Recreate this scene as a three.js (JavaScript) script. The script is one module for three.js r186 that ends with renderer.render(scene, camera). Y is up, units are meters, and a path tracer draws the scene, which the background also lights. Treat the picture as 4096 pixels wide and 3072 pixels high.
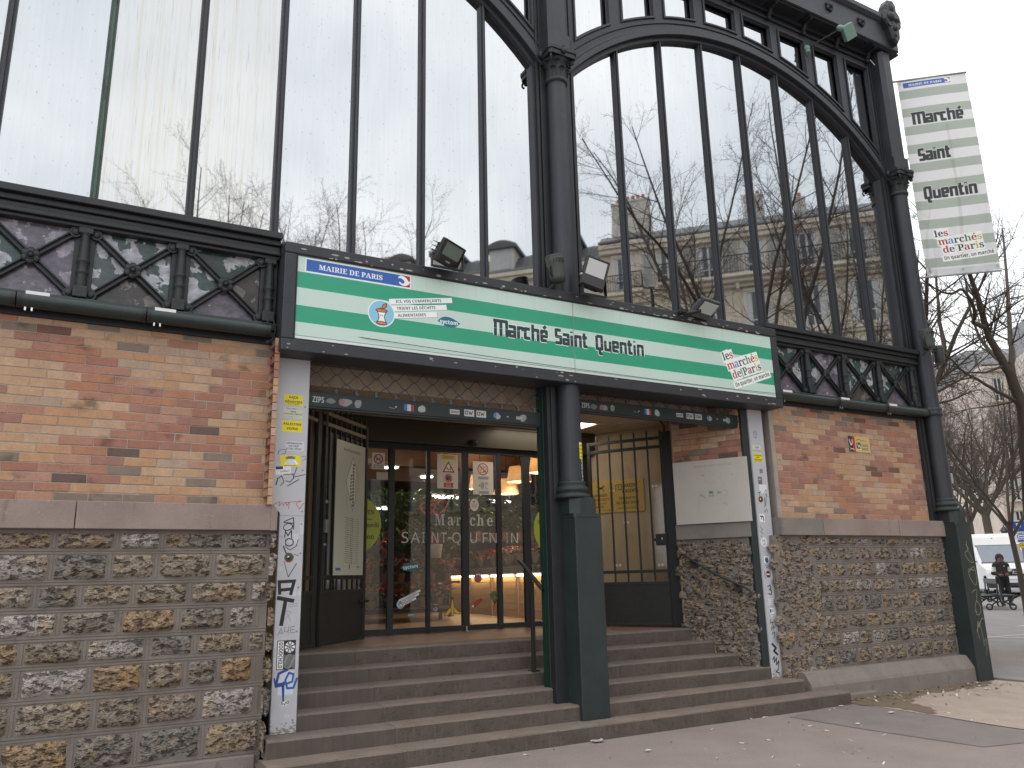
import * as THREE from 'three';
import { mergeGeometries, mergeVertices, toCreasedNormals } from 'three/addons/utils/BufferGeometryUtils.js';
import { RoundedBoxGeometry } from 'three/addons/geometries/RoundedBoxGeometry.js';
import { MarchingCubes } from 'three/addons/objects/MarchingCubes.js';
import { RectAreaLightUniformsLib } from 'three/addons/lights/RectAreaLightUniformsLib.js';
RectAreaLightUniformsLib.init();

// ------------------------------------------------------------ camera, sky, sun, exposure
const scene = new THREE.Scene();
const camera = new THREE.PerspectiveCamera(51.45, 4 / 3, 0.05, 600);
camera.position.set(0, 1.64, 7.85);
camera.quaternion.setFromRotationMatrix(new THREE.Matrix4().makeBasis(
  new THREE.Vector3(0.8736, -0.0219, 0.4861), new THREE.Vector3(-0.0966, 0.9713, 0.2173), new THREE.Vector3(-0.4769, -0.2368, 0.8465)));
const renderer = new THREE.WebGLRenderer({ antialias: true });
renderer.toneMapping = THREE.LinearToneMapping;
renderer.toneMappingExposure = 1.45;
renderer.shadowMap.enabled = true;

// seeded random and tileable noise
function rng(seed) { let s = seed >>> 0; return () => { s = (s + 0x6d2b79f5) | 0; let t = Math.imul(s ^ (s >>> 15), 1 | s); t = (t + Math.imul(t ^ (t >>> 7), 61 | t)) ^ t; return ((t ^ (t >>> 14)) >>> 0) / 4294967296; }; }
const PERM = (() => { const r = rng(77), p = [...Array(256).keys()]; for (let i = 255; i > 0; i--) { const j = Math.floor(r() * (i + 1)); [p[i], p[j]] = [p[j], p[i]]; } return new Uint8Array([...p, ...p]); })();
const GX = new Float32Array(256), GY = new Float32Array(256); for (let i = 0; i < 256; i++) { GX[i] = Math.cos(i * 2.39996); GY[i] = Math.sin(i * 2.39996); }
function pn(x, y, p) {   // gradient noise with period p, about -0.7..0.7
  const xi = Math.floor(x), yi = Math.floor(y), fx = x - xi, fy = y - yi, w = (a) => ((a % p) + p) % p & 255;
  const x0 = w(xi), x1 = w(xi + 1), y0 = w(yi), y1 = w(yi + 1), h = (a, b) => PERM[PERM[a] + b];
  const u = fx * fx * fx * (fx * (fx * 6 - 15) + 10), v = fy * fy * fy * (fy * (fy * 6 - 15) + 10);
  const d = (k, ax, ay) => GX[k] * ax + GY[k] * ay;
  const a = d(h(x0, y0), fx, fy), b = d(h(x1, y0), fx - 1, fy), c = d(h(x0, y1), fx, fy - 1), e = d(h(x1, y1), fx - 1, fy - 1);
  return a + (b - a) * u + (c - a) * v + (a - b - c + e) * u * v;
}
function fbm(x, y, p, oct = 4, g = 0.5) { let s = 0, a = 1, n = 0; for (let i = 0; i < oct; i++) { s += a * pn(x + i * 17.3, y + i * 9.1, p); n += a; a *= g; x *= 2; y *= 2; p *= 2; } return s / n * 1.6; }
const clamp = (x, a = 0, b = 1) => Math.min(b, Math.max(a, x)), lerp = (a, b, t) => a + (b - a) * t, sst = (a, b, x) => { const t = clamp((x - a) / (b - a)); return t * t * (3 - 2 * t); };

{ // overcast sky: one soft bright sheet of cloud all round
  const W = 1024, H = 512, d = new Float32Array(W * H * 4);
  for (let j = 0; j < H; j++) for (let i = 0; i < W; i++) {
    const el = ((j + 0.5) / H - 0.5) * Math.PI, az = (i + 0.5) / W * 2 * Math.PI, k = (j * W + i) * 4;
    let L = el < 0 ? 0.32 : 1.12;
    let c = 0;
    if (el > 0) {
      const s = 1 / (Math.sin(el) + 0.35);
      const n = fbm(Math.cos(az) * Math.cos(el) * s * 1.6 + 20, Math.sin(az) * Math.cos(el) * s * 1.6 + 20, 256, 5);
      c = sst(-0.55, 0.55, n);
      L = 0.94 + 0.36 * c;
    }
    const cool = 1 - c;
    d[k] = L * (1 - 0.1 * cool); d[k + 1] = L * (1 - 0.04 * cool); d[k + 2] = L * (1 + 0.02 * cool); d[k + 3] = 1;
    if (el < 0) { d[k] = L; d[k + 1] = L * 0.97; d[k + 2] = L * 0.94; }
  }
  const sky = new THREE.DataTexture(d, W, H, THREE.RGBAFormat, THREE.FloatType);
  sky.mapping = THREE.EquirectangularReflectionMapping; sky.magFilter = THREE.LinearFilter; sky.needsUpdate = true;
  scene.background = sky; scene.environment = sky;
}
const sun = new THREE.DirectionalLight(0xfff4e6, 0.75);
sun.position.set(-14, 45, 3); sun.target.position.set(6, 0, 0);
sun.castShadow = true; sun.shadow.radius = 45; sun.shadow.mapSize.set(2048, 2048);
Object.assign(sun.shadow.camera, { left: -40, right: 40, top: 40, bottom: -40, near: 1, far: 150 });
scene.add(sun, sun.target);

// ------------------------------------------------------------ helpers
const V3 = (x, y, z) => new THREE.Vector3(x, y, z);
const counts = {};
function numbered(n) { const k = counts[n] = (counts[n] ?? -1) + 1; return k ? n + '_' + String(k).padStart(3, '0') : n; }
function tag(o, label, category, group, kind) { if (label) o.userData.label = label; if (category) o.userData.category = category; if (group) o.userData.group = group; if (kind) o.userData.kind = kind; return o; }
function thing(name, label, category, pos = [0, 0, 0], ry = 0, group, kind) { const o = new THREE.Group(); o.name = numbered(name); o.position.set(...pos); o.rotation.y = ry; tag(o, label, category, group, kind); scene.add(o); return o; }
function prep(g) { if (g.index) g = g.toNonIndexed(); for (const k of Object.keys(g.attributes)) if (!['position', 'normal', 'uv', 'color'].includes(k)) g.deleteAttribute(k); if (!g.attributes.uv) g.setAttribute('uv', new THREE.BufferAttribute(new Float32Array(g.attributes.position.count * 2), 2)); if (!g.attributes.normal) g.computeVertexNormals(); g.groups = []; return g; }
function muv(g, ox = 0, oy = 0) {   // uv in metres from the object's own coordinates, by the way each face points
  const p = g.attributes.position, n = g.attributes.normal, uv = new Float32Array(p.count * 2);
  for (let i = 0; i < p.count; i++) {
    const ax = Math.abs(n.getX(i)), ay = Math.abs(n.getY(i)), az = Math.abs(n.getZ(i)), x = p.getX(i), y = p.getY(i), z = p.getZ(i);
    if (az >= ax && az >= ay) { uv[2 * i] = x + ox; uv[2 * i + 1] = y + oy; } else if (ax >= ay) { uv[2 * i] = z + ox + 3.3; uv[2 * i + 1] = y + oy; } else { uv[2 * i] = x + ox; uv[2 * i + 1] = z + oy + 5.7; }
  }
  g.setAttribute('uv', new THREE.BufferAttribute(uv, 2)); return g;
}
function mg(list) { list = [].concat(list); return list.length === 1 ? prep(list[0]) : mergeGeometries(list.map(prep)); }
// one named mesh out of geometries; parent is the scene unless given
function mesh(name, geoms, mat, parent = scene, keepUv = false) {
  let g = mg(geoms); if (!keepUv) muv(g);
  const m = new THREE.Mesh(g, mat); m.name = parent === scene ? numbered(name) : name; m.castShadow = m.receiveShadow = true; parent.add(m); return m;
}
function pieces(parent, name) { let n = 0; return (g, mat) => { const m = new THREE.Mesh(g, mat); m.name = n ? name + '_' + String(n).padStart(3, '0') : name; n++; m.castShadow = m.receiveShadow = true; parent.add(m); return m; }; }
function B(w, h, d, x = 0, y = 0, z = 0, ry = 0, rx = 0, rz = 0) { const g = new THREE.BoxGeometry(w, h, d); if (rx) g.rotateX(rx); if (rz) g.rotateZ(rz); if (ry) g.rotateY(ry); g.translate(x, y, z); return g; }
function R(w, h, d, x = 0, y = 0, z = 0, r = 0.006, ry = 0, rx = 0, rz = 0) { const g = new RoundedBoxGeometry(w, h, d, 1, Math.min(r, w / 2.01, h / 2.01, d / 2.01)); if (rx) g.rotateX(rx); if (rz) g.rotateZ(rz); if (ry) g.rotateY(ry); g.translate(x, y, z); return g; }
function span(x0, x1, y0, y1, z0, z1, r) { return r ? R(x1 - x0, y1 - y0, z1 - z0, (x0 + x1) / 2, (y0 + y1) / 2, (z0 + z1) / 2, r) : B(x1 - x0, y1 - y0, z1 - z0, (x0 + x1) / 2, (y0 + y1) / 2, (z0 + z1) / 2); }
function cyl(r0, r1, a, b, seg = 16, open = false) { const A = V3(...a), C = V3(...b), d = C.clone().sub(A), g = new THREE.CylinderGeometry(r1, r0, d.length(), seg, 1, open); g.applyQuaternion(new THREE.Quaternion().setFromUnitVectors(V3(0, 1, 0), d.clone().normalize())); const m = A.add(C).multiplyScalar(0.5); g.translate(m.x, m.y, m.z); return g; }
function bar(a, b, w, h, r = 0.004) { const A = V3(...a), C = V3(...b), d = C.clone().sub(A), g = r ? new RoundedBoxGeometry(w, d.length(), h, 1, r) : new THREE.BoxGeometry(w, d.length(), h); const q = new THREE.Quaternion().setFromUnitVectors(V3(0, 1, 0), d.clone().normalize()); g.applyQuaternion(q); const m = A.add(C).multiplyScalar(0.5); g.translate(m.x, m.y, m.z); return g; }
function lathe(pts, seg = 24, x = 0, y = 0, z = 0) { const g = new THREE.LatheGeometry(pts.map((p) => new THREE.Vector2(p[0], p[1])), seg); g.translate(x, y, z); return g; }
function tube(pts, r, seg = 24, rad = 6, closed = false) { return new THREE.TubeGeometry(new THREE.CatmullRomCurve3(pts.map((p) => V3(...p)), closed), seg, r, rad, closed); }
function extr(pts, depth, bevel = 0, x = 0, y = 0, z = 0, holes = []) { const s = new THREE.Shape(pts.map((p) => new THREE.Vector2(...p))); for (const h of holes) s.holes.push(new THREE.Path(h.map((p) => new THREE.Vector2(...p)))); const g = new THREE.ExtrudeGeometry(s, { depth, bevelEnabled: bevel > 0, bevelThickness: bevel, bevelSize: bevel, bevelSegments: 1, steps: 1, curveSegments: 8 }); g.translate(x, y, z); return g; }
function ball(r, x, y, z, sx = 1, sy = 1, sz = 1, w = 10, h = 8) { const g = new THREE.SphereGeometry(r, w, h); g.scale(sx, sy, sz); g.translate(x, y, z); return g; }
function torus(r, t, x, y, z, seg = 20, rad = 6, rx = 0) { const g = new THREE.TorusGeometry(r, t, rad, seg); if (rx) g.rotateX(rx); g.translate(x, y, z); return g; }

// ------------------------------------------------------------ textures
function dtex(n, fn, srgb, rx = 1, ry = rx) {   // fn(u, v) -> grey or [r, g, b], 0..1
  const d = new Uint8Array(n * n * 4);
  for (let j = 0; j < n; j++) for (let i = 0; i < n; i++) { const c = fn(i / n, j / n), k = (j * n + i) * 4; if (typeof c === 'number') d[k] = d[k + 1] = d[k + 2] = clamp(c) * 255; else for (let q = 0; q < 3; q++) d[k + q] = clamp(c[q]) * 255; d[k + 3] = 255; }
  const t = new THREE.DataTexture(d, n, n); t.wrapS = t.wrapT = THREE.RepeatWrapping; t.magFilter = THREE.LinearFilter; if (srgb) t.colorSpace = THREE.SRGBColorSpace; t.repeat.set(rx, ry); t.needsUpdate = true; return t;
}
function cv(w, h, fn, srgb = true) { const c = document.createElement('canvas'); c.width = w; c.height = h; const x = c.getContext('2d'); fn(x, w, h); const t = new THREE.CanvasTexture(c); if (srgb) t.colorSpace = THREE.SRGBColorSpace; return t; }
const rep = (t, rx, ry = rx) => { const c = t.clone(); c.repeat.set(rx, ry); c.needsUpdate = true; return c; };
const tone = (r, g, b) => new THREE.Color().setRGB(r, g, b);
function std(color, roughness, o = {}) { return new THREE.MeshStandardMaterial({ color: Array.isArray(color) ? tone(...color) : color, roughness, ...o }); }

const X = {};
function pn2(x, y, px, py) {
  const xi = Math.floor(x), yi = Math.floor(y), fx = x - xi, fy = y - yi;
  const x0 = (((xi % px) + px) % px) & 255, x1 = ((((xi + 1) % px) + px) % px) & 255, y0 = (((yi % py) + py) % py) & 255, y1 = ((((yi + 1) % py) + py) % py) & 255;
  const u = fx * fx * fx * (fx * (fx * 6 - 15) + 10), v = fy * fy * fy * (fy * (fy * 6 - 15) + 10);
  const p0 = PERM[x0], p1 = PERM[x1], k0 = PERM[p0 + y0], k1 = PERM[p1 + y0], k2 = PERM[p0 + y1], k3 = PERM[p1 + y1];
  const a = GX[k0] * fx + GY[k0] * fy, b = GX[k1] * (fx - 1) + GY[k1] * fy, c = GX[k2] * fx + GY[k2] * (fy - 1), e = GX[k3] * (fx - 1) + GY[k3] * (fy - 1);
  return a + (b - a) * u + (c - a) * v + (a - b - c + e) * u * v;
}
function tn(u, v, fx, fy, oct = 4, g = 0.55, s = 0) { let t = 0, a = 1, n = 0; for (let i = 0; i < oct; i++) { t += a * pn2(u * fx + (s + i) * 17, v * fy + (s + i) * 9, fx, fy); n += a; a *= g; fx *= 2; fy *= 2; } return t / n * 1.6; }
X.ironC = dtex(512, (u, v) => { const n = tn(u, v, 5, 5, 5, 0.6), s = tn(u, v, 40, 6, 3), c = sst(0.5, 0.58, tn(u, v, 17, 17, 4, 0.6, 5)); const k = 0.8 + 0.22 * n + 0.07 * s; return [lerp(k, 1.0, c * 0.8), lerp(k, 1.0, c * 0.8), lerp(k, 0.95, c * 0.8)]; });
X.ironB = dtex(512, (u, v) => 0.5 + 0.25 * tn(u, v, 30, 30, 4, 0.6) + 0.3 * tn(u, v, 5, 5, 2));
X.brickC = dtex(1024, (u, v) => {   // grain of fired clay, soot smudges and paler scrubbed marks over a stretch of wall
  const g = tn(u, v, 150, 150, 3, 0.7), m = tn(u, v, 26, 26, 4, 0.6), soot = sst(0.25, 0.62, tn(u, v, 9, 11, 4, 0.55, 3)), pale = sst(0.2, 0.6, tn(u, v, 4, 5, 4, 0.5, 8));
  let k = 0.86 + 0.14 * g + 0.16 * m; k *= 1 - 0.5 * soot; const p = 0.14 * pale;
  return [k + p * 0.75, k + p, k + p * 1.15];
});
X.brickB = dtex(512, (u, v) => 0.55 + 0.3 * tn(u, v, 60, 60, 4, 0.7) - 0.35 * sst(0.42, 0.55, tn(u, v, 34, 34, 2)));
X.stoneC = dtex(1024, (u, v) => {   // cavernous millstone: pale ridges, dark pits, rust and lichen patches
  const r = 1 - Math.abs(tn(u, v, 14, 22, 5, 0.66)) * 2.6, p = sst(0.06, 0.3, tn(u, v, 26, 42, 4, 0.65, 7)), g = tn(u, v, 110, 110, 3, 0.75), o = sst(-0.05, 0.45, tn(u, v, 6, 7, 4, 0.5, 2));
  let k = 0.56 + 0.42 * r + 0.24 * g; k *= 1 - 0.66 * p;
  return [k * lerp(0.98, 1.08, o), k * lerp(0.96, 0.94, o), k * lerp(0.96, 0.76, o)];
});
X.stoneB = dtex(1024, (u, v) => { const r = 1 - Math.abs(tn(u, v, 14, 22, 5, 0.66)) * 2.6, p = sst(0.06, 0.36, tn(u, v, 26, 42, 4, 0.65, 7)); return 0.45 + 0.4 * r - 0.5 * p + 0.1 * tn(u, v, 80, 80, 2); });
X.concC = dtex(1024, (u, v) => { const n = tn(u, v, 4, 5, 6, 0.6), g = tn(u, v, 170, 170, 2), st = sst(0.25, 0.65, tn(u, v, 14, 5, 4, 0.6, 3)), sp = sst(0.5, 0.58, tn(u, v, 46, 46, 3)); const k = 0.84 + 0.22 * n + 0.1 * g - 0.24 * st; return [k + sp * 0.3, k + sp * 0.28, k - 0.02 + sp * 0.24]; });
X.concB = dtex(512, (u, v) => 0.5 + 0.3 * tn(u, v, 50, 50, 4, 0.7) - 0.5 * sst(0.45, 0.6, tn(u, v, 28, 28, 2)));
X.asphC = dtex(1024, (u, v) => { const n = tn(u, v, 4, 4, 6, 0.6), g = tn(u, v, 190, 190, 2, 0.8), sp = sst(0.5, 0.58, tn(u, v, 60, 60, 2)), dk = sst(0.4, 0.7, tn(u, v, 20, 20, 3, 0.5, 5)); const k = 0.88 + 0.16 * n + 0.22 * g - 0.18 * dk; return [k + 0.35 * sp, k + 0.33 * sp, k + 0.3 * sp]; });
X.asphB = dtex(512, (u, v) => 0.5 + 0.5 * tn(u, v, 110, 110, 3, 0.8));
X.wood = dtex(512, (u, v) => { const n = tn(u, v, 3, 40, 4, 0.6), m = tn(u, v, 2, 6, 3); return [0.85 + 0.2 * n + 0.1 * m, 0.83 + 0.22 * n + 0.1 * m, 0.78 + 0.25 * n]; });
X.barkC = dtex(512, (u, v) => { const n = tn(u, v, 12, 5, 5, 0.65), m = tn(u, v, 5, 5, 3); const k = 0.75 + 0.35 * n + 0.15 * m; return [k, k, k * 0.98]; });
X.limeC = dtex(512, (u, v) => { const n = tn(u, v, 5, 5, 5, 0.6), s = tn(u, v, 30, 3, 4, 0.6, 4), g = tn(u, v, 120, 120, 2); const k = 0.86 + 0.2 * n + 0.14 * s + 0.08 * g; return [k, k * 0.99, k * 0.96]; });

X.dripC = dtex(512, (u, v) => { const n = tn(u, v, 6, 5, 5, 0.6), d = sst(0.1, 0.5, tn(u, v, 60, 3, 4, 0.65, 3)), s = sst(0.2, 0.45, tn(u, v, 30, 24, 4, 0.65, 6)), g = tn(u, v, 120, 120, 2); const k = 0.82 + 0.3 * n + 0.12 * g; return [k * (1 + 0.45 * d - 0.35 * s), k * (1 + 0.42 * d - 0.33 * s), k * (1 + 0.3 * d - 0.3 * s)]; });
// ------------------------------------------------------------ materials (real base colours)
const I = {};
const ironBase = (c, r = 0.5, rx = 0.7) => std(c, r, { map: rep(X.ironC, rx), bumpMap: rep(X.ironB, 1.3), bumpScale: 0.0035, roughnessMap: null, metalness: 0 });
I.iron = ironBase([0.034, 0.037, 0.047], 0.5);
I.ironDark = ironBase([0.021, 0.023, 0.028], 0.52);
I.ironGreen = ironBase([0.026, 0.037, 0.038], 0.5);
I.tubeGreen = ironBase([0.022, 0.036, 0.034], 0.35);
I.postGreen = ironBase([0.012, 0.045, 0.032], 0.42);
I.gate = ironBase([0.028, 0.03, 0.028], 0.42);
I.gateBrass = std([0.3, 0.26, 0.15], 0.4, { metalness: 0.35, map: rep(X.ironC, 1.1) });
I.black = std([0.014, 0.014, 0.016], 0.45);
I.rubber = std([0.02, 0.02, 0.02], 0.8);
I.chrome = std([0.62, 0.62, 0.6], 0.28, { metalness: 1 });
I.galva = std([0.36, 0.37, 0.38], 0.45, { metalness: 0.6, map: rep(X.ironC, 0.9) });
I.white = std([0.72, 0.72, 0.72], 0.5);
I.whiteDull = std([0.6, 0.6, 0.62], 0.6, { map: rep(X.limeC, 0.6) });
I.mortar = std([0.42, 0.36, 0.32], 0.95, { map: rep(X.limeC, 0.9), bumpMap: X.concB, bumpScale: 0.003 });
I.mortarStone = std([0.235, 0.203, 0.182], 0.95, { map: rep(X.concC, 0.8), bumpMap: rep(X.concB, 1.4), bumpScale: 0.006 });
const brickM = (c) => std(c, 0.82, { map: rep(X.brickC, 0.33), bumpMap: rep(X.brickB, 1.3), bumpScale: 0.004 });
I.brickRed = [[0.42, 0.205, 0.14], [0.44, 0.225, 0.155], [0.39, 0.18, 0.125], [0.47, 0.26, 0.18], [0.45, 0.215, 0.13], [0.36, 0.185, 0.14]].map(brickM);
I.brickTan = [[0.54, 0.345, 0.215], [0.57, 0.375, 0.245], [0.52, 0.31, 0.18], [0.53, 0.35, 0.235], [0.47, 0.335, 0.245], [0.53, 0.3, 0.17]].map(brickM);
I.brickSooty = [[0.19, 0.1, 0.07], [0.16, 0.105, 0.085], [0.26, 0.2, 0.155]].map(brickM);
const stoneM = (c, r = 0.55) => std(c, 0.93, { map: rep(X.stoneC, r, r * 1.1), bumpMap: rep(X.stoneB, r, r * 1.1), bumpScale: 0.06 });
I.stones = [[0.33, 0.28, 0.22], [0.29, 0.25, 0.205], [0.36, 0.3, 0.235], [0.4, 0.36, 0.33], [0.25, 0.23, 0.205], [0.35, 0.285, 0.21], [0.37, 0.27, 0.17], [0.46, 0.42, 0.39], [0.22, 0.21, 0.19], [0.31, 0.255, 0.205], [0.27, 0.235, 0.185], [0.34, 0.29, 0.235]].map((c) => stoneM(c.map((x) => x * 1.12)));
I.coping = std([0.33, 0.255, 0.235], 0.85, { map: rep(X.concC, 0.45), bumpMap: rep(X.concB, 0.9), bumpScale: 0.002 });
I.copingGrey = std([0.25, 0.225, 0.21], 0.88, { map: rep(X.concC, 0.45), bumpMap: rep(X.concB, 0.9), bumpScale: 0.002 });
I.plinth = std([0.25, 0.215, 0.2], 0.9, { map: rep(X.concC, 0.6), bumpMap: rep(X.concB, 1.2), bumpScale: 0.006 });
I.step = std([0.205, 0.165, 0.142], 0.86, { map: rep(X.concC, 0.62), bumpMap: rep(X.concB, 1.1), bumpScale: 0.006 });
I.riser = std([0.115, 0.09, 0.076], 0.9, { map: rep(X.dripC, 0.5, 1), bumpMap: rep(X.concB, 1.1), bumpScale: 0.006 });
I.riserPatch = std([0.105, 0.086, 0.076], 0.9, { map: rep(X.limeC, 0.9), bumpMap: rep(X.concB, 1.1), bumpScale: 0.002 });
I.stepPatch = std([0.175, 0.145, 0.13], 0.86, { map: rep(X.limeC, 0.9), bumpMap: rep(X.concB, 1.1), bumpScale: 0.002 });
I.landing = std([0.26, 0.15, 0.105], 0.5, { map: rep(X.concC, 0.5), bumpMap: rep(X.concB, 1), bumpScale: 0.001 });
I.asphalt = std([0.285, 0.24, 0.222], 0.93, { map: rep(X.asphC, 0.42), bumpMap: rep(X.asphB, 1.6), bumpScale: 0.0035 });
I.asphaltDark = std([0.225, 0.2, 0.193], 0.92, { map: rep(X.asphC, 0.6), bumpMap: rep(X.asphB, 1.8), bumpScale: 0.003 });
I.pavementFar = std([0.27, 0.25, 0.245], 0.92, { map: rep(X.asphC, 0.5), bumpMap: rep(X.asphB, 1.2), bumpScale: 0.003 });
I.dirt = std([0.44, 0.36, 0.31], 0.96, { map: rep(X.asphC, 0.7), bumpMap: rep(X.concB, 2), bumpScale: 0.01 });
I.soil = std([0.2, 0.155, 0.11], 0.98, { map: rep(X.asphC, 1.3), bumpMap: rep(X.concB, 2), bumpScale: 0.012 });
I.lime = std([0.7, 0.63, 0.52], 0.9, { map: rep(X.limeC, 0.25) });
I.limeTrim = std([0.7, 0.64, 0.55], 0.88, { map: rep(X.limeC, 0.3) });
I.limeGrey = std([0.6, 0.57, 0.53], 0.9, { map: rep(X.limeC, 0.3) });
I.zinc = std([0.19, 0.2, 0.215], 0.5, { metalness: 0.25, map: rep(X.limeC, 0.35) });
I.slate = std([0.1, 0.1, 0.105], 0.7, { map: rep(X.limeC, 0.6) });
I.terra = std([0.36, 0.13, 0.07], 0.85);
I.shutter = std([0.52, 0.51, 0.48], 0.7);
I.winFrame = std([0.62, 0.61, 0.58], 0.6);
I.darkGlass = std([0.06, 0.07, 0.08], 0.06, { metalness: 0.3 });
I.curtain = std([0.55, 0.55, 0.54], 0.9);
I.bark = std([0.105, 0.085, 0.07], 0.93, { map: rep(X.barkC, 1), bumpMap: rep(X.barkC, 1), bumpScale: 0.01 });
I.twig = std([0.075, 0.058, 0.048], 0.92);
I.beige = std([0.46, 0.36, 0.24], 0.85, { map: rep(X.limeC, 0.35) });
I.ceilingTile = std([0.55, 0.45, 0.36], 0.9, { map: rep(X.limeC, 0.4) });
I.brown = std([0.24, 0.15, 0.105], 0.8);
I.hallDark = std([0.27, 0.235, 0.2], 0.9);
I.plank = std([0.5, 0.31, 0.13], 0.55, { map: rep(X.wood, 0.5) });
I.counterTop = std([0.2, 0.17, 0.15], 0.4);
I.tile = std([0.42, 0.3, 0.19], 0.4, { map: rep(X.limeC, 0.4) });
I.pane = new THREE.MeshPhysicalMaterial({ color: 0xffffff, roughness: 0.02, metalness: 0, transmission: 1, thickness: 0, ior: 1.5 });
const mirror = (c, map, r = 0.02) => std(c, r, { metalness: 1, map: map ?? null });
X.streak = dtex(512, (u, v) => { const s = tn(u, v, 40, 2, 4, 0.65), w = tn(u, v, 13, 1, 3, 0.6, 3), d = sst(0.35, 0.5, tn(u, v, 90, 6, 3, 0.7, 6)); const k = clamp(0.98 - 0.2 * sst(0, 0.6, s) - 0.32 * sst(0.05, 0.55, w)), q = 1 - 0.3 * d; const e = Math.sqrt(clamp(1 - k)); return [q * (1 - 0.13 * e), q * (1 - 0.2 * e), q * (1 - 0.34 * e)]; });
X.film = dtex(512, (u, v) => { const a = tn(u, v, 6, 3, 5, 0.6), s = tn(u, v, 60, 3, 3, 0.6, 2), d = sst(0.5, 0.56, tn(u, v, 50, 50, 3, 0.6, 4)); const k = 0.96 + 0.05 * a + 0.04 * s - 0.25 * d; return [k, k, k]; });
X.filmR = dtex(256, (u, v) => { const a = tn(u, v, 5, 4, 5, 0.6); return [0, 0.02 + 0.05 * sst(0, 0.7, a), 0]; });
I.glass = [[0.52, 0.532, 0.545], [0.505, 0.52, 0.532], [0.53, 0.54, 0.55]].map((c) => mirror(c, rep(X.film, 0.6, 0.3)));
I.glassStreak = std([0.535, 0.54, 0.545], 0.018, { metalness: 0.97, map: rep(X.streak, 1.2, 0.22) });
I.glassBack = std([0.3, 0.3, 0.33], 0.03, { metalness: 1, map: rep(X.film, 0.6, 0.4) });
const peel = (seed, deep, pale, cut) => cv(256, 256, (x, w, h) => {   // painted-over panes: old paint flaking; sky reflection in the bared glass is painted pale
  const im = x.createImageData(w, h), d = im.data;
  for (let j = 0; j < h; j++) for (let i = 0; i < w; i++) {
    const u = i / w, v = j / h, n = tn(u, v, 3, 3, 6, 0.58, seed), e = n - cut, t = sst(-0.015, 0.02, e), rim = sst(0.06, 0.015, Math.abs(e)) * 0.6 * (tn(u, v, 12, 12, 3, 0.6, seed + 3) > 0.05 ? 1 : 0), g = 0.85 + 0.35 * tn(u, v, 7, 10, 5, 0.65, seed + 1) + 0.14 * tn(u, v, 90, 90, 2), k = (j * w + i) * 4;
    for (let q = 0; q < 3; q++) d[k + q] = clamp((lerp(deep[q], pale[q], t) * g + rim * 70) / 255) * 255; d[k + 3] = 255;
  }
  x.putImageData(im, 0, 0);
});
I.peel = [[1, [66, 88, 84], [188, 190, 198], 0.02], [4, [82, 96, 96], [196, 198, 206], 0.0], [9, [112, 106, 120], [164, 158, 172], 0.02], [12, [122, 114, 128], [196, 190, 192], 0.3], [15, [58, 76, 70], [184, 186, 192], 0.08], [21, [78, 74, 72], [126, 120, 120], 0.15]].map((a) => { const t = peel(...a); t.wrapS = t.wrapT = THREE.RepeatWrapping; return std(0xffffff, 0.16, { map: rep(t, 1.3), bumpMap: rep(t, 1.3), bumpScale: 0.002 }); });
const glow = (c, e) => new THREE.MeshStandardMaterial({ color: c, emissive: c, emissiveIntensity: e, roughness: 0.6 });

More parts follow.
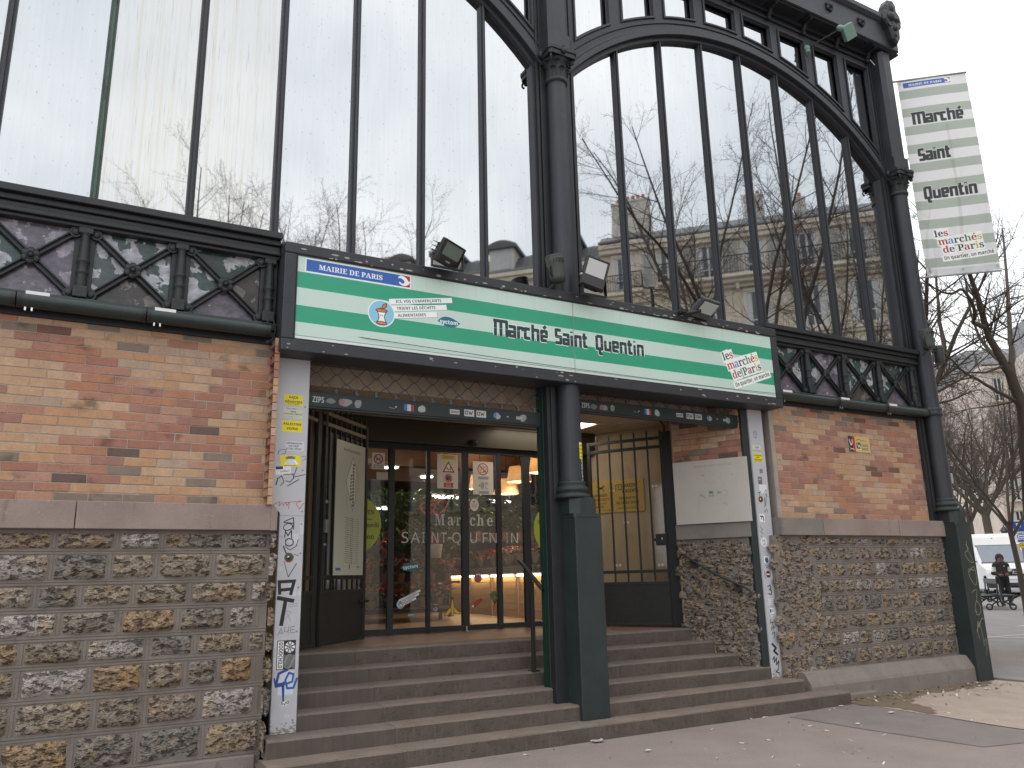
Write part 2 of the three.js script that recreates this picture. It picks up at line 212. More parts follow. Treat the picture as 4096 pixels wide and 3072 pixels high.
// ------------------------------------------------------------ ground
const rise = (x, z) => { const d = 0.4769 * x - 0.8465 * (z - 7.85) - 13.2; return d > 0 ? 0.02 * d * sst(0, 4, d) : 0; };   // the street climbs gently beyond the corner
{
  const g = new THREE.PlaneGeometry(420, 420, 140, 140); g.rotateX(-Math.PI / 2); g.translate(20, 0, 0);
  const p = g.attributes.position; for (let i = 0; i < p.count; i++) p.setY(i, rise(p.getX(i), p.getZ(i)) - 0.002); g.computeVertexNormals();
  tag(mesh('sidewalk', g, I.asphalt), 'worn brownish asphalt sidewalk in front of the market steps', 'sidewalk', null, 'structure');
  const ragged = (pts, amp, step = 0.12) => { const o = []; pts.forEach((a, i) => { const b = pts[(i + 1) % pts.length], L = Math.hypot(b[0] - a[0], b[1] - a[1]), n = Math.max(1, Math.round(L / step)); for (let k = 0; k < n; k++) { const x = lerp(a[0], b[0], k / n), y = lerp(a[1], b[1], k / n); o.push([x + amp * fbm(x * 2.2, y * 2.2 + 7, 256, 4), y + amp * fbm(x * 2.2 + 31, y * 2.2, 256, 4)]); } }); return o; };
  const flat = (pts, y, n = 1) => { const s = new THREE.ShapeGeometry(new THREE.Shape(pts.map((q) => new THREE.Vector2(q[0], -q[1])))); s.rotateX(-Math.PI / 2); s.translate(0, y, 0); return s; };
  tag(mesh('asphalt_patch', flat([[7.62, 0.72], [7.66, 1.7], [7.72, 2.4], [7.78, 2.92], [8.4, 3.05], [8.82, 2.72], [8.96, 1.72], [9.06, 1.5], [9.0, 0.5], [8.3, 0.56]].map((q) => q), 0.0025), I.asphaltDark), 'darker strip of patched asphalt running out from the steps', 'asphalt patch', null, 'structure');
  tag(mesh('bare_ground', flat(ragged([[9.02, 0.44], [8.975, 1.0], [8.97, 1.72], [8.9, 2.6], [8.95, 3.6], [9.6, 4.6], [12.4, 4.4], [12.46, 0.9], [12.44, 0.3], [9.6, 0.3]], 0.05), 0.006), I.dirt), 'pale sandy bare ground beside the plinth of the right wall', 'bare ground', null, 'structure');
  tag(mesh('damp_soil', flat(ragged([[9.0, 0.46], [9.05, 1.0], [9.0, 1.6], [9.3, 1.45], [9.5, 0.95], [9.9, 0.72], [10.8, 0.6], [12.0, 0.55], [12.1, 0.3], [9.6, 0.3]], 0.16, 0.05), 0.0095), I.soil), 'brown damp soil with dead leaves along the foot of the plinth', 'soil', null, 'structure');
  const road = new THREE.PlaneGeometry(90, 90, 60, 60); road.rotateX(-Math.PI / 2); road.rotateY(0.0); road.translate(57.6, 0, -43);
  const q = road.attributes.position; for (let i = 0; i < q.count; i++) q.setY(i, rise(q.getX(i), q.getZ(i)) + 0.004); road.computeVertexNormals();
  tag(mesh('promenade', road, I.pavementFar), 'smooth grey asphalt promenade with benches beyond the market corner', 'pavement', null, 'structure');
  tag(mesh('promenade_kerb', span(12.5, 12.62, -0.05, 0.03, -60, 2.02, 0.01), I.copingGrey), 'low stone kerb along the edge of the grey promenade', 'kerb', null, 'structure');
  // painted cycle marks
  const mark = (pts, y) => { const g = flat(pts, 0); const p = g.attributes.position; for (let i = 0; i < p.count; i++) p.setY(i, rise(p.getX(i), p.getZ(i)) + y); g.computeVertexNormals(); return g; };
  tag(mesh('painted_chevron', [mark([[18.2, -3.5], [20.9, -3.05], [20.9, -2.97], [18.2, -3.4]], 0.011), mark([[18.2, -3.5], [18.2, -3.4], [18.95, -2.62], [19.05, -2.7]], 0.0115)], std([0.5, 0.49, 0.48], 0.8)), 'thin white painted chevron worn into the grey promenade', 'road marking', null, 'structure');
  tag(mesh('painted_line', mark([[30, -7.2], [41, -9.6], [41, -9.4], [30, -7.02]], 0.012), std([0.55, 0.54, 0.53], 0.8)), 'long white painted line crossing the promenade behind the benches', 'road marking', null, 'structure');
  tag(mesh('painted_arrow', mark([[21.6, -4.55], [23.6, -4.5], [22.9, -4.05], [22.2, -4.3]], 0.011), std([0.6, 0.59, 0.58], 0.8)), 'white painted arrow head on the promenade below the bench', 'road marking', null, 'structure');
}

// ------------------------------------------------------------ steps
{
  const st = thing('entrance_steps', 'six worn brown stone steps rising to the market entrance', 'steps', [0, 0, 0], 0, null, 'structure');
  const r = 0.155, T = 0.279, rnd = rng(5);
  const block = (x0, x1, y0, y1, zf, zb, k0, k1) => {
    const n = Math.max(2, Math.round((x1 - x0) / 0.16)), rr = 0.022, prof = [[zb, y0], [zf + 0.004, y0], [zf, y1 - rr], [zf - 0.006, y1 - rr * 0.35], [zf - rr, y1], [zb, y1]];
    const pos = [], idx = [];
    for (let i = 0; i <= n; i++) { const x = lerp(x0, x1, i / n); prof.forEach(([z, y], k) => { const w = k >= 2 && k <= 4 ? 0.005 * fbm(x * 2.2 + y * 9, k + y * 31, 256, 3) : 0; pos.push(x, y + w * 0.7, z + w); }); }
    const m = prof.length; for (let i = 0; i < n; i++) for (let k = k0; k < k1; k++) { const a = i * m + k, b = a + m; idx.push(a, b, a + 1, b, b + 1, a + 1); }
    if (k1 === 5) for (const [o, f] of [[0, 0], [n * m, 1]]) for (let k = 1; k < m - 1; k++) f ? idx.push(o, o + k, o + k + 1) : idx.push(o, o + k + 1, o + k);
    const g = new THREE.BufferGeometry(); g.setAttribute('position', new THREE.Float32BufferAttribute(pos, 3)); g.setIndex(idx); return toCreasedNormals(g, 0.6);
  };
  const cuts = [[1.69, 2.9, 5.0, 6.6, 8.93], [1.745, 2.93, 5.06, 6.95, 8.44], [1.9, 2.9, 4.95, 6.4, 8.4], [1.9, 2.92, 4.9, 5.98, 8.4], [1.9, 2.95, 5.1, 7.1, 8.3], [1.9, 2.9, 4.9, 6.9, 8.1]];
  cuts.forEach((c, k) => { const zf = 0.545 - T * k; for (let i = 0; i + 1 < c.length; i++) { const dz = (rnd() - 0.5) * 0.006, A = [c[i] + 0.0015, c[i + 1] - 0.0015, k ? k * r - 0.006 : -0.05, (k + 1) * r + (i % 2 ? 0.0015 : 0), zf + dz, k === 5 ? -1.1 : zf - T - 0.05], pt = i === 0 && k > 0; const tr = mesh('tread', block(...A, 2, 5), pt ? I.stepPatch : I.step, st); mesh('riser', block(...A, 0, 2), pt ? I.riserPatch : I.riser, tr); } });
  mesh('landing', span(1.7, 8.5, 0.7, 0.9315, -2.9, -1.098), I.landing, st);
}

// ------------------------------------------------------------ brick and stone walls
function chamferBlock(x0, x1, y0, y1, zb, zf, c, jit, rnd) {   // one brick: front face, four worn arrises, four sides; uv in metres of the wall
  const j = () => (rnd() - 0.5) * jit, o = [[x0 + j(), y0 + j()], [x1 + j(), y0 + j()], [x1 + j(), y1 + j()], [x0 + j(), y1 + j()]], f = zf + j();
  const inn = [[o[0][0] + c, o[0][1] + c], [o[1][0] - c, o[1][1] + c], [o[2][0] - c, o[2][1] - c], [o[3][0] + c, o[3][1] - c]];
  const pos = [], uv = [], q = (a, b, d, e) => { for (const p of [a, b, d, a, d, e]) { pos.push(...p); uv.push(p[0], p[1]); } };
  const P = (a, z) => [a[0], a[1], z];
  q(P(inn[0], f), P(inn[1], f), P(inn[2], f), P(inn[3], f));
  for (let i = 0; i < 4; i++) { const n = (i + 1) % 4; q(P(o[i], f - c), P(o[n], f - c), P(inn[n], f), P(inn[i], f)); q(P(o[i], zb), P(o[n], zb), P(o[n], f - c), P(o[i], f - c)); }
  const g = new THREE.BufferGeometry(); g.setAttribute('position', new THREE.Float32BufferAttribute(pos, 3)); g.setAttribute('uv', new THREE.Float32BufferAttribute(uv, 2)); g.computeVertexNormals(); return g;
}
function stoneBlock(x0, x1, y0, y1, zb, zf, rnd, nx, ny, rough, round = 0.03) {   // rough-hewn block with a broken face
  const pos = [], uv = [], idx = [], W = x1 - x0, H = y1 - y0, s = rnd() * 100, ou = rnd() * 7, ov = rnd() * 7;
  const corner = (u, v) => { const ex = Math.min(u, 1 - u) * W, ey = Math.min(v, 1 - v) * H; const d = Math.min(ex, ey); return sst(-0.001, round, d); };
  for (let j = 0; j <= ny; j++) for (let i = 0; i <= nx; i++) {
    let u = i / nx, v = j / ny; const e = i === 0 || j === 0 || i === nx || j === ny;
    if (i > 0 && i < nx) u = i === 1 ? Math.min(0.035 / W, 0.4 / nx + 0.05) : i === nx - 1 ? 1 - Math.min(0.035 / W, 0.4 / nx + 0.05) : u; if (j > 0 && j < ny) v = j === 1 ? 0.13 : j === ny - 1 ? 0.87 : v;
    let x = x0 + u * W, y = y0 + v * H; const n = fbm(x * 7 + s, y * 9 + s, 256, 4, 0.6);
    const wob = e ? 0.008 * fbm(x * 12 + s, y * 12, 256, 2) : 0; const k = corner(u, v);
    pos.push(x + (i === 0 || i === nx ? wob : 0), y + (j === 0 || j === ny ? wob : 0), e ? zb : zf - 0.012 * (1 - k) + rough * n); uv.push(x + ou, y + ov);
  }
  for (let j = 0; j < ny; j++) for (let i = 0; i < nx; i++) { const a = j * (nx + 1) + i, b = a + nx + 1; idx.push(a, a + 1, b + 1, a, b + 1, b); }
  const g = new THREE.BufferGeometry(); g.setAttribute('position', new THREE.Float32BufferAttribute(pos, 3)); g.setAttribute('uv', new THREE.Float32BufferAttribute(uv, 2)); g.setIndex(idx); g.computeVertexNormals(); return g;
}
const pick = (a, r) => a[Math.floor(r() * a.length)];
const turn = (g, ox, oz, ry) => { g.rotateY(ry); g.translate(ox, 0, oz); return g; };
// courses of brick over [x0,x1] x [y0,y1] at depth zf; lozenges of pale brick in red
function brickCourses(put, x0, x1, y0, y1, zf, o) {
  const rnd = rng(o.seed), ch = 0.0815, L = o.L ?? 0.268, rows = Math.round((y1 - y0) / ch);
  for (let k = 0; k < rows; k++) {
    const yb = y0 + k * ch, row = rows - k;
    let x = x0 - (k % 2 ? L / 2 : 0) - (o.shift ?? 0) - (k % 3) * 0.012;
    while (x < x1 - 0.02) {
      const a = Math.max(x, x0), b = Math.min(x + L, x1); x += L;
      if (b - a < 0.035) continue;
      const u = ((a + b) / 2 - o.cx) / (L / 2), v = (yb - o.cy) / ch, P = 22, A = ((((u + v) % P) + P * 1.5) % P) - P / 2, C = ((((u - v) % P) + P * 1.5) % P) - P / 2, m = Math.max(Math.abs(A), Math.abs(C));
      let tan = m < 8.7 && m > 3.0; if (rnd() < 0.05) tan = !tan;
      let mat = tan ? pick(I.brickTan, rnd) : pick(I.brickRed, rnd);
      const sooty = row < 3 ? 0.3 : row > rows - 2 ? 0.15 : 0.045; if (rnd() < sooty) mat = tan ? I.brickSooty[2] : pick(I.brickSooty, rnd);
      if (o.skip && o.skip(a, b, yb)) continue;
      let g = chamferBlock(a + 0.003, b - 0.003, yb + 0.0032, yb + ch - 0.0032, zf - 0.05, zf, 0.0042, 0.004, rnd);
      if (o.place) g = o.place(g);
      put(g, mat);
    }
  }
}
// coursed millstone blocks between given row lines
function stoneCourses(put, x0, x1, lines, zb, zf, o) {
  const rnd = rng(o.seed), strips = [];
  for (let k = 0; k + 1 < lines.length; k++) {
    const yt = lines[k], yb = lines[k + 1], gap = o.gap; let x = x0 - rnd() * 0.2;
    const tilt = 0;
    strips.push(span(x0, x1, yb - 0.0215, yb - 0.003, zb - 0.02, zb + 0.006 + 0.002 * (k % 2), 0.004), span(x0, x1, yb + 0.003, yb + 0.0215, zb - 0.02, zb + 0.007 - 0.002 * (k % 2), 0.004));
    while (x < x1) {
      const w = o.w[0] + rnd() * (o.w[1] - o.w[0]), a = Math.max(x, x0), b = Math.min(x + w, x1); x += w;
      if (b - a < 0.1) continue;
      const big = (b - a) * o.det, nx = Math.max(4, Math.min(9, Math.round(big))), mat = I.stones[Math.floor(Math.pow(rnd(), 1.1) * I.stones.length)];
      let g = stoneBlock(a + gap / 2, b - gap / 2, yb + gap / 2 + rnd() * 0.006, yt - gap / 2 - rnd() * 0.006, zb - 0.012, zf + (rnd() - 0.5) * 0.018, rnd, nx, 6, 0.05, 0.02);
      if (o.place) g = o.place(g); put(g, mat);
      if (b < x1 - 0.05) strips.push(span(b - 0.013, b + 0.013, yb + 0.022, yt - 0.022, zb - 0.02, zb + 0.006, 0.004));
    }
  }
  return strips;
}
function rubble(put, inside, x0, x1, y0, y1, z, o) {   // irregular rubble bedded in mortar
  const rnd = rng(o.seed), s = o.s, pts = [];
  for (let y = y0, k = 0; y < y1; y += s * 0.72, k++) for (let x = x0 + (k % 2) * s * 0.5; x < x1; x += s) { const px = x + (rnd() - 0.5) * s * 0.55, py = y + (rnd() - 0.5) * s * 0.45; if (inside(px, py)) pts.push([px, py]); }
  for (const [x, y] of pts) {
    let g = mergeVertices(new THREE.IcosahedronGeometry(1, 1).deleteAttribute('uv').deleteAttribute('normal')); const p = g.attributes.position, q = rnd() * 50, w = s * (0.5 + rnd() * 0.26), h = s * (0.38 + rnd() * 0.2), d = 0.03 + rnd() * 0.02, a = (rnd() - 0.5) * 0.7, keep = [];
    for (let i = 0; i < p.count; i++) { const X0 = p.getX(i), Y0 = p.getY(i), Z0 = p.getZ(i), n = 1 + 0.75 * fbm(X0 * 1.6 + q, Y0 * 1.6 + Z0, 256, 4, 0.65); const bx = Math.sign(X0) * Math.pow(Math.abs(X0), 0.75), by = Math.sign(Y0) * Math.pow(Math.abs(Y0), 0.75); const xx = bx * w * n, yy = by * h * n; p.setXYZ(i, x + xx * Math.cos(a) - yy * Math.sin(a), y + xx * Math.sin(a) + yy * Math.cos(a), z - 0.014 + Z0 * d * n); }
    g.computeVertexNormals(); const uv = new Float32Array(p.count * 2), ou = rnd() * 5; for (let i = 0; i < p.count; i++) { uv[2 * i] = p.getX(i) + ou; uv[2 * i + 1] = p.getY(i) + ou; } g.setAttribute('uv', new THREE.BufferAttribute(uv, 2));
    g = prep(g); const pos = g.attributes.position, nn = g.attributes.normal, uu = g.attributes.uv, P2 = [], N2 = [], U2 = [];
    for (let t = 0; t < pos.count; t += 3) { if (Math.max(pos.getZ(t), pos.getZ(t + 1), pos.getZ(t + 2)) < z - 0.012) continue; for (let k = t; k < t + 3; k++) { P2.push(pos.getX(k), pos.getY(k), pos.getZ(k)); N2.push(nn.getX(k), nn.getY(k), nn.getZ(k)); U2.push(uu.getX(k), uu.getY(k)); } }
    g = new THREE.BufferGeometry(); g.setAttribute('position', new THREE.Float32BufferAttribute(P2, 3)); g.setAttribute('normal', new THREE.Float32BufferAttribute(N2, 3)); g.setAttribute('uv', new THREE.Float32BufferAttribute(U2, 2));
    if (o.place) g = o.place(g); put(g, I.rubble[Math.floor(rnd() * I.rubble.length)]);
  }
}
I.rubble = [0, 1, 2, 4, 9, 9, 1, 5].map((k) => I.stones[k]);
const LINES = [2.12, 1.94, 1.685, 1.466, 1.24, 1.027, 0.77, 0.49, 0.187];
{ // wall left of the entrance
  const w = thing('brick_wall', 'wall of red and tan lozenge brick over coursed millstone left of the entrance', 'wall');
  mesh('mortar_bed', [span(-3.4, 1.705, 2.3, 4.3, -0.4, -0.0045), span(-3.4, 1.73, -0.1, 2.14, -0.4, 0.058)], I.mortar, w);
  brickCourses(pieces(w, 'brick'), -1.35, 1.71, 2.36, 3.99, 0, { seed: 11, cx: 0.75, cy: 3.99, shift: 0.08 });
  const rev = pieces(w, 'reveal_brick'); brickCourses(rev, -0.2, 0, 2.36, 3.99, 0, { seed: 12, cx: 0, cy: 2.9, place: (g) => turn(g, 1.71, 0, Math.PI / 2) });
  const strips = stoneCourses(pieces(w, 'stone'), -1.3, 1.735, LINES, 0.06, 0.085, { seed: 21, w: [0.26, 0.58], gap: 0.04, det: 16 });
  mesh('mortar_joint', strips, I.mortarStone, w);
  mesh('stone_bed', span(-1.4, 1.733, 0.1, 2.125, -0.1, 0.0605), I.mortarStone, w);
  const side = stoneCourses(pieces(w, 'return_stone'), -0.24, 0.02, LINES, 0.0, 0.012, { seed: 23, w: [0.16, 0.3], gap: 0.045, det: 16, place: (g) => turn(g, 1.735, 0.06, Math.PI / 2) });
  mesh('coping_stone', span(-2.6, 0.093, 2.125, 2.36, -0.1, 0.132, 0.008), I.coping, w); mesh('coping_stone', span(0.099, 1.715, 2.126, 2.362, -0.1, 0.131, 0.008), I.coping, w);
  mesh('coping_stone', (() => { const g = extr([[0, 0], [0, -0.23], [0.055, -0.23], [0.055, -0.05], [0.02, 0]], 0.22, 0.004); g.translate(1.717, 2.358, -0.092); return g; })(), I.coping, w);
  mesh('plinth', [span(-2.5, 1.69, -0.05, 0.187, -0.1, 0.1, 0.02)], I.plinth, w);
}
{ // wall right of the entrance
  const w = thing('brick_wall', 'shorter wall of red and tan brick over millstone between entrance and corner column', 'wall');
  mesh('mortar_bed', [span(8.56, 12.15, 2.3, 4.3, -0.4, -0.0045)], I.mortar, w);
  mesh('stone_bed', span(8.34, 12.1, 0.1, 2.125, -0.3, 0.0605), I.mortarStone, w);
  brickCourses(pieces(w, 'brick'), 8.635, 12.12, 2.36, 3.99, 0, { seed: 31, cx: 9.3, cy: 3.99, shift: 0.14 });
  brickCourses(pieces(w, 'reveal_brick'), -0.18, 0, 2.36, 3.99, 0, { seed: 32, cx: 0, cy: 2.9, L: 0.2, place: (g) => turn(g, 8.635, 0, -Math.PI / 2 + 0.5) });
  const st = stoneCourses(pieces(w, 'stone'), 9.12, 12.07, [2.12, 1.985, 1.77, 1.545, 1.335, 1.08, 0.85, 0.63, 0.39], 0.06, 0.08, { seed: 41, w: [0.2, 0.44], gap: 0.032, det: 16 });
  mesh('mortar_joint', st, I.mortarStone, w);
  rubble(pieces(w, 'rubble_stone'), (x, y) => x < 9.2 - 0.06 * Math.sin(y * 9) && y < 2.08 && y > 0.33, 8.4, 9.2, 0.36, 2.1, 0.052, { seed: 42, s: 0.16 });
  mesh('coping_stone', span(8.46, 9.28, 2.125, 2.36, -0.1, 0.13, 0.008), I.copingGrey, w); mesh('coping_stone', span(9.286, 10.92, 2.127, 2.36, -0.1, 0.131, 0.008), I.coping, w); mesh('coping_stone', span(10.926, 12.16, 2.124, 2.361, -0.1, 0.132, 0.008), I.coping, w);
  const prof = [[-0.1, 0.37], [0.14, 0.37], [0.17, 0.36], [0.255, 0.235], [0.27, 0.2], [0.275, -0.06], [-0.1, -0.06]];
  const pl = (x0, x1) => { const g = extr(prof.map(([z, y]) => [-z, y]), x1 - x0, 0.006).rotateY(Math.PI / 2).translate(x0, 0, 0); const p = g.attributes.position; for (let i = 0; i < p.count; i++) p.setZ(i, p.getZ(i) + 0.014 * fbm(p.getX(i) * 3, p.getY(i) * 5, 256, 3)); return g; };
  mesh('plinth_block', pl(8.56, 10.45), I.plinth, w); mesh('plinth_block', pl(10.46, 12.05), I.plinth, w);
  mesh('plinth_footing', (() => { const g = span(9.0, 9.7, -0.05, 0.085, -0.05, 0.36, 0.02); return g; })(), I.plinth, w);
}
// metal plate for the posting notice on the right wall

// ------------------------------------------------------------ cast iron front
const ARC_Y = 5.312, ARC_R = 4.322;
function ring(cx, r0, r1, z0, z1, a0 = 41, a1 = 139, n = 60, bev = 0.006) {
  const p = [], A = (k) => (a0 + (a1 - a0) * k / n) * Math.PI / 180;
  for (let k = 0; k <= n; k++) p.push([cx + r1 * Math.cos(A(k)), ARC_Y + r1 * Math.sin(A(k))]);
  for (let k = n; k >= 0; k--) p.push([cx + r0 * Math.cos(A(k)), ARC_Y + r0 * Math.sin(A(k))]);
  return extr(p, z1 - z0 - bev, bev, 0, 0, z0);
}
function archWindow(label, cx, xs, xl, xr, seed, streaky) {
  const w = thing('arched_window', label, 'arched window', [0, 0, 0], 0), rnd = rng(seed);
  const arc = (x, r) => ARC_Y + Math.sqrt(Math.max(0, r * r - (x - cx) ** 2));
  // panes between the glazing bars
  const edges = [xl, ...xs, xr], pane = pieces(w, 'glass_pane');
  for (let i = 0; i + 1 < edges.length; i++) {
    const a = edges[i], b = edges[i + 1], pts = [[a, 5.02], [b, 5.02]];
    for (let k = 0; k <= 8; k++) { const x = lerp(b, a, k / 8); pts.push([x, arc(x, ARC_R + 0.02)]); }
    const g = extr(pts, 0.006, 0, 0, 0, -0.058), mx = (a + b) / 2, my = 7;
    g.translate(-mx, -my, 0); g.rotateY((rnd() - 0.5) * 0.004); g.rotateX((rnd() - 0.5) * 0.003); g.translate(mx, my, 0); muv(prep(g), rnd() * 5, rnd() * 5);
    pane(muv(prep(g), rnd() * 5, rnd() * 5), streaky.includes(i) ? I.glassStreak : pick(I.glass, rnd));
  }
  const bars = pieces(w, 'glazing_bar');
  xs.forEach((x, i) => { const t = Math.min(arc(x - 0.04, ARC_R), arc(x + 0.04, ARC_R)) + 0.03; bars(muv(mg([span(x - 0.037, x + 0.037, 5.05, t, -0.09, -0.002, 0.008), span(x - 0.013, x + 0.013, 5.05, t, -0.01, 0.022, 0.005)]), i * 1.7, i), i === 1 && streaky.length ? I.ironFlaked : I.iron); });
  mesh('side_frame', [span(xl - 0.06, xl + 0.015, 5.0, arc(xl, ARC_R), -0.09, 0.01, 0.008), span(xr - 0.015, xr + 0.06, 5.0, arc(xr, ARC_R), -0.09, 0.01, 0.008)], I.iron, w);
  mesh('archivolt', [ring(cx, ARC_R, ARC_R + 0.062, -0.05, 0.03), ring(cx, ARC_R + 0.062, ARC_R + 0.135, -0.05, 0.1), ring(cx, ARC_R + 0.135, ARC_R + 0.15, -0.05, 0.055), ring(cx, ARC_R + 0.15, ARC_R + 0.2, -0.05, 0.075), ring(cx, ARC_R + 0.2, ARC_R + 0.262, -0.05, 0.045), ring(cx, ARC_R + 0.262, ARC_R + 0.275, -0.05, 0.062)], I.iron, w);
  // spandrel plate with its row of small panes
  const P = [[-3.12, -2.54], [-2.285, -1.71], [-1.475, -0.9], [-0.655, -0.025], [0.165, 0.765], [0.985, 1.57], [1.815, 2.39], [2.63, 3.2]], holes = [], lips = [];
  const sp = pieces(w, 'spandrel_pane');
  const hole = (a, b, e) => { const h = [], n = 6, R0 = ARC_R + 0.385 - e; for (let k = 0; k <= n; k++) { const x = lerp(a - e, b + e, k / n); h.push([cx + x, arc(cx + x, R0)]); } h.push([cx + b + e, 10.4 + e], [cx + a - e, 10.4 + e]); return h; };
  for (const [a, b] of P) { holes.push(hole(a, b, 0)); lips.push(extr(hole(a, b, 0.03), 0.018, 0.004, 0, 0, 0.036, [hole(a, b, 0.004)]), extr(hole(a, b, 0.012), 0.03, 0.003, 0, 0, -0.01, [hole(a, b, -0.012)])); sp(muv(prep(extr(hole(a, b, 0.01), 0.006, 0, 0, 0, -0.05)), rnd() * 4, rnd() * 4), pick(I.glass, rnd)); }
  const outer = []; for (let k = 0; k <= 40; k++) { const x = lerp(xl - 0.2, xr + 0.2, k / 40); outer.push([x, arc(x, ARC_R + 0.2)]); } outer.push([xr + 0.2, 10.74], [xl - 0.2, 10.74]);
  mesh('spandrel_plate', extr(outer, 0.05, 0.004, 0, 0, -0.02, holes.map((h) => [...h].reverse())), I.iron, w);
  mesh('pane_surround', lips, I.iron, w);
  mesh('top_moulding', [span(xl - 0.2, xr + 0.2, 10.53, 10.58, 0.03, 0.07, 0.012), span(xl - 0.2, xr + 0.2, 10.64, 10.73, 0.03, 0.1, 0.012)], I.ironDark, w);
  return w;
}
I.ironFlaked = (() => { const t = cv(256, 1024, (x, w, h) => { const im = x.createImageData(w, h), d = im.data; for (let j = 0; j < h; j++) for (let i = 0; i < w; i++) { const u = i / w, v = j / h, n = tn(u, v, 3, 9, 5, 0.6, 4), a = tn(u, v, 40, 40, 3), e = sst(-0.02, 0.02, n + (u > 0.35 ? 0.14 : -0.12)), k = (j * w + i) * 4; const A = [62, 66, 74], C = [70, 92, 80]; for (let q = 0; q < 3; q++) d[k + q] = lerp(A[q], C[q], e) * (1 + 0.2 * a); d[k + 3] = 255; } x.putImageData(im, 0, 0); }); t.wrapS = t.wrapT = THREE.RepeatWrapping; t.repeat.set(4, 0.25); return std(0xffffff, 0.6, { map: t }); })();
archWindow('tall arched window left of the column, its glass mirroring open sky', 1.62, [-0.87, -0.03, 0.81, 1.64, 2.47, 3.29, 4.11], -1.6, 4.83, 61, [2, 3]);
archWindow('tall arched window right of the column, its glass mirroring bare trees and buildings', 8.655, [6.24, 7.06, 7.88, 8.69, 9.505, 10.31, 11.12], 5.47, 11.84, 62, []);

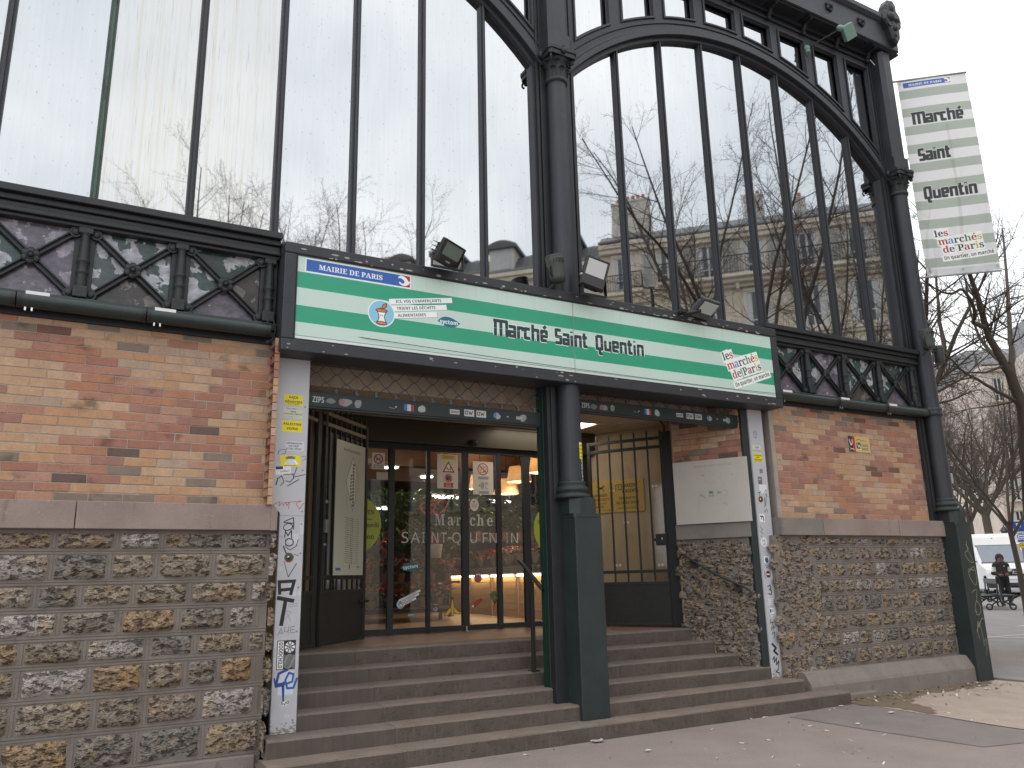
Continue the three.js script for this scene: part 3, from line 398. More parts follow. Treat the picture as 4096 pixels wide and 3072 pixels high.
function column(label, x, y0) {
  const c = thing('iron_column', label, 'column', [x, 0, 0]), z = 0.13;
  mesh('pilaster', [span(-0.255, 0.325, 4.95, 10.7, -0.1, 0.03, 0.006), span(-0.2, 0.27, 4.95, 10.7, 0.02, 0.06, 0.006), span(-0.255, -0.22, 4.95, 10.7, 0.02, 0.055, 0.006), span(0.29, 0.325, 4.95, 10.7, 0.02, 0.055, 0.006), span(-0.26, 0.2, 0, 4.95, -0.12, 0.06, 0.006), span(-0.215, -0.16, 2.5, 4.95, 0.05, 0.085, 0.006)], I.ironDark, c);
  const oct = (a, b, yA, yB, ch) => { const s = [[-a + ch, -b], [a - ch, -b], [a, -b + ch], [a, b - ch], [a - ch, b], [-a + ch, b], [-a, b - ch], [-a, -b + ch]]; const g = extr(s, yB - yA, 0.004); g.rotateX(-Math.PI / 2); g.translate(0, yA, 0); return g; };
  mesh('pedestal', [span(-0.105, 0.255, y0, 2.3, -0.1, 0.325, 0.012), (() => { const g = oct(0.18, 0.215, 2.295, 2.335, 0.02); g.translate(0.075, 0, 0.11); return g; })(), (() => { const g = oct(0.178, 0.21, 2.335, 2.51, 0.085); g.translate(0.06, 0, 0.115); return g; })()], I.ironGreen, c);
  mesh('base', lathe([[0.0, 2.505], [0.2, 2.505], [0.21, 2.53], [0.2, 2.56], [0.172, 2.568], [0.168, 2.585], [0.185, 2.595], [0.19, 2.62], [0.175, 2.645], [0.155, 2.65], [0.15, 2.67], [0.158, 2.68], [0.158, 2.7], [0.132, 2.715], [0, 2.715]], 28, 0, 0, z), I.ironGreen, c);
  mesh('shaft', [lathe([[0.133, 2.7], [0.132, 4.2], [0.129, 5.3], [0.124, 7.93]], 32, 0, 0, z), lathe([[0.124, 7.9], [0.148, 7.91], [0.152, 7.935], [0.148, 7.96], [0.126, 7.965]], 28, 0, 0, z)], I.iron, c);
  const cap = mesh('capital', [lathe([[0.126, 7.95], [0.13, 8.06], [0.15, 8.15], [0.185, 8.22], [0.2, 8.24], [0, 8.245]], 24, 0, 0, z), (() => { const g = oct(0.2, 0.2, 8.235, 8.3, 0.03); g.translate(0, 0, z); return g; })(), (() => { const g = oct(0.215, 0.215, 8.3, 8.345, 0.04); g.translate(0, 0, z); return g; })(), lathe([[0.2, 8.345], [0.17, 8.37], [0, 8.375]], 8, 0, 0, z)], I.ironDark, c);
  const leaf = (a, h, R0, r1) => { const pos = [], idx = [], n = 5; for (let k = 0; k <= n; k++) { const t = k / n, y = 7.965 + h * Math.sin(t * Math.PI * 0.62), r = R0 + r1 * (t * t * 1.25) , w = 0.045 * Math.sin(Math.PI * (0.2 + 0.75 * t)); for (const s of [-1, 0, 1]) { const aa = a + s * w / R0; pos.push(Math.sin(aa) * (r - Math.abs(s) * 0.012), y, Math.cos(aa) * (r - Math.abs(s) * 0.012) + z); } } for (let k = 0; k < n; k++) for (let s = 0; s < 2; s++) { const q = k * 3 + s; idx.push(q, q + 1, q + 4, q, q + 4, q + 3); } const g = new THREE.BufferGeometry(); g.setAttribute('position', new THREE.Float32BufferAttribute(pos, 3)); g.setIndex(idx); g.computeVertexNormals(); return g; };
  const lv = pieces(cap, 'leaf'); for (let k = 0; k < 8; k++) { lv(muv(mg(leaf(k * Math.PI / 4, 0.13, 0.138, 0.05))), I.ironDark); lv(muv(mg(leaf(k * Math.PI / 4 + 0.39, 0.22, 0.142, 0.06))), I.ironDark); }
  const vo = pieces(cap, 'volute'); for (let k = 0; k < 4; k++) { const a = Math.PI / 4 + k * Math.PI / 2, pts = []; for (let t = 0; t <= 22; t++) { const th = t * 0.5 - 1.2, rr = 0.062 * Math.exp(-0.11 * t); pts.push([rr * Math.cos(th), rr * Math.sin(th), 0]); } const g = mg([tube(pts, 0.014, 30, 6), ball(0.018, 0, 0, 0)]); g.rotateY(-a + Math.PI / 2); g.rotateY(Math.PI / 2 * 0); g.rotateY(Math.PI / 2); g.translate(Math.sin(a) * 0.215, 8.19, Math.cos(a) * 0.215 + z); vo(muv(g), I.ironDark); }
  const bd = pieces(cap, 'boss'); for (let k = 0; k < 4; k++) { const a = k * Math.PI / 2; bd(muv(mg([ball(0.04, Math.sin(a) * 0.215, 8.3, Math.cos(a) * 0.215 + z, 1, 1.3, 0.8), ball(0.02, Math.sin(a) * 0.215, 8.36, Math.cos(a) * 0.215 + z)])), I.ironDark); }
  mesh('upper_block', [(() => { const g = oct(0.175, 0.17, 8.37, 8.56, 0.05); g.translate(0, 0, 0.13); return g; })(), (() => { const g = oct(0.165, 0.16, 8.56, 8.585, 0.045); g.translate(0, 0, 0.13); return g; })(), (() => { const g = oct(0.15, 0.15, 8.585, 10.68, 0.06); g.translate(0, 0, 0.12); return g; })()], I.iron, c);
  return c;
}
const col = column('dark iron column with leafy capital standing on the entrance steps', 5.115, 0.15);
{
  const s = mesh('torn_sticker', (() => { const g = new THREE.CylinderGeometry(0.1345, 0.1345, 0.195, 8, 1, true, 0.28, 0.95); g.translate(0, 3.06, 0.13); return g; })(), std(0xffffff, 0.6, { side: THREE.DoubleSide, map: cv(256, 256, (x) => { x.fillStyle = '#e8dc1c'; x.fillRect(0, 0, 256, 256); x.fillStyle = '#2b2a16'; x.font = 'bold 46px sans-serif'; x.textAlign = 'center'; ['ISRAEL TORTURE', 'LES ENFANTS', 'PALESTINIENS'].forEach((t, i) => x.fillText(t, 132, 60 + i * 58, 235)); x.font = 'bold 30px sans-serif'; x.fillText('BOYCOTT ISRAEL', 132, 232, 220); x.fillStyle = '#e6e6e2'; x.beginPath(); x.moveTo(0, 0); x.lineTo(70, 0); x.lineTo(34, 40); x.lineTo(0, 70); x.fill(); }) }), col, true);
  s.userData.label = 'yellow printed sticker on the column shaft';
  const rnd = rng(8), fl = []; for (let i = 0; i < 46; i++) { const a = 0.9 + rnd() * 0.75 - 0.35, y = 2.72 + Math.pow(rnd(), 1.6) * 0.36, g = new THREE.CircleGeometry(0.006 + rnd() * 0.014, 5); g.scale(0.6 + rnd(), 0.6 + rnd() * 1.2, 1); g.rotateZ(rnd() * 3); g.translate(0, 0, 0.1338); g.rotateY(a); g.translate(0, y, 0.13); fl.push(g); }
  mesh('paint_chip', fl, std([0.5, 0.5, 0.5], 0.8, { side: THREE.DoubleSide }), col).userData.kind = 'stuff';
}
const col2 = col.clone(); col2.name = numbered('iron_column'); scene.add(col2); col2.position.x = 12.13; for (const n of ['torn_sticker', 'paint_chip']) col2.remove(col2.getObjectByName(n));
tag(col2, 'dark iron corner column with pale yellow graffiti on its pedestal', 'column');
col2.getObjectByName('pedestal').geometry = col.getObjectByName('pedestal').geometry.clone().scale(1, 1, 1);
{ // the corner column goes down to the ground, has a twin round the corner and a scrawl of spray paint
  const p = col2.getObjectByName('pedestal').geometry.attributes.position; for (let i = 0; i < p.count; i++) if (p.getY(i) < 0.3) p.setY(i, p.getY(i) - 0.2);
  mesh('twin_shaft', [lathe([[0.12, 2.7], [0.118, 8.0]], 24, 0.3, 0, -0.1), lathe([[0.2, 2.505], [0.2, 2.56], [0.17, 2.57], [0.185, 2.62], [0.15, 2.65], [0.158, 2.7], [0.12, 2.715]], 24, 0.3, 0, -0.1), lathe([[0.12, 7.9], [0.15, 7.93], [0.13, 7.97], [0.14, 8.1], [0.2, 8.22], [0.22, 8.34], [0, 8.35]], 12, 0.3, 0, -0.1), span(0.16, 0.42, 8.34, 10.7, -0.25, 0.06, 0.03), span(0.2, 0.42, -0.1, 2.33, -0.35, 0.12, 0.02), span(0.2, 0.39, 2.33, 2.51, -0.3, 0.09, 0.03)], I.iron, col2);
  const collar = [lathe([[0.13, 4.02], [0.155, 4.03], [0.165, 4.06], [0.15, 4.09], [0.16, 4.11], [0.165, 4.15], [0.13, 4.16]], 24, 0, 0, 0.13), lathe([[0.12, 4.02], [0.15, 4.03], [0.155, 4.06], [0.14, 4.09], [0.155, 4.15], [0.12, 4.16]], 24, 0.3, 0, -0.1)];
  mesh('collar', collar, I.iron, col2);
  const spray = std([0.24, 0.26, 0.15], 0.85), Z = 0.3275, g = [[[0.07, 2.0], [0.13, 1.92], [0.02, 1.86], [0.1, 1.75], [0.2, 1.72], [0.1, 1.95], [0.11, 2.05]], [[0.05, 1.58], [0.2, 1.66], [0.22, 1.5], [0.18, 1.38], [0.06, 1.5], [0.05, 1.62], [0.2, 1.6]], [[0.05, 1.28], [0.17, 1.32], [0.14, 1.18], [0.07, 1.05], [0.1, 0.98]], [[0.13, 1.16], [0.2, 1.08], [0.19, 0.98], [0.1, 0.95], [0.06, 1.02]], [[0.02, 0.7], [0.12, 0.86], [0.08, 0.76], [0.2, 0.9], [0.24, 0.88]], [[0.08, 0.86], [0.05, 0.72], [0.06, 0.6]], [[0.12, 0.84], [0.15, 0.66], [0.16, 0.5]], [[0.17, 0.56], [0.22, 0.6], [0.21, 0.46], [0.17, 0.36]]];
  mesh('graffiti', g.map((p) => { const q = tube(p.map(([a, b]) => [a - 0.02, b, 0]), 0.0052, 26, 5); q.scale(1, 1, 0.12); q.translate(0, 0, Z - 0.0015); return q; }), spray, col2).userData.label = 'pale yellow spray paint scrawl';
  mesh('paint_smear', [B(0.05, 0.16, 0.002, 0.07, 3.02, 0.262)], std([0.34, 0.35, 0.36], 0.8, { map: X.streak }), col2);
}

// frieze of crossed iron panels over the brick walls
function frieze(label, x0, x1, edges) {
  const f = thing('iron_frieze', label, 'frieze'), rnd = rng(Math.round(x0 * 10) + 70);
  mesh('top_rail', [span(x0, x1, 5.045, 5.115, -0.1, 0.17, 0.008), span(x0, x1, 4.985, 5.045, -0.1, 0.12, 0.012), span(x0, x1, 4.93, 4.985, -0.1, 0.09, 0.012), span(x0, x1, 4.88, 4.93, -0.1, 0.12, 0.012), span(x0, x1, 4.845, 4.88, -0.1, 0.085, 0.008)], I.ironDark, f);
  mesh('bottom_rail', [span(x0, x1, 4.09, 4.17, -0.1, 0.085, 0.008), span(x0, x1, 4.02, 4.09, -0.1, 0.06, 0.008), span(x0, x1, 3.96, 4.02, -0.1, 0.03, 0.006)], I.ironDark, f);
  mesh('backing', span(x0, x1, 4.0, 5.0, -0.3, -0.1), I.hallDark, f);
  const pane = pieces(f, 'glass_pane'), rib = pieces(f, 'cross_bar'), ros = pieces(f, 'rosette'), bal = pieces(f, 'baluster'), boss = pieces(f, 'boss');
  const y0 = 4.17, y1 = 4.845, ym = 4.508;
  for (let i = 0; i + 1 < edges.length; i++) {
    const a = edges[i], b = edges[i + 1], m = (a + b) / 2, tri = (p) => muv(prep(extr(p, 0.006, 0, 0, 0, -0.01)), rnd() * 3, rnd() * 3);
    pane(tri([[a, y1], [m, ym], [b, y1]]), I.peel[[0, 2, 0, 4][i % 4]]); pane(tri([[a, y0], [b, y0], [m, ym]]), I.peel[[3, 3, 5, 3][i % 4]]); pane(tri([[a, y0], [m, ym], [a, y1]]), I.peel[[1, 0, 0, 1][(i + 1) % 4]]); pane(tri([[b, y0], [b, y1], [m, ym]]), I.peel[[1, 2, 1, 5][i % 4]]);
    for (const [p, q] of [[[a + 0.04, y0], [b - 0.04, y1]], [[a + 0.04, y1], [b - 0.04, y0]]]) {
      const s = p[1] > q[1] ? 0.003 : 0, L = Math.hypot(q[0] - p[0], q[1] - p[1]), an = Math.atan2(q[1] - p[1], q[0] - p[0]);
      for (const [o0, o1] of [[-0.5 * L, -0.045], [0.045, 0.5 * L]]) rib(muv(mg([[0, 0.062, 0.03], [-0.02, 0.018, 0.055], [0.02, 0.018, 0.055]].map(([off, w, d]) => { const g = R(o1 - o0, w, d, (o0 + o1) / 2, off, d / 2 + s, 0.006); g.rotateZ(an); g.translate(m, ym, 0); return g; }))), I.ironDark);
    }
    ros(muv(mg([...[0, 1, 2, 3, 4, 5].map((k) => ball(0.036, m + 0.045 * Math.cos(k * 1.047 + 0.5), ym + 0.045 * Math.sin(k * 1.047 + 0.5), 0.06, 1, 1, 0.5, 8, 6)), ball(0.022, m, ym, 0.085, 1, 1, 0.8), torus(0.033, 0.007, m, ym, 0.077, 14, 5)])), I.ironDark);
    for (const [sx, sy] of [[a + 0.085, y0 + 0.045], [b - 0.085, y0 + 0.045], [a + 0.085, y1 - 0.045], [b - 0.085, y1 - 0.045]]) boss(muv(mg([cyl(0.056, 0.05, [sx, sy, 0], [sx, sy, 0.06], 14), ball(0.034, sx, sy, 0.062, 1, 1, 0.5)])), I.ironDark);
  }
  for (const e of edges) bal(muv(mg([span(e - 0.085, e + 0.085, y0, y1, -0.02, 0.03, 0.006), span(e - 0.06, e + 0.06, y0, y0 + 0.11, 0, 0.11, 0.01), span(e - 0.06, e + 0.06, y1 - 0.06, y1, 0, 0.1, 0.01),
    lathe([[0.045, y0 + 0.1], [0.05, y0 + 0.14], [0.042, y0 + 0.22], [0.05, y0 + 0.235], [0.055, y0 + 0.25], [0.046, y0 + 0.265], [0.044, y0 + 0.33], [0.056, y0 + 0.345], [0.056, y0 + 0.365], [0.046, y0 + 0.375], [0.044, y0 + 0.5], [0.036, y0 + 0.6], [0.05, y0 + 0.615], [0.05, y0 + 0.63]], 14, e, 0, 0.055)])), I.ironDark);
  return f;
}
frieze('black iron frieze of crossed panels above the left brick wall', -2.6, 1.69, [-1.7, -0.88, -0.058, 0.764, 1.6]);
frieze('black iron frieze of crossed panels between sign and corner column', 8.5, 12.0, [8.6, 9.412, 10.22, 11.03, 11.86]);

// cornice
{
  const c = thing('iron_cornice', 'riveted iron cornice with rosettes along the roof edge', 'cornice');
  const prof = [[-0.1, 10.73], [0.33, 10.73], [0.35, 10.74], [0.35, 11.18], [0.38, 11.2], [0.42, 11.25], [0.42, 11.33], [0.38, 11.37], [0.3, 11.38], [-0.1, 11.38]];
  mesh('gutter_fascia', (() => { const g = extr(prof.map(([z, y]) => [-z, y]), 15.6, 0.004).rotateY(Math.PI / 2).translate(-3.2, 0, 0); return g; })(), I.iron, c);
  mesh('soffit_panel', [...Array(19)].map((_, i) => span(-3 + i * 0.82, -3 + i * 0.82 + 0.7, 10.7, 10.735, 0.05, 0.31, 0.008)), I.ironDark, c);
  const br = pieces(c, 'bracket'), ro = pieces(c, 'rosette'); for (let i = 0; i < 19; i++) { const x = -2.93 + i * 0.82; br(muv(mg([extr([[0, 0], [-0.24, 0], [-0.22, -0.05], [-0.1, -0.07], [-0.05, -0.16], [0, -0.2]], 0.05, 0.004).rotateY(Math.PI / 2).translate(x, 10.735, 0.06), ball(0.035, x + 0.025, 10.53, 0.09)])), I.ironDark);
    const rx = x + 0.41; if (rx < 12) ro(muv(mg([...[0, 1, 2, 3, 4].map((k) => ball(0.045, rx + 0.055 * Math.cos(k * 1.257), 11.0 + 0.055 * Math.sin(k * 1.257), 0.37, 1, 1, 0.7, 8, 6)), ball(0.035, rx, 11.0, 0.4)])), I.ironDark); }
  const rv = []; for (let x = -3.1; x < 12.3; x += 0.155) rv.push(ball(0.011, x, 10.78, 0.351, 1, 1, 0.5, 6, 4)); mesh('rivet', rv, I.iron, c).userData.kind = 'stuff';
  const orn = mesh('corner_ornament', [extr([[-0.22, 0], [-0.2, 0.14], [-0.12, 0.2], [-0.12, 0.3], [-0.04, 0.42], [0.06, 0.44], [0.12, 0.36], [0.12, 0.24], [0.2, 0.16], [0.22, 0.04], [0.14, -0.1], [0.12, -0.3], [0.04, -0.42], [-0.04, -0.34], [-0.1, -0.14]], 0.12, 0.03, 12.2, 11.22, 0.32), ball(0.08, 12.2, 11.5, 0.44, 1, 1.3, 0.8), ball(0.09, 12.14, 11.3, 0.47, 1, 1, 0.7), ball(0.075, 12.29, 11.28, 0.46, 1.2, 0.8, 0.7), ball(0.06, 12.22, 11.08, 0.46), ball(0.05, 12.2, 10.95, 0.46, 0.8, 1.4, 0.8), torus(0.07, 0.022, 12.34, 11.2, 0.44, 14, 6), torus(0.06, 0.02, 12.1, 11.16, 0.46, 14, 6)], I.ironDark, c);
  mesh('return_fascia', span(12.2, 12.42, 10.73, 11.36, -4, 0.345, 0.01), I.iron, c);
}

// ------------------------------------------------------------ lettering
const GLY = { M: [100, [[0, -108, 92, -108, 92, 0], [14, -108, 14, 0], [52, -108, 52, 0]]], a: [62, [[6, -80, 48, -80, 48, 0], [48, -44, 12, -44, 12, -12, 48, -12]]], r: [48, [[12, 0, 12, -80, 42, -80, 42, -60]]], c: [54, [[46, -80, 12, -80, 12, -12, 46, -12]]], h: [64, [[12, -118, 12, 0], [12, -80, 50, -80, 50, 0]]], e: [62, [[48, -12, 12, -12, 12, -80, 48, -80, 48, -44, 12, -44]]], E: [62, [[48, -12, 12, -12, 12, -80, 48, -80, 48, -44, 12, -44], [26, -100, 44, -120]]], S: [60, [[50, -108, 12, -108, 12, -58, 48, -58, 48, -12, 6, -12]]], i: [30, [[13, -80, 13, 0], [13, -112, 13, -102]]], n: [64, [[12, 0, 12, -80, 50, -80, 50, 0]]], t: [48, [[18, -112, 18, -12, 42, -12], [2, -80, 40, -80]]], Q: [68, [[12, -108, 52, -108, 52, -12, 12, -12, 12, -108], [34, -14, 34, 24, 54, 24]]], u: [64, [[12, -80, 12, -12, 50, -12], [50, -80, 50, 0]]] };
function word(x, s, x0, base, width, k, fill, halo) {   // the market's square-shouldered letters (E stands for e acute)
  const total = [...s].reduce((a, c) => a + GLY[c][0], 0), kx = width / total;
  for (const pass of halo ? [0, 1] : [1]) {
    let at = x0; x.lineJoin = 'round'; x.lineCap = 'butt'; x.strokeStyle = pass ? fill : halo;
    for (const c of s) { const [w, st] = GLY[c]; for (const p of st) { x.beginPath(); for (let i = 0; i < p.length; i += 2) (i ? x.lineTo : x.moveTo).call(x, at + p[i] * kx, base + p[i + 1] * k + (i === 0 && p[1] === 0 ? 0 : 0)); x.lineWidth = (pass ? 24 : 36) * Math.min(k, kx * 1.15); x.stroke(); } at += w * kx; }
  }
}
function marches(x, s) {   // cut-out letter logo, origin at its top left, s = size of a line
  const L = [['les', ['#2a2d33', '#2a2d33', '#b32b3c']], ['marchés', ['#b23a35', '#4b82b8', '#2a2d33', '#2a2d33', '#2f7d55', '#a52a2a', '#c9b84a']], ['de Paris', ['#b22f3a', '#4a4f72', '', '#2a2d33', '#a83242', '#3c3f46', '#c9b04a', '#2a2d33']]];
  const r = rng(3); x.textAlign = 'left'; x.textBaseline = 'alphabetic';
  L.forEach(([t, c], k) => { let px = k === 0 ? 0.1 * s : k === 1 ? 0.3 * s : 0.55 * s; const y = (k + 1) * s * 0.92; x.font = 'bold ' + s * 1.0 + 'px serif';
    const at = []; [...t].forEach((ch, i) => { const w = x.measureText(ch).width * 0.92; at.push([ch, px, w, c[i]]); px += w + s * 0.02; });
    for (const [ch, p, w] of at) if (ch !== ' ') { x.fillStyle = '#f1f3f1'; x.save(); x.translate(p + w / 2, y - s * 0.3); x.rotate((r() - 0.5) * 0.14); x.fillRect(-w / 2 - s * 0.07, -s * 0.52 - r() * s * 0.1, w + s * 0.14, s * 0.98 + r() * s * 0.1); x.restore(); }
    for (const [ch, p, w, cc] of at) if (ch !== ' ') { x.fillStyle = cc; x.fillText(ch, p, y); }
  });
  x.fillStyle = '#f1f3f1'; x.fillRect(0.35 * s, s * 3.02, s * 5.0, s * 0.68); x.fillStyle = '#26292e'; x.font = 'bold ' + s * 0.56 + 'px sans-serif'; x.fillText('Un quartier, un marché', 0.5 * s, s * 3.52, s * 4.7);
}
function mairie(x, X0, Y0, w, h, blue = '#2b5fae') {
  x.fillStyle = '#f0f3f4'; x.fillRect(X0, Y0, w, h); const b = h * 0.07; x.fillStyle = blue; x.fillRect(X0 + b, Y0 + b, w - 2 * b, h - 2 * b);
  x.fillStyle = '#f3f5f6'; x.font = 'bold ' + h * 0.52 + 'px serif'; x.textBaseline = 'middle'; x.textAlign = 'left'; x.fillText('MAIRIE DE PARIS', X0 + w * 0.12, Y0 + h * 0.53, w * 0.7);
  const cx = X0 + w * 0.93, r = h * 0.44; x.fillStyle = '#b3242f'; x.fillRect(cx, Y0 + b, w * 0.07 - b, h - 2 * b); x.fillStyle = '#f3f5f6'; x.beginPath(); x.ellipse(cx - r * 0.1, Y0 + h * 0.42, r * 0.95, r * 0.62, 0.5, 0, 7); x.fill();
  x.fillStyle = blue; x.beginPath(); x.ellipse(cx - r * 0.45, Y0 + h * 0.5, r * 0.6, r * 0.38, 0.5, 0, 7); x.fill(); x.strokeStyle = '#f3f5f6'; x.lineWidth = r * 0.3; x.beginPath(); x.arc(cx, Y0 + h * 0.36, r * 0.98, 0.25, 2.5); x.stroke();
}
function appleCore(x, cx, cy, r, disc = true) {
  if (disc) { x.fillStyle = '#eef3f4'; x.beginPath(); x.arc(cx, cy, r, 0, 7); x.fill(); x.fillStyle = '#8cc4df'; x.beginPath(); x.arc(cx, cy, r * 0.93, 0, 7); x.fill(); }
  x.save(); x.translate(cx, cy); x.scale(r, r); x.lineWidth = 0.055; x.strokeStyle = '#30343a'; x.fillStyle = '#f2f2ee'; x.beginPath(); x.moveTo(-0.38, -0.2); x.quadraticCurveTo(-0.02, 0.25, -0.34, 0.68); x.quadraticCurveTo(0, 0.82, 0.38, 0.68); x.quadraticCurveTo(0.06, 0.2, 0.4, -0.2); x.closePath(); x.fill(); x.stroke();
  x.fillStyle = '#dd7a3a'; for (const [y, s] of [[-0.22, 0.42], [0.72, 0.4]]) { x.beginPath(); x.ellipse(0, y, s, 0.12, 0, 0, 7); x.fill(); x.stroke(); }
  x.beginPath(); x.moveTo(0.02, -0.35); x.quadraticCurveTo(0.02, -0.75, 0.38, -0.78); x.quadraticCurveTo(0.38, -0.4, 0.02, -0.35); x.fill(); x.stroke(); x.beginPath(); x.moveTo(0, -0.22); x.quadraticCurveTo(-0.04, -0.38, -0.12, -0.42); x.stroke(); x.beginPath(); x.moveTo(-0.05, 0.12); x.lineTo(-0.05, 0.2); x.moveTo(0.07, 0.12); x.lineTo(0.07, 0.2); x.stroke(); x.restore();
}
function syctom(x, cx, cy, w, h) { x.fillStyle = '#1f6a80'; x.beginPath(); x.moveTo(cx - w / 2, cy); x.quadraticCurveTo(cx - w * 0.15, cy - h * 0.95, cx + w / 2, cy); x.quadraticCurveTo(cx + w * 0.1, cy + h * 0.95, cx - w / 2, cy); x.fill(); x.fillStyle = '#eef2f2'; x.font = 'bold ' + h * 0.52 + 'px sans-serif'; x.textAlign = 'center'; x.textBaseline = 'middle'; x.fillText('syctom', cx, cy, w * 0.82); }
function strips(x, X0, Y0, ang, s) { x.save(); x.translate(X0, Y0); x.rotate(ang); ['ICI, VOS COMMERÇANTS', 'TRIENT LES DÉCHETS', 'ALIMENTAIRES'].forEach((t, i) => { const w = [680, 600, 470][i] * s, y = i * 78 * s; x.fillStyle = 'rgba(60,80,80,0.25)'; x.fillRect(-60 * s, y + 6 * s, w + 66 * s, 62 * s); x.fillStyle = '#eff2f3'; x.fillRect(-60 * s, y, w + 60 * s, 60 * s); x.fillStyle = '#3d4350'; x.font = 'bold ' + 46 * s + 'px sans-serif'; x.textAlign = 'left'; x.textBaseline = 'middle'; x.fillText(t, 12 * s, y + 31 * s, w - 30 * s); }); x.restore(); }
function drawSign(x) {
  const W = 4096, H = 546, pale = '#c3d9d0', green = '#2f9d7b';
  x.fillStyle = pale; x.fillRect(0, 0, W, H); x.fillStyle = green; x.fillRect(0, H * 0.195, W, H * 0.195); x.fillRect(0, H * 0.597, W, H * 0.205);
  x.fillStyle = 'rgba(235,248,242,0.55)'; for (const y of [0.195, 0.39, 0.597, 0.802]) x.fillRect(0, H * y - 2, W, 3);
  x.fillStyle = '#53605c'; x.fillRect(0, H * 0.955, W, 3);
  x.fillStyle = '#d9e4df'; x.fillRect(0, H * 0.965, W, H);
  mairie(x, 50, 10, 706, 92);
  appleCore(x, 555, 304, 92, true); strips(x, 640, 190, -0.17, 0.62); appleCore(x, 555, 304, 92, true); syctom(x, 1035, 297, 168, 78);
  const dark = '#243a40'; word(x, 'MarchE', 1375, 343, 452, 1.02, dark, '#dbe8e2'); word(x, 'Saint', 1880, 344, 290, 1.02, dark, '#dbe8e2'); word(x, 'Quentin', 2236, 345, 462, 1.02, dark, '#dbe8e2');
  x.fillStyle = 'rgba(190,210,204,0.75)'; x.fillRect(1375, 286, 1325, 3);
  x.save(); x.translate(3490, 205); x.rotate(-0.33); marches(x, 92); x.restore();
  const r = rng(17); for (let i = 0; i < 240; i++) { x.fillStyle = 'rgba(70,85,78,' + (0.04 + r() * 0.14) + ')'; x.fillRect(r() * W, r() * H, 1 + r() * 4, 1 + r() * 3); }
  for (let i = 0; i < 130; i++) { x.fillStyle = 'rgba(90,100,96,' + (0.02 + r() * 0.05) + ')'; x.fillRect(r() * W, 0, 1 + r() * 5, 30 + r() * 160); }
  x.strokeStyle = 'rgba(120,95,80,0.5)'; x.lineWidth = 3; x.beginPath(); x.moveTo(2046, 0); x.lineTo(2046, H); x.stroke();
}
{ // sign box
  const s = thing('market_sign', 'long green and white striped market sign in a black box over the entrance', 'sign');
  const x0 = 1.69, x1 = 8.545, y0 = 3.845, y1 = 4.978;
  mesh('frame', [span(x0, x1, 4.862, y1, -0.08, 0.3, 0.012), span(x0, x1, y0, 3.967, -0.08, 0.3, 0.012), span(x0, 1.812, 3.967, 4.862, -0.08, 0.299, 0.012), span(8.445, x1, 3.967, 4.862, -0.08, 0.299, 0.012), span(x0, x1, y1, y1 + 0.045, -0.08, 0.16, 0.008), span(x0 + 0.01, x1 - 0.01, 3.9, 4.95, -0.1, -0.02)], I.iron, s);
  mesh('inner_trim', [span(1.812, 8.445, 4.85, 4.862, 0.2, 0.292, 0.003), span(1.812, 8.445, 3.967, 3.979, 0.2, 0.296, 0.003), span(1.812, 1.824, 3.979, 4.85, 0.2, 0.292, 0.003), span(8.433, 8.445, 3.979, 4.85, 0.2, 0.292, 0.003)], I.ironDark, s);
  const rnd = rng(4), fl = []; for (let i = 0; i < 90; i++) { const top = rnd() < 0.75, g = new THREE.CircleGeometry(0.004 + rnd() * 0.008, 5); g.scale(1 + rnd() * 4, 0.5 + rnd() * 0.8, 1); g.translate(x0 + rnd() * (x1 - x0), top ? 4.868 + rnd() * rnd() * 0.09 : 3.86 + rnd() * 0.1, 0.3012); fl.push(g); } mesh('flaked_paint', fl, std([0.36, 0.33, 0.28], 0.9), s).userData.kind = 'stuff';
  for (const k of [0, 1]) { const t = cv(2048, 546, (x) => { x.translate(-2048 * k, 0); drawSign(x); }); t.anisotropy = 8; const a = 1.82 + k * 3.31, g = new THREE.BoxGeometry(3.305, 0.878, 0.02); const sm = I.white; const m = new THREE.Mesh(g, [sm, sm, sm, sm, std(0xffffff, 0.38, { map: t }), sm]); m.position.set(a + 1.6525, 4.4145, 0.272); m.name = 'sign_panel' + (k ? '_001' : ''); m.castShadow = m.receiveShadow = true; s.add(m); }
}
// posts clad in pale sheet on both sides of the opening
function postPrint(fn, w = 180, h = 2048) { return cv(w, h, (x) => { x.fillStyle = '#b9bac0'; x.fillRect(0, 0, w, h); const r = rng(w + h); for (let i = 0; i < 220; i++) { x.fillStyle = 'rgba(90,86,82,' + r() * 0.16 + ')'; x.fillRect(r() * w, r() * h, 1 + r() * 3, 1 + r() * 9); } for (let i = 0; i < 26; i++) { x.fillStyle = 'rgba(225,227,230,' + r() * 0.35 + ')'; x.fillRect(r() * w, 900 + r() * 1100, 10 + r() * 45, 20 + r() * 60); } fn(x, r); x.fillStyle = 'rgba(105,82,66,0.5)'; for (let i = 0; i < 60; i++) { x.beginPath(); x.ellipse(r() * w, h - r() * r() * 70, 2 + r() * 12, 1 + r() * 5, 0, 0, 7); x.fill(); } }); }
const ln = (x, c, w, ...p) => { x.strokeStyle = c; x.lineWidth = w; x.lineJoin = 'round'; x.lineCap = 'round'; x.beginPath(); for (let i = 0; i < p.length; i += 2) (i ? x.lineTo : x.moveTo).call(x, p[i], p[i + 1]); x.stroke(); };
const txt = (x, s, X0, Y0, size, c, w, f = 'bold', fam = 'sans-serif') => { x.fillStyle = c; x.font = f + ' ' + size + 'px ' + fam; x.textAlign = 'center'; x.textBaseline = 'middle'; x.fillText(s, X0, Y0, w); };
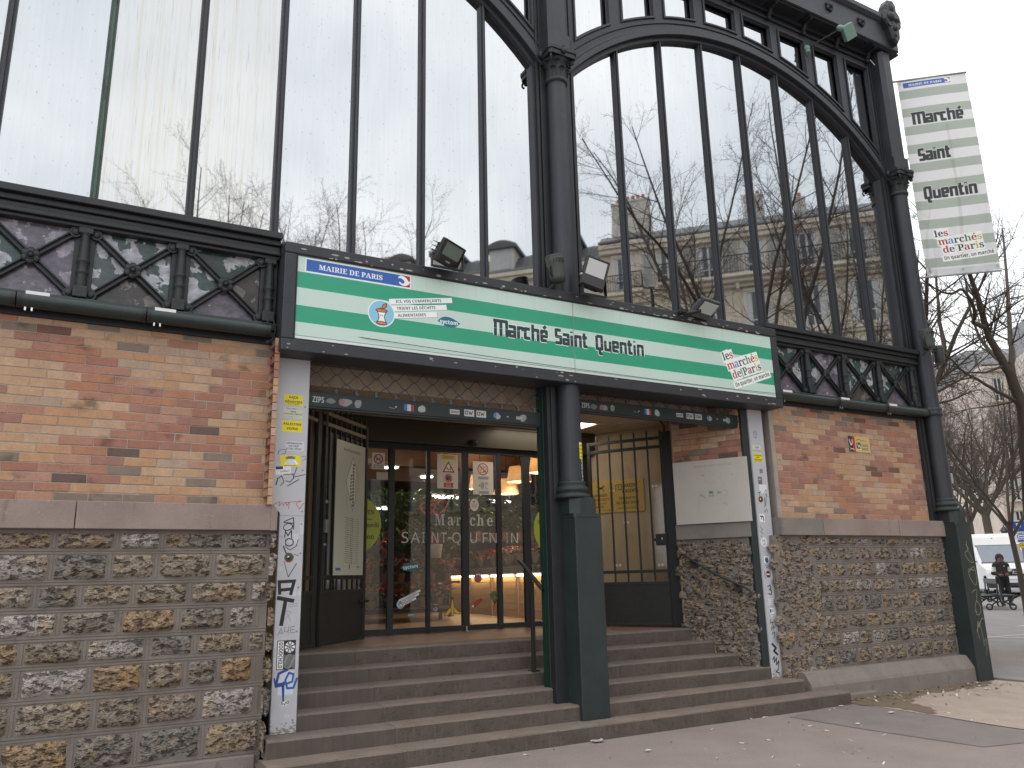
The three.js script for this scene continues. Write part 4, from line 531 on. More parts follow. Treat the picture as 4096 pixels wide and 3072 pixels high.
const PL = postPrint((x) => {
  x.fillStyle = '#e3d31d'; x.beginPath(); x.moveTo(44, 214); x.lineTo(142, 216); x.lineTo(147, 280); x.lineTo(56, 276); x.lineTo(42, 262); x.fill(); txt(x, 'GAZA', 93, 230, 20, '#2a2a18', 60); txt(x, '=', 93, 243, 12, '#2a2a18', 20); txt(x, 'GÉNOCIDE', 94, 257, 20, '#2a2a18', 96); txt(x, 'BOYCOTT ISRAEL !', 96, 272, 8, '#2a2a18', 70);
  x.fillStyle = '#c9c7b2'; x.fillRect(43, 290, 104, 64); txt(x, 'Non, refusons', 95, 298, 11, '#45443c', 96); txt(x, 'NON', 96, 316, 13, '#3a3a36', 40); txt(x, 'À UN FRANC COMPLICE', 95, 331, 10, '#4a4a44', 100); txt(x, 'G SIT', 84, 346, 9, '#55544e', 40); ln(x, '#b9bac0', 7, 40, 300, 90, 306, 150, 296); ln(x, '#b9bac0', 5, 50, 348, 120, 340);
  x.fillStyle = '#e3d31d'; x.fillRect(40, 368, 108, 67); txt(x, 'PALESTINE', 94, 388, 20, '#2a2a18', 100); txt(x, 'VIVRA!', 94, 414, 20, '#2a2a18', 70);
  x.fillStyle = '#c9cace'; x.fillRect(62, 488, 98, 56); txt(x, 'SÉPARATION', 108, 499, 15, '#4a4c52', 84); txt(x, 'DU CRIF', 106, 516, 14, '#4a4c52', 56); txt(x, 'ET DE L’ÉTAT', 106, 532, 14, '#4a4c52', 84);
  ln(x, '#55565a', 3, 20, 568, 24, 548, 44, 536, 66, 540, 62, 560, 40, 566); ln(x, '#77787c', 3, 150, 575, 168, 570, 172, 588, 156, 596);
  x.save(); x.translate(92, 602); x.rotate(-0.05); x.fillStyle = '#e3d31d'; x.fillRect(-56, -32, 110, 64); x.fillStyle = '#f0f0ec'; x.beginPath(); x.moveTo(-12, -10); x.lineTo(24, -10); x.lineTo(42, 20); x.lineTo(-36, 20); x.fill(); x.fillStyle = '#7d7f82'; x.fillRect(-26, -24, 52, 15); x.fillStyle = '#2a2a2a'; x.fillRect(-16, -26, 30, 5); x.fillStyle = '#9a9a98'; for (let i = 0; i < 4; i++) x.fillRect(-18 - i * 3, -4 + i * 6, 36 + i * 6, 2); txt(x, 'BOYCOTT HP !', 0, 27, 10, '#2a2a18', 76); x.restore();
  x.save(); x.translate(54, 656); x.rotate(-0.08); x.fillStyle = '#dfe0e4'; x.fillRect(-42, -22, 84, 46); x.fillStyle = '#2a2c58'; x.fillRect(-40, -22, 40, 16); txt(x, 'LA DICT', 8, 6, 15, '#6a3540', 58); x.restore();
  ln(x, '#34353a', 5, 18, 740, 24, 704, 44, 688, 62, 722, 40, 742); ln(x, '#4a4b50', 5, 60, 680, 108, 676, 112, 700, 92, 722, 74, 716); ln(x, '#4a4b50', 4.5, 128, 636, 110, 694, 172, 676); ln(x, '#303136', 5, 82, 744, 140, 706);
  ln(x, '#a04a42', 3, 10, 850, 40, 832, 36, 856, 58, 834, 60, 856, 78, 836, 82, 856, 96, 832, 92, 870); ln(x, '#a04a42', 3, 70, 838, 160, 826, 130, 840, 150, 872, 172, 838);
  x.fillStyle = 'rgba(60,60,66,0.6)'; x.fillRect(0, 909, 180, 2);
  ln(x, '#26272b', 5, 66, 946, 120, 920, 124, 952, 66, 946); ln(x, '#26272b', 5.5, 124, 952, 122, 984); x.strokeStyle = '#26272b'; x.lineWidth = 5; x.beginPath(); x.ellipse(92, 972, 26, 18, -0.3, 0, 7); x.stroke(); ln(x, '#26272b', 6, 76, 1030, 80, 994, 96, 1020, 112, 990, 116, 1032); x.beginPath(); x.ellipse(104, 1056, 21, 20, 0, 0, 7); x.stroke(); ln(x, '#3a3b40', 4, 80, 1040, 84, 1080, 110, 1098, 142, 1076, 150, 1040); ln(x, '#2a2b30', 8, 70, 1078, 86, 1112, 100, 1124); ln(x, '#7c7d82', 2.5, 50, 1020, 58, 1034, 66, 1020);
  x.fillStyle = '#3d3a34'; x.beginPath(); x.arc(104, 1140, 27, 0, 7); x.fill(); x.strokeStyle = '#c07a3a'; x.lineWidth = 4; x.beginPath(); x.arc(104, 1140, 25, 0.2, 2.9); x.stroke(); x.strokeStyle = '#4d6a4a'; x.beginPath(); x.arc(104, 1140, 20, 3, 6); x.stroke(); x.fillStyle = '#e8e8e4'; x.fillRect(98, 1130, 9, 11); x.fillStyle = '#101010'; x.beginPath(); x.arc(106, 1145, 8, 0, 7); x.fill(); ln(x, '#26272b', 4, 76, 1160, 106, 1244, 146, 1172); ln(x, '#26272b', 3, 132, 1122, 154, 1128);
  x.lineCap = 'butt'; const bl = '#1d1c20'; x.lineJoin = 'miter'; x.strokeStyle = bl; x.lineWidth = 17; x.beginPath(); x.moveTo(60, 1336); x.lineTo(54, 1268); x.lineTo(138, 1266); x.lineTo(122, 1340); x.moveTo(58, 1312); x.lineTo(126, 1308); x.stroke(); x.lineWidth = 21; x.beginPath(); x.moveTo(46, 1352); x.lineTo(142, 1372); x.moveTo(94, 1362); x.lineTo(74, 1500); x.stroke();
  ln(x, '#8a8b90', 3, 112, 1390, 160, 1386); ln(x, '#8a8b90', 3, 112, 1402, 160, 1398); ln(x, '#84858a', 2.5, 90, 1470, 128, 1430, 94, 1420, 130, 1480); ln(x, '#6a6b70', 3, 60, 1548, 76, 1512, 84, 1540, 66, 1534); ln(x, '#6a6b70', 3, 96, 1508, 94, 1532, 116, 1528, 116, 1506, 114, 1542); ln(x, '#6a6b70', 3, 150, 1506, 128, 1508, 130, 1540, 154, 1536); ln(x, '#6a6b70', 3, 130, 1524, 148, 1522);
  x.fillStyle = '#26272a'; x.fillRect(58, 1576, 102, 150); x.fillStyle = '#e6e7e6'; x.fillRect(62, 1580, 32, 142); x.save(); x.translate(78, 1651); x.rotate(Math.PI / 2); txt(x, 'GOODCHILD', 0, 0, 30, '#222', 134); x.restore(); x.fillStyle = '#e6e7e6'; for (let k = 0; k < 8; k++) { x.save(); x.translate(128, 1612); x.rotate(k * Math.PI / 4); x.beginPath(); x.moveTo(8, 0); x.lineTo(28, -9); x.lineTo(28, 9); x.fill(); x.beginPath(); x.arc(6, 4, 2.4, 0, 7); x.fill(); x.restore(); } x.strokeStyle = '#d6d7d6'; x.lineWidth = 1.6; for (let k = 0; k < 14; k++) { x.beginPath(); for (let t = 0; t <= 10; t++) (t ? x.lineTo : x.moveTo).call(x, 98 + t * 6, 1652 + k * 5 + 4 * Math.sin(t * 0.9 + k * 0.35)); x.stroke(); }
  x.fillStyle = 'rgba(205,216,232,0.8)'; x.fillRect(72, 1736, 82, 118); ln(x, '#27418a', 13, 118, 1728, 74, 1744, 62, 1800, 108, 1796); ln(x, '#27418a', 9, 52, 1770, 60, 1810, 96, 1806, 104, 1890, 102, 1790); ln(x, '#3459a6', 11, 112, 1800, 148, 1790, 154, 1752, 128, 1744, 110, 1780, 122, 1822, 156, 1822, 172, 1776);
  x.fillStyle = '#d8d8d6'; x.beginPath(); x.ellipse(112, 1897, 27, 12, -0.2, 0, 7); x.fill(); ln(x, '#26272a', 3, 92, 1904, 97, 1890, 103, 1904); ln(x, '#26272a', 3, 108, 1898, 112, 1904, 118, 1892); x.beginPath(); x.arc(128, 1893, 6, 0, 7); x.stroke();
});
const PR = postPrint((x) => {
  x.lineWidth = 3; x.strokeStyle = '#55565a'; x.beginPath(); x.ellipse(60, 200, 20, 30, 0.2, 0, 7); x.stroke(); x.beginPath(); x.ellipse(62, 196, 9, 14, 0, 0, 7); x.stroke(); ln(x, '#55565a', 3, 52, 226, 74, 224);
  x.fillStyle = '#cfcfc2'; x.fillRect(18, 288, 92, 62); txt(x, 'GAZA', 66, 304, 18, '#66665e', 50); txt(x, 'GÉNOCIDE', 64, 334, 17, '#66665e', 84); x.fillStyle = '#b9bac0'; x.beginPath(); x.arc(62, 330, 18, 0, 7); x.fill();
  x.fillStyle = '#e0d01c'; x.fillRect(20, 356, 92, 66); txt(x, 'LA PALESTINE', 66, 370, 15, '#2a2a18', 84); txt(x, 'AUX', 66, 386, 14, '#2a2a18', 40); txt(x, 'PALESTINIENS', 66, 402, 15, '#2a2a18', 86); txt(x, 'BOYCOTT ISRAEL', 66, 415, 8, '#2a2a18', 76);
  x.fillStyle = 'rgba(110,106,104,0.8)'; x.fillRect(70, 478, 36, 34); x.fillStyle = 'rgba(98,84,84,0.8)'; x.fillRect(44, 540, 44, 60); x.fillStyle = '#b9bac0'; x.fillRect(52, 556, 20, 10);
  x.fillStyle = 'rgba(235,236,238,0.7)'; x.fillRect(50, 600, 80, 70); ln(x, '#2e2f34', 5, 30, 668, 66, 660, 48, 662, 46, 700); x.fillStyle = '#2b2623'; x.beginPath(); x.arc(52, 718, 26, 0, 7); x.fill(); x.strokeStyle = '#c9773a'; x.lineWidth = 5; x.beginPath(); x.arc(52, 718, 23, 1, 5); x.stroke(); x.fillStyle = '#d8d8d4'; x.fillRect(46, 708, 11, 15);
  ln(x, '#34353a', 4, 90, 780, 96, 700, 102, 770, 118, 690, 104, 660, 122, 640, 126, 700); ln(x, '#34353a', 4, 78, 800, 90, 820, 104, 792, 118, 820);
  x.fillStyle = '#e6e7e6'; x.fillRect(22, 832, 56, 62); ln(x, '#1e1f22', 9, 32, 850, 62, 852, 66, 882); ln(x, '#1e1f22', 6, 46, 852, 42, 872); ln(x, '#3d3e42', 4, 20, 930, 42, 950, 22, 968, 44, 986); ln(x, '#3d3e42', 4, 24, 1000, 44, 1060); x.fillStyle = 'rgba(232,233,234,0.8)'; x.beginPath(); x.ellipse(44, 1046, 34, 36, 0, 0, 7); x.fill(); ln(x, '#55565a', 4, 30, 1040, 52, 1030, 56, 1062, 36, 1066);
  x.fillStyle = '#eaebea'; x.fillRect(24, 1150, 62, 62); x.strokeStyle = '#55565a'; x.lineWidth = 2; x.strokeRect(26, 1152, 58, 58); x.fillStyle = '#4a5a78'; x.beginPath(); x.ellipse(56, 1184, 18, 22, 0, 0, 7); x.fill(); ln(x, '#3d4a9a', 3, 34, 1224, 84, 1230, 40, 1240, 88, 1246); x.fillStyle = '#2a2b30'; x.beginPath(); x.arc(58, 1290, 26, 0, 7); x.fill(); x.fillStyle = '#d8d4cc'; x.fillRect(34, 1284, 48, 12); x.strokeStyle = '#b54a3a'; x.lineWidth = 4; x.beginPath(); x.arc(58, 1290, 22, 0, 7); x.stroke(); ln(x, '#3a3b40', 4, 22, 1262, 20, 1310, 38, 1318);
  ln(x, '#2b2c30', 8, 40, 1380, 66, 1372, 72, 1396, 54, 1404, 76, 1412, 70, 1440, 36, 1436); ln(x, '#e4e5e6', 4, 28, 1452, 40, 1440, 48, 1462); x.fillStyle = '#e0e1e2'; for (let i = 0; i < 4; i++) for (let j = 0; j < 3; j++) x.fillRect(30 + j * 20, 1470 + i * 13, 16, 8); x.fillStyle = '#e6e7e8'; x.fillRect(34, 1540, 48, 40); x.fillStyle = '#4a4b4e'; x.fillRect(38, 1546, 14, 28); x.fillRect(56, 1552, 22, 5); x.fillRect(56, 1562, 18, 5);
  ln(x, '#2c2d31', 5, 40, 1620, 30, 1650, 60, 1640, 36, 1690, 66, 1670, 40, 1730, 70, 1712, 52, 1760); ln(x, '#2c2d31', 4, 30, 1700, 76, 1680); ln(x, '#16171a', 16, 30, 1800, 66, 1830, 40, 1850, 74, 1876); ln(x, '#16171a', 8, 20, 1910, 40, 1890, 34, 1930, 60, 1900, 54, 1950, 80, 1924, 70, 1980, 44, 1996, 76, 2010);
});
{
  const planar = (g, x0, w, y0, h) => { const p = g.attributes.position, uv = new Float32Array(p.count * 2); for (let i = 0; i < p.count; i++) { uv[2 * i] = clamp((p.getX(i) - x0) / w, 0.004, 0.996); uv[2 * i + 1] = clamp((p.getY(i) - y0) / h, 0.001, 0.999); } g.setAttribute('uv', new THREE.BufferAttribute(uv, 2)); return g; };
  const a = thing('door_post', 'pale grey metal post left of the entrance covered in stickers and blue scrawl', 'post');
  mesh('cladding', planar(prep(extr([[1.83, 0.311], [2.062, 0.311], [2.062, 3.845], [1.74, 3.845], [1.74, 2.39], [1.83, 2.3]], 0.05, 0.003, 0, 0, -0.055)), 1.758, 0.31, 0.31, 3.535), std(0xffffff, 0.45, { map: PL }), a, true);
  const sc = pieces(a, 'screw'); for (const [x, y] of [[2.03, 3.36], [2.03, 2.72], [2.04, 2.32], [2.04, 2.2], [2.04, 1.92], [2.035, 1.6], [2.035, 1.2], [2.03, 0.42]]) sc(muv(mg(ball(0.009, x, y, -0.001, 1, 1, 0.5, 8, 5))), I.galva);
  const b = thing('door_post', 'narrower grey metal post right of the entrance covered in black tags', 'post');
  mesh('cladding', planar(prep(extr([[8.164, 0.311], [8.42, 0.311], [8.42, 3.845], [8.164, 3.845]], 0.05, 0.003, 0, 0, -0.055)), 8.164, 0.31, 0.31, 3.535), std(0xffffff, 0.45, { map: PR }), b, true);
  mesh('guide_rail', span(8.04, 8.158, 0.311, 3.845, -0.16, -0.02, 0.006), I.ironGreen, b);
}
// strip light housings under the friezes
function strip(label, x0, x1) {
  const t = thing('light_housing', label, 'strip light', [0, 0, 0], 0, null);
  mesh('housing', [cyl(0.066, 0.066, [x0, 4.065, 0.15], [x1 - 0.01, 4.065, 0.15], 18), span(x0, x1 - 0.01, 4.105, 4.128, 0.06, 0.2, 0.004)], I.tubeGreen, t);
  const cp = pieces(t, 'end_cap'), cl = pieces(t, 'clip'); for (const a of [x0 + 0.005, x1 - 0.042]) cp(muv(mg(cyl(0.072, 0.072, [a, 4.065, 0.15], [a + 0.03, 4.065, 0.15], 18))), I.black);
  mesh('white_label', span(x0 + 0.06, x0 + 0.24, 4.105, 4.1345, 0.185, 0.204), I.white, t);
  for (const a of [0.06, 0.11]) cl(muv(mg(span(x0 + a, x0 + a + 0.014, 3.97, 4.0, 0.14, 0.16))), I.chrome);
  return t;
}
strip('dark green strip light housing at the far left under the frieze', -1.78, -0.52); strip('dark green strip light housing second from the left under the frieze', -0.52, 0.5); strip('dark green strip light housing ending beside the left end of the sign', 0.5, 1.62);
strip('dark green strip light housing just right of the sign', 8.62, 9.83); strip('dark green strip light housing in the middle of the right frieze', 9.83, 10.93); strip('dark green strip light housing against the corner column', 10.93, 11.98);
tag(mesh('sign_cable', [tube([[1.55, 4.1, 0.12], [1.62, 4.18, 0.17], [1.66, 4.08, 0.17], [1.64, 3.98, 0.15], [1.6, 3.95, 0.14]], 0.008, 24, 6), ball(0.022, 1.6, 3.945, 0.14), tube([[1.5, 4.12, 0.2], [3, 4.055, 0.31], [5, 4.02, 0.312], [8.4, 4.03, 0.31], [9.2, 4.12, 0.2]], 0.0035, 40, 4)], I.black), 'thin black cable strung along the lower edge of the sign', 'cable');

// ------------------------------------------------------------ entrance passage and hall behind it
{
  const p = thing('entrance_passage', 'sheltered passage with low tiled ceiling behind the market steps', 'passage', [0, 0, 0], 0, null, 'structure');
  // ceiling tiles in two rows over the passage, beige fascia at its front edge, dark box above
  const ct = pieces(p, 'ceiling_tile'), X0 = 1.75, Z0 = -2.85; for (let i = 0; i < 6; i++) for (let j = 0; j < 2; j++) { if (i === 4 && j === 0) continue; const a = X0 + i * 1.2, b = Math.min(a + 1.195, 8.4), z = Z0 + j * 1.2; if (i === 3 && j === 0) { ct(muv(mg(span(a, 5.7, 3.88, 3.92, z, z + 1.195))), I.ceilingTile); ct(muv(mg(span(5.705, b, 3.88, 3.92, z + 1.005, z + 1.195))), I.ceilingTile); ct(muv(mg(span(5.705, b, 3.88, 3.92, z, z + 0.41))), I.ceilingTile); } else ct(muv(mg(span(a, b, 3.88, 3.92, z, z + 1.195))), I.ceilingTile); }
  ct(muv(mg(span(6.555, 7.745, 3.88, 3.92, Z0 + 1.005, Z0 + 1.195))), I.ceilingTile); ct(muv(mg(span(6.96, 7.745, 3.88, 3.92, Z0, Z0 + 1.0))), I.ceilingTile); ct(muv(mg(span(6.555, 6.955, 3.88, 3.92, Z0, Z0 + 0.43))), I.ceilingTile);
  mesh('ceiling_slab', [span(1.5, 8.8, 3.925, 4.05, -2.95, -0.46), span(1.5, 8.8, 4.9, 5.0, -3, -0.12), span(1.5, 8.8, 4.0, 5.0, -0.62, -0.5)], I.hallDark, p);
  mesh('ceiling_fascia', span(1.8, 8.3, 3.7, 3.925, -0.5, -0.44, 0.004), I.ceilingTile, p);
  mesh('side_lining', [span(1.4, 1.76, 0.0, 5, -0.9, -0.2)], I.hallDark, p);
  // left splayed wall mirrors the right one
  const lw = (x0, z0, x1, z1, y0, y1, d, mat, name) => { const dx = x1 - x0, dz = z1 - z0, L = Math.hypot(dx, dz), g = B(L, y1 - y0, d, L / 2, (y0 + y1) / 2, -d / 2); g.rotateY(Math.atan2(-dz, dx)); g.translate(x0, 0, z0); return mesh(name, muv(mg(g)), mat, p, true); };
  lw(2.02, -1.75, 3.0, -2.84, 0.9, 3.9, 0.1, I.beige, 'left_splay_wall'); lw(1.76, -0.2, 2.02, -1.75, 0.0, 3.9, 0.2, I.beige, 'left_wall');
  lw(7.3, -2.84, 8.02, -1.51, 0.9, 3.9, 0.1, I.beige, 'right_splay_wall'); lw(8.02, -1.51, 7.56, -0.92, 0.7, 3.9, 0.12, I.beige, 'right_return_wall');
}
{ // splayed masonry wall on the right of the steps: brick, board, coping, rubble
  const a = -1.062, w = thing('passage_wall', 'splayed brick and rubble side wall on the right of the steps', 'wall', [7.6, 0, -0.85], a);
  mesh('mortar_bed', [span(-0.1, 0.93, -0.1, 3.9, -0.4, -0.006)], I.mortarStone, w);
  brickCourses(pieces(w, 'brick'), -0.08, 0.93, 3.1, 3.88, 0, { seed: 51, cx: 0.2, cy: 3.9 });
  rubble(pieces(w, 'rubble_stone'), (x, y) => y < 2.07, -0.04, 0.9, 0.4, 2.1, -0.004, { seed: 52, s: 0.13 });
  mesh('coping_stone', span(-0.1, 0.94, 2.108, 2.31, -0.1, 0.045, 0.008), I.copingGrey, w);
}
{ // faded plan board
  const b = thing('plan_board', 'large faded white market plan board on the passage wall', 'board', [7.57, 0, -0.88], -1.062);
  const t = cv(1024, 820, (x) => { x.fillStyle = '#bab5ac'; x.fillRect(0, 0, 1024, 820); const r = rng(9); for (let i = 0; i < 40; i++) { x.fillStyle = 'rgba(' + [150, 150, 140].join(',') + ',' + r() * 0.06 + ')'; x.beginPath(); x.ellipse(r() * 1024, r() * 820, 40 + r() * 160, 20 + r() * 90, r() * 3, 0, 7); x.fill(); } txt(x, 'MARCHÉ SAINT-QUENTIN', 560, 78, 42, 'rgba(120,116,110,0.7)', 520, 'normal', 'serif'); x.strokeStyle = 'rgba(130,128,122,0.35)'; x.lineWidth = 3; x.strokeRect(440, 180, 120, 120); x.save(); x.translate(560, 190); x.rotate(0.7); x.strokeRect(0, 0, 190, 130); x.restore(); x.fillStyle = '#6f8478'; x.fillRect(480, 410, 62, 70); x.fillStyle = '#9db0a2'; x.fillRect(486, 440, 48, 34); x.fillStyle = '#56695a'; x.fillRect(495, 415, 30, 22); ln(x, '#8d948e', 4, 640, 430, 700, 405, 740, 430, 730, 480, 660, 470, 640, 430); x.fillStyle = 'rgba(110,128,120,0.6)'; x.fillRect(590, 420, 50, 30); ln(x, '#7d7480', 7, 350, 460, 400, 470, 430, 500); x.fillStyle = '#93a29d'; x.beginPath(); x.ellipse(380, 455, 26, 16, 0, 0, 7); x.fill(); ln(x, '#8d7f80', 5, 660, 590, 700, 570, 720, 590, 690, 610); ln(x, '#55555a', 4, 812, 205, 822, 225); x.fillStyle = '#83a48e'; x.fillRect(404, 190, 26, 22); for (let i = 0; i < 8; i++) { x.fillStyle = 'rgba(170,170,110,0.35)'; x.fillRect(30 + r() * 30, 120 + i * 22, 130 + r() * 60, 5); } });
  const g = new THREE.BoxGeometry(1.05, 0.865, 0.02), m = new THREE.Mesh(g, [I.whiteDull, I.whiteDull, I.whiteDull, I.whiteDull, std(0xffffff, 0.4, { map: t }), I.whiteDull]); m.name = 'board_face'; m.position.set(0.5, 2.745, 0.06); b.add(m);
}
{ // handrail on that wall
  const h = thing('handrail', 'short dark metal handrail fixed to the rubble side wall', 'handrail', [7.57, 0, -0.88], -1.062);
  mesh('rail', [tube([[0.0, 1.84, 0.12], [0.015, 1.895, 0.12], [0.07, 1.9, 0.12], [0.14, 1.85, 0.12], [0.5, 1.63, 0.12], [0.88, 1.45, 0.12], [0.935, 1.41, 0.12], [0.94, 1.36, 0.12], [0.9, 1.335, 0.12]], 0.016, 60, 8)], I.gate, h);
  const br = pieces(h, 'bracket'); for (const [s, y] of [[0.18, 1.79], [0.755, 1.47]]) br(muv(mg([span(s - 0.055, s + 0.05, y - 0.06, y + 0.05, 0.02, 0.06, 0.006), tube([[s, y, 0.05], [s, y + 0.01, 0.11], [s, y + 0.05, 0.12]], 0.009, 10, 6)])), I.gate);
}
{ // yellow notice on the beige wall behind the open right gate
  const n = thing('parking_notice', 'yellow notice about animals and parking behind the right gate', 'notice', [7.3, 0, -2.84], Math.atan2(-1.18, 0.64));
  const t = cv(1024, 500, (x) => { x.fillStyle = '#b89a4e'; x.fillRect(0, 0, 1024, 500); const k = '#262626'; ln(x, k, 6, 480, 30, 480, 470); txt(x, 'Les', 90, 230, 54, k, 90, 'italic'); txt(x, 'ANIMAUX', 255, 222, 66, k, 260); txt(x, 'sont', 95, 290, 48, k, 90, 'italic'); txt(x, 'INTERDITS', 290, 288, 56, '#8c2a22', 250); txt(x, 'dans l’enceinte', 220, 346, 46, k, 310, 'italic'); txt(x, 'du MARCHÉ', 190, 400, 54, k, 250); txt(x, 'sous peine de 1ère classe', 240, 456, 34, k, 380, 'italic'); x.fillStyle = k; x.beginPath(); x.ellipse(270, 110, 52, 17, -0.25, 0, 7); x.fill(); x.beginPath(); x.ellipse(325, 82, 18, 13, -0.2, 0, 7); x.fill(); ln(x, k, 8, 230, 120, 205, 165); ln(x, k, 8, 240, 125, 245, 168); ln(x, k, 8, 300, 118, 335, 150); ln(x, k, 7, 310, 112, 322, 160); ln(x, k, 6, 222, 105, 190, 60); ln(x, k, 12, 545, 75, 640, 75, 640, 150, 580, 150); ln(x, k, 12, 545, 75, 545, 160); txt(x, 'P', 592, 112, 60, k); txt(x, 'PARKING', 790, 96, 78, k, 270); txt(x, 'MAGENTA', 790, 180, 78, k, 280); txt(x, '157, RUE DU', 740, 290, 60, k, 320); txt(x, 'FG SAINT DENIS', 740, 360, 60, k, 400); txt(x, 'Sortie Alban Satragne', 740, 440, 40, k, 380, 'italic'); x.fillStyle = '#3a3326'; for (const [a, b] of [[40, 60], [965, 50], [45, 465], [975, 450]]) { x.beginPath(); x.arc(a, b, 9, 0, 7); x.fill(); } });
  const m = new THREE.Mesh(new THREE.BoxGeometry(1.0, 0.5, 0.012), [I.beige, I.beige, I.beige, I.beige, std(0xffffff, 0.5, { map: t }), I.beige]); m.name = 'notice_face'; m.position.set(0.55, 2.855, 0.012); n.add(m);
}
// ceiling light panel and its light
{
  const l = thing('ceiling_panel_light', 'square white light panel glowing in the passage ceiling', 'ceiling light');
  mesh('diffuser', span(5.72, 6.94, 3.884, 3.9, -2.42, -1.86), glow(new THREE.Color(1, 0.93, 0.82), 2.6), l);
  mesh('rim', [span(5.7, 6.96, 3.876, 3.91, -1.86, -1.84), span(5.7, 6.96, 3.876, 3.91, -2.44, -2.42)], I.white, l);
  const a = new THREE.RectAreaLight(new THREE.Color(1, 0.84, 0.64), 2.0, 1.2, 0.55); a.name = 'panel_lamp'; a.position.set(6.33, 3.87, -2.14); a.rotation.x = -Math.PI / 2; l.add(a);
}
I.wire = std([0.11, 0.115, 0.12], 0.4, { metalness: 0.5 });
// roller grilles
function grille(label, x0, x1, yb, rows, hook0, seed) {
  const g = thing('roller_grille', label, 'roller grille'), z = -0.12;
  const sw = cv(2048, 104, (x) => { x.fillStyle = '#1f2a2a'; x.fillRect(0, 0, 2048, 104); const r = rng(seed); for (let i = 0; i < 300; i++) { x.fillStyle = 'rgba(120,130,128,' + r() * 0.1 + ')'; x.fillRect(r() * 2048, r() * 104, 2 + r() * 20, 1 + r() * 3); } x.textBaseline = 'middle'; txt(x, 'ZIPS', 75, 50, 64, '#b6bab8', 92); const blob = (cx, w, h, c) => { x.fillStyle = c; x.beginPath(); for (let k = 0; k < 9; k++) { const a = k / 9 * 6.283, q = 0.75 + r() * 0.4; x.lineTo(cx + Math.cos(a) * w * q, 54 + Math.sin(a) * h * q); } x.fill(); };
    blob(168, 42, 24, '#6f7574'); blob(292, 46, 32, '#8a8b8a'); blob(258, 24, 28, '#8f6c70'); blob(385, 30, 34, '#9c9f9d'); for (let k = 0; k < 5; k++) ln(x, '#3a3f3f', 3, 362, 38 + k * 10, 408, 36 + k * 10); ln(x, '#8d9492', 4, 640, 60, 690, 70); blob(700, 10, 8, '#a9adab');
    x.fillStyle = '#3d72b4'; x.fillRect(770, 24, 26, 52); x.fillStyle = '#c9cdd0'; x.fillRect(796, 24, 32, 54); x.fillStyle = '#a83a3a'; x.fillRect(828, 26, 26, 52); for (let k = 0; k < 4; k++) ln(x, '#444', 2, 774, 34 + k * 12, 850, 34 + k * 12); blob(925, 34, 32, '#a5a8a6'); txt(x, 'skeno', 1215, 52, 34, '#303535', 80); x.fillStyle = '#b8bbb9'; x.fillRect(1172, 32, 88, 40); txt(x, 'SKENO', 1216, 53, 30, '#303535', 78); for (const c of [1350, 1462]) { x.fillStyle = '#b9bcba'; x.fillRect(c - 46, 22, 92, 58); ln(x, '#2a2e2e', 6, c - 34, 62, c - 34, 36, c - 14, 36, c - 14, 62, c - 30, 62); ln(x, '#2a2e2e', 6, c - 2, 36, c + 4, 64, c + 12, 44, c + 20, 64, c + 30, 34); } blob(1612, 36, 28, '#9fa4a6'); x.fillStyle = '#4a7fb8'; x.fillRect(1586, 28, 22, 44); blob(1722, 8, 8, '#9a9e9c'); blob(1712, 6, 6, '#9a9e9c'); blob(1868, 36, 34, '#8f9391'); x.fillStyle = '#a2a6a4'; x.fillRect(1800, 44, 66, 26); });
  const m = new THREE.Mesh(new THREE.BoxGeometry(x1 - x0, 0.14, 0.05), [I.ironGreen, I.ironGreen, I.ironGreen, I.ironGreen, std(0xffffff, 0.5, { map: sw }), I.ironGreen]); m.name = 'bottom_bar'; m.position.set((x0 + x1) / 2, yb + 0.07, z + 0.02); g.add(m);
  mesh('bar_lip', [span(x0, x1, yb - 0.022, yb, z - 0.03, z + 0.035, 0.006), span(x0, x1, yb + 0.14, yb + 0.15, z - 0.02, z + 0.04, 0.003)], I.ironGreen, g);
  const P = 0.2187, rod = pieces(g, 'wire_rod'), hk = pieces(g, 'hook');
  for (let k = 0; k < rows; k++) { const pts = [], yc = yb + 0.225 + k * 0.092; for (let x = x0; x <= x1 + 0.001; x += P / 10) pts.push([x, yc + (k % 2 ? -1 : 1) * 0.043 * -Math.cos((x - hook0) / P * 2 * Math.PI), z + (k % 2 ? 0.006 : -0.002)]); rod(muv(mg(tube(pts, 0.0055, pts.length * 2, 5))), I.wire); }
  for (let x = hook0; x < x1 - 0.03; x += P) hk(muv(mg([cyl(0.028, 0.012, [x, yb + 0.148, z + 0.02], [x, yb + 0.2, z + 0.008], 10), ball(0.013, x, yb + 0.202, z + 0.006)])), I.galva);
  return g;
}
grille('raised roller grille with stickered bar over the wider left opening', 2.08, 4.845, 3.392, 9, 2.377, 91);
grille('raised roller grille with stickered bar right of the column', 5.4, 8.09, 3.615, 6, 5.726, 92);
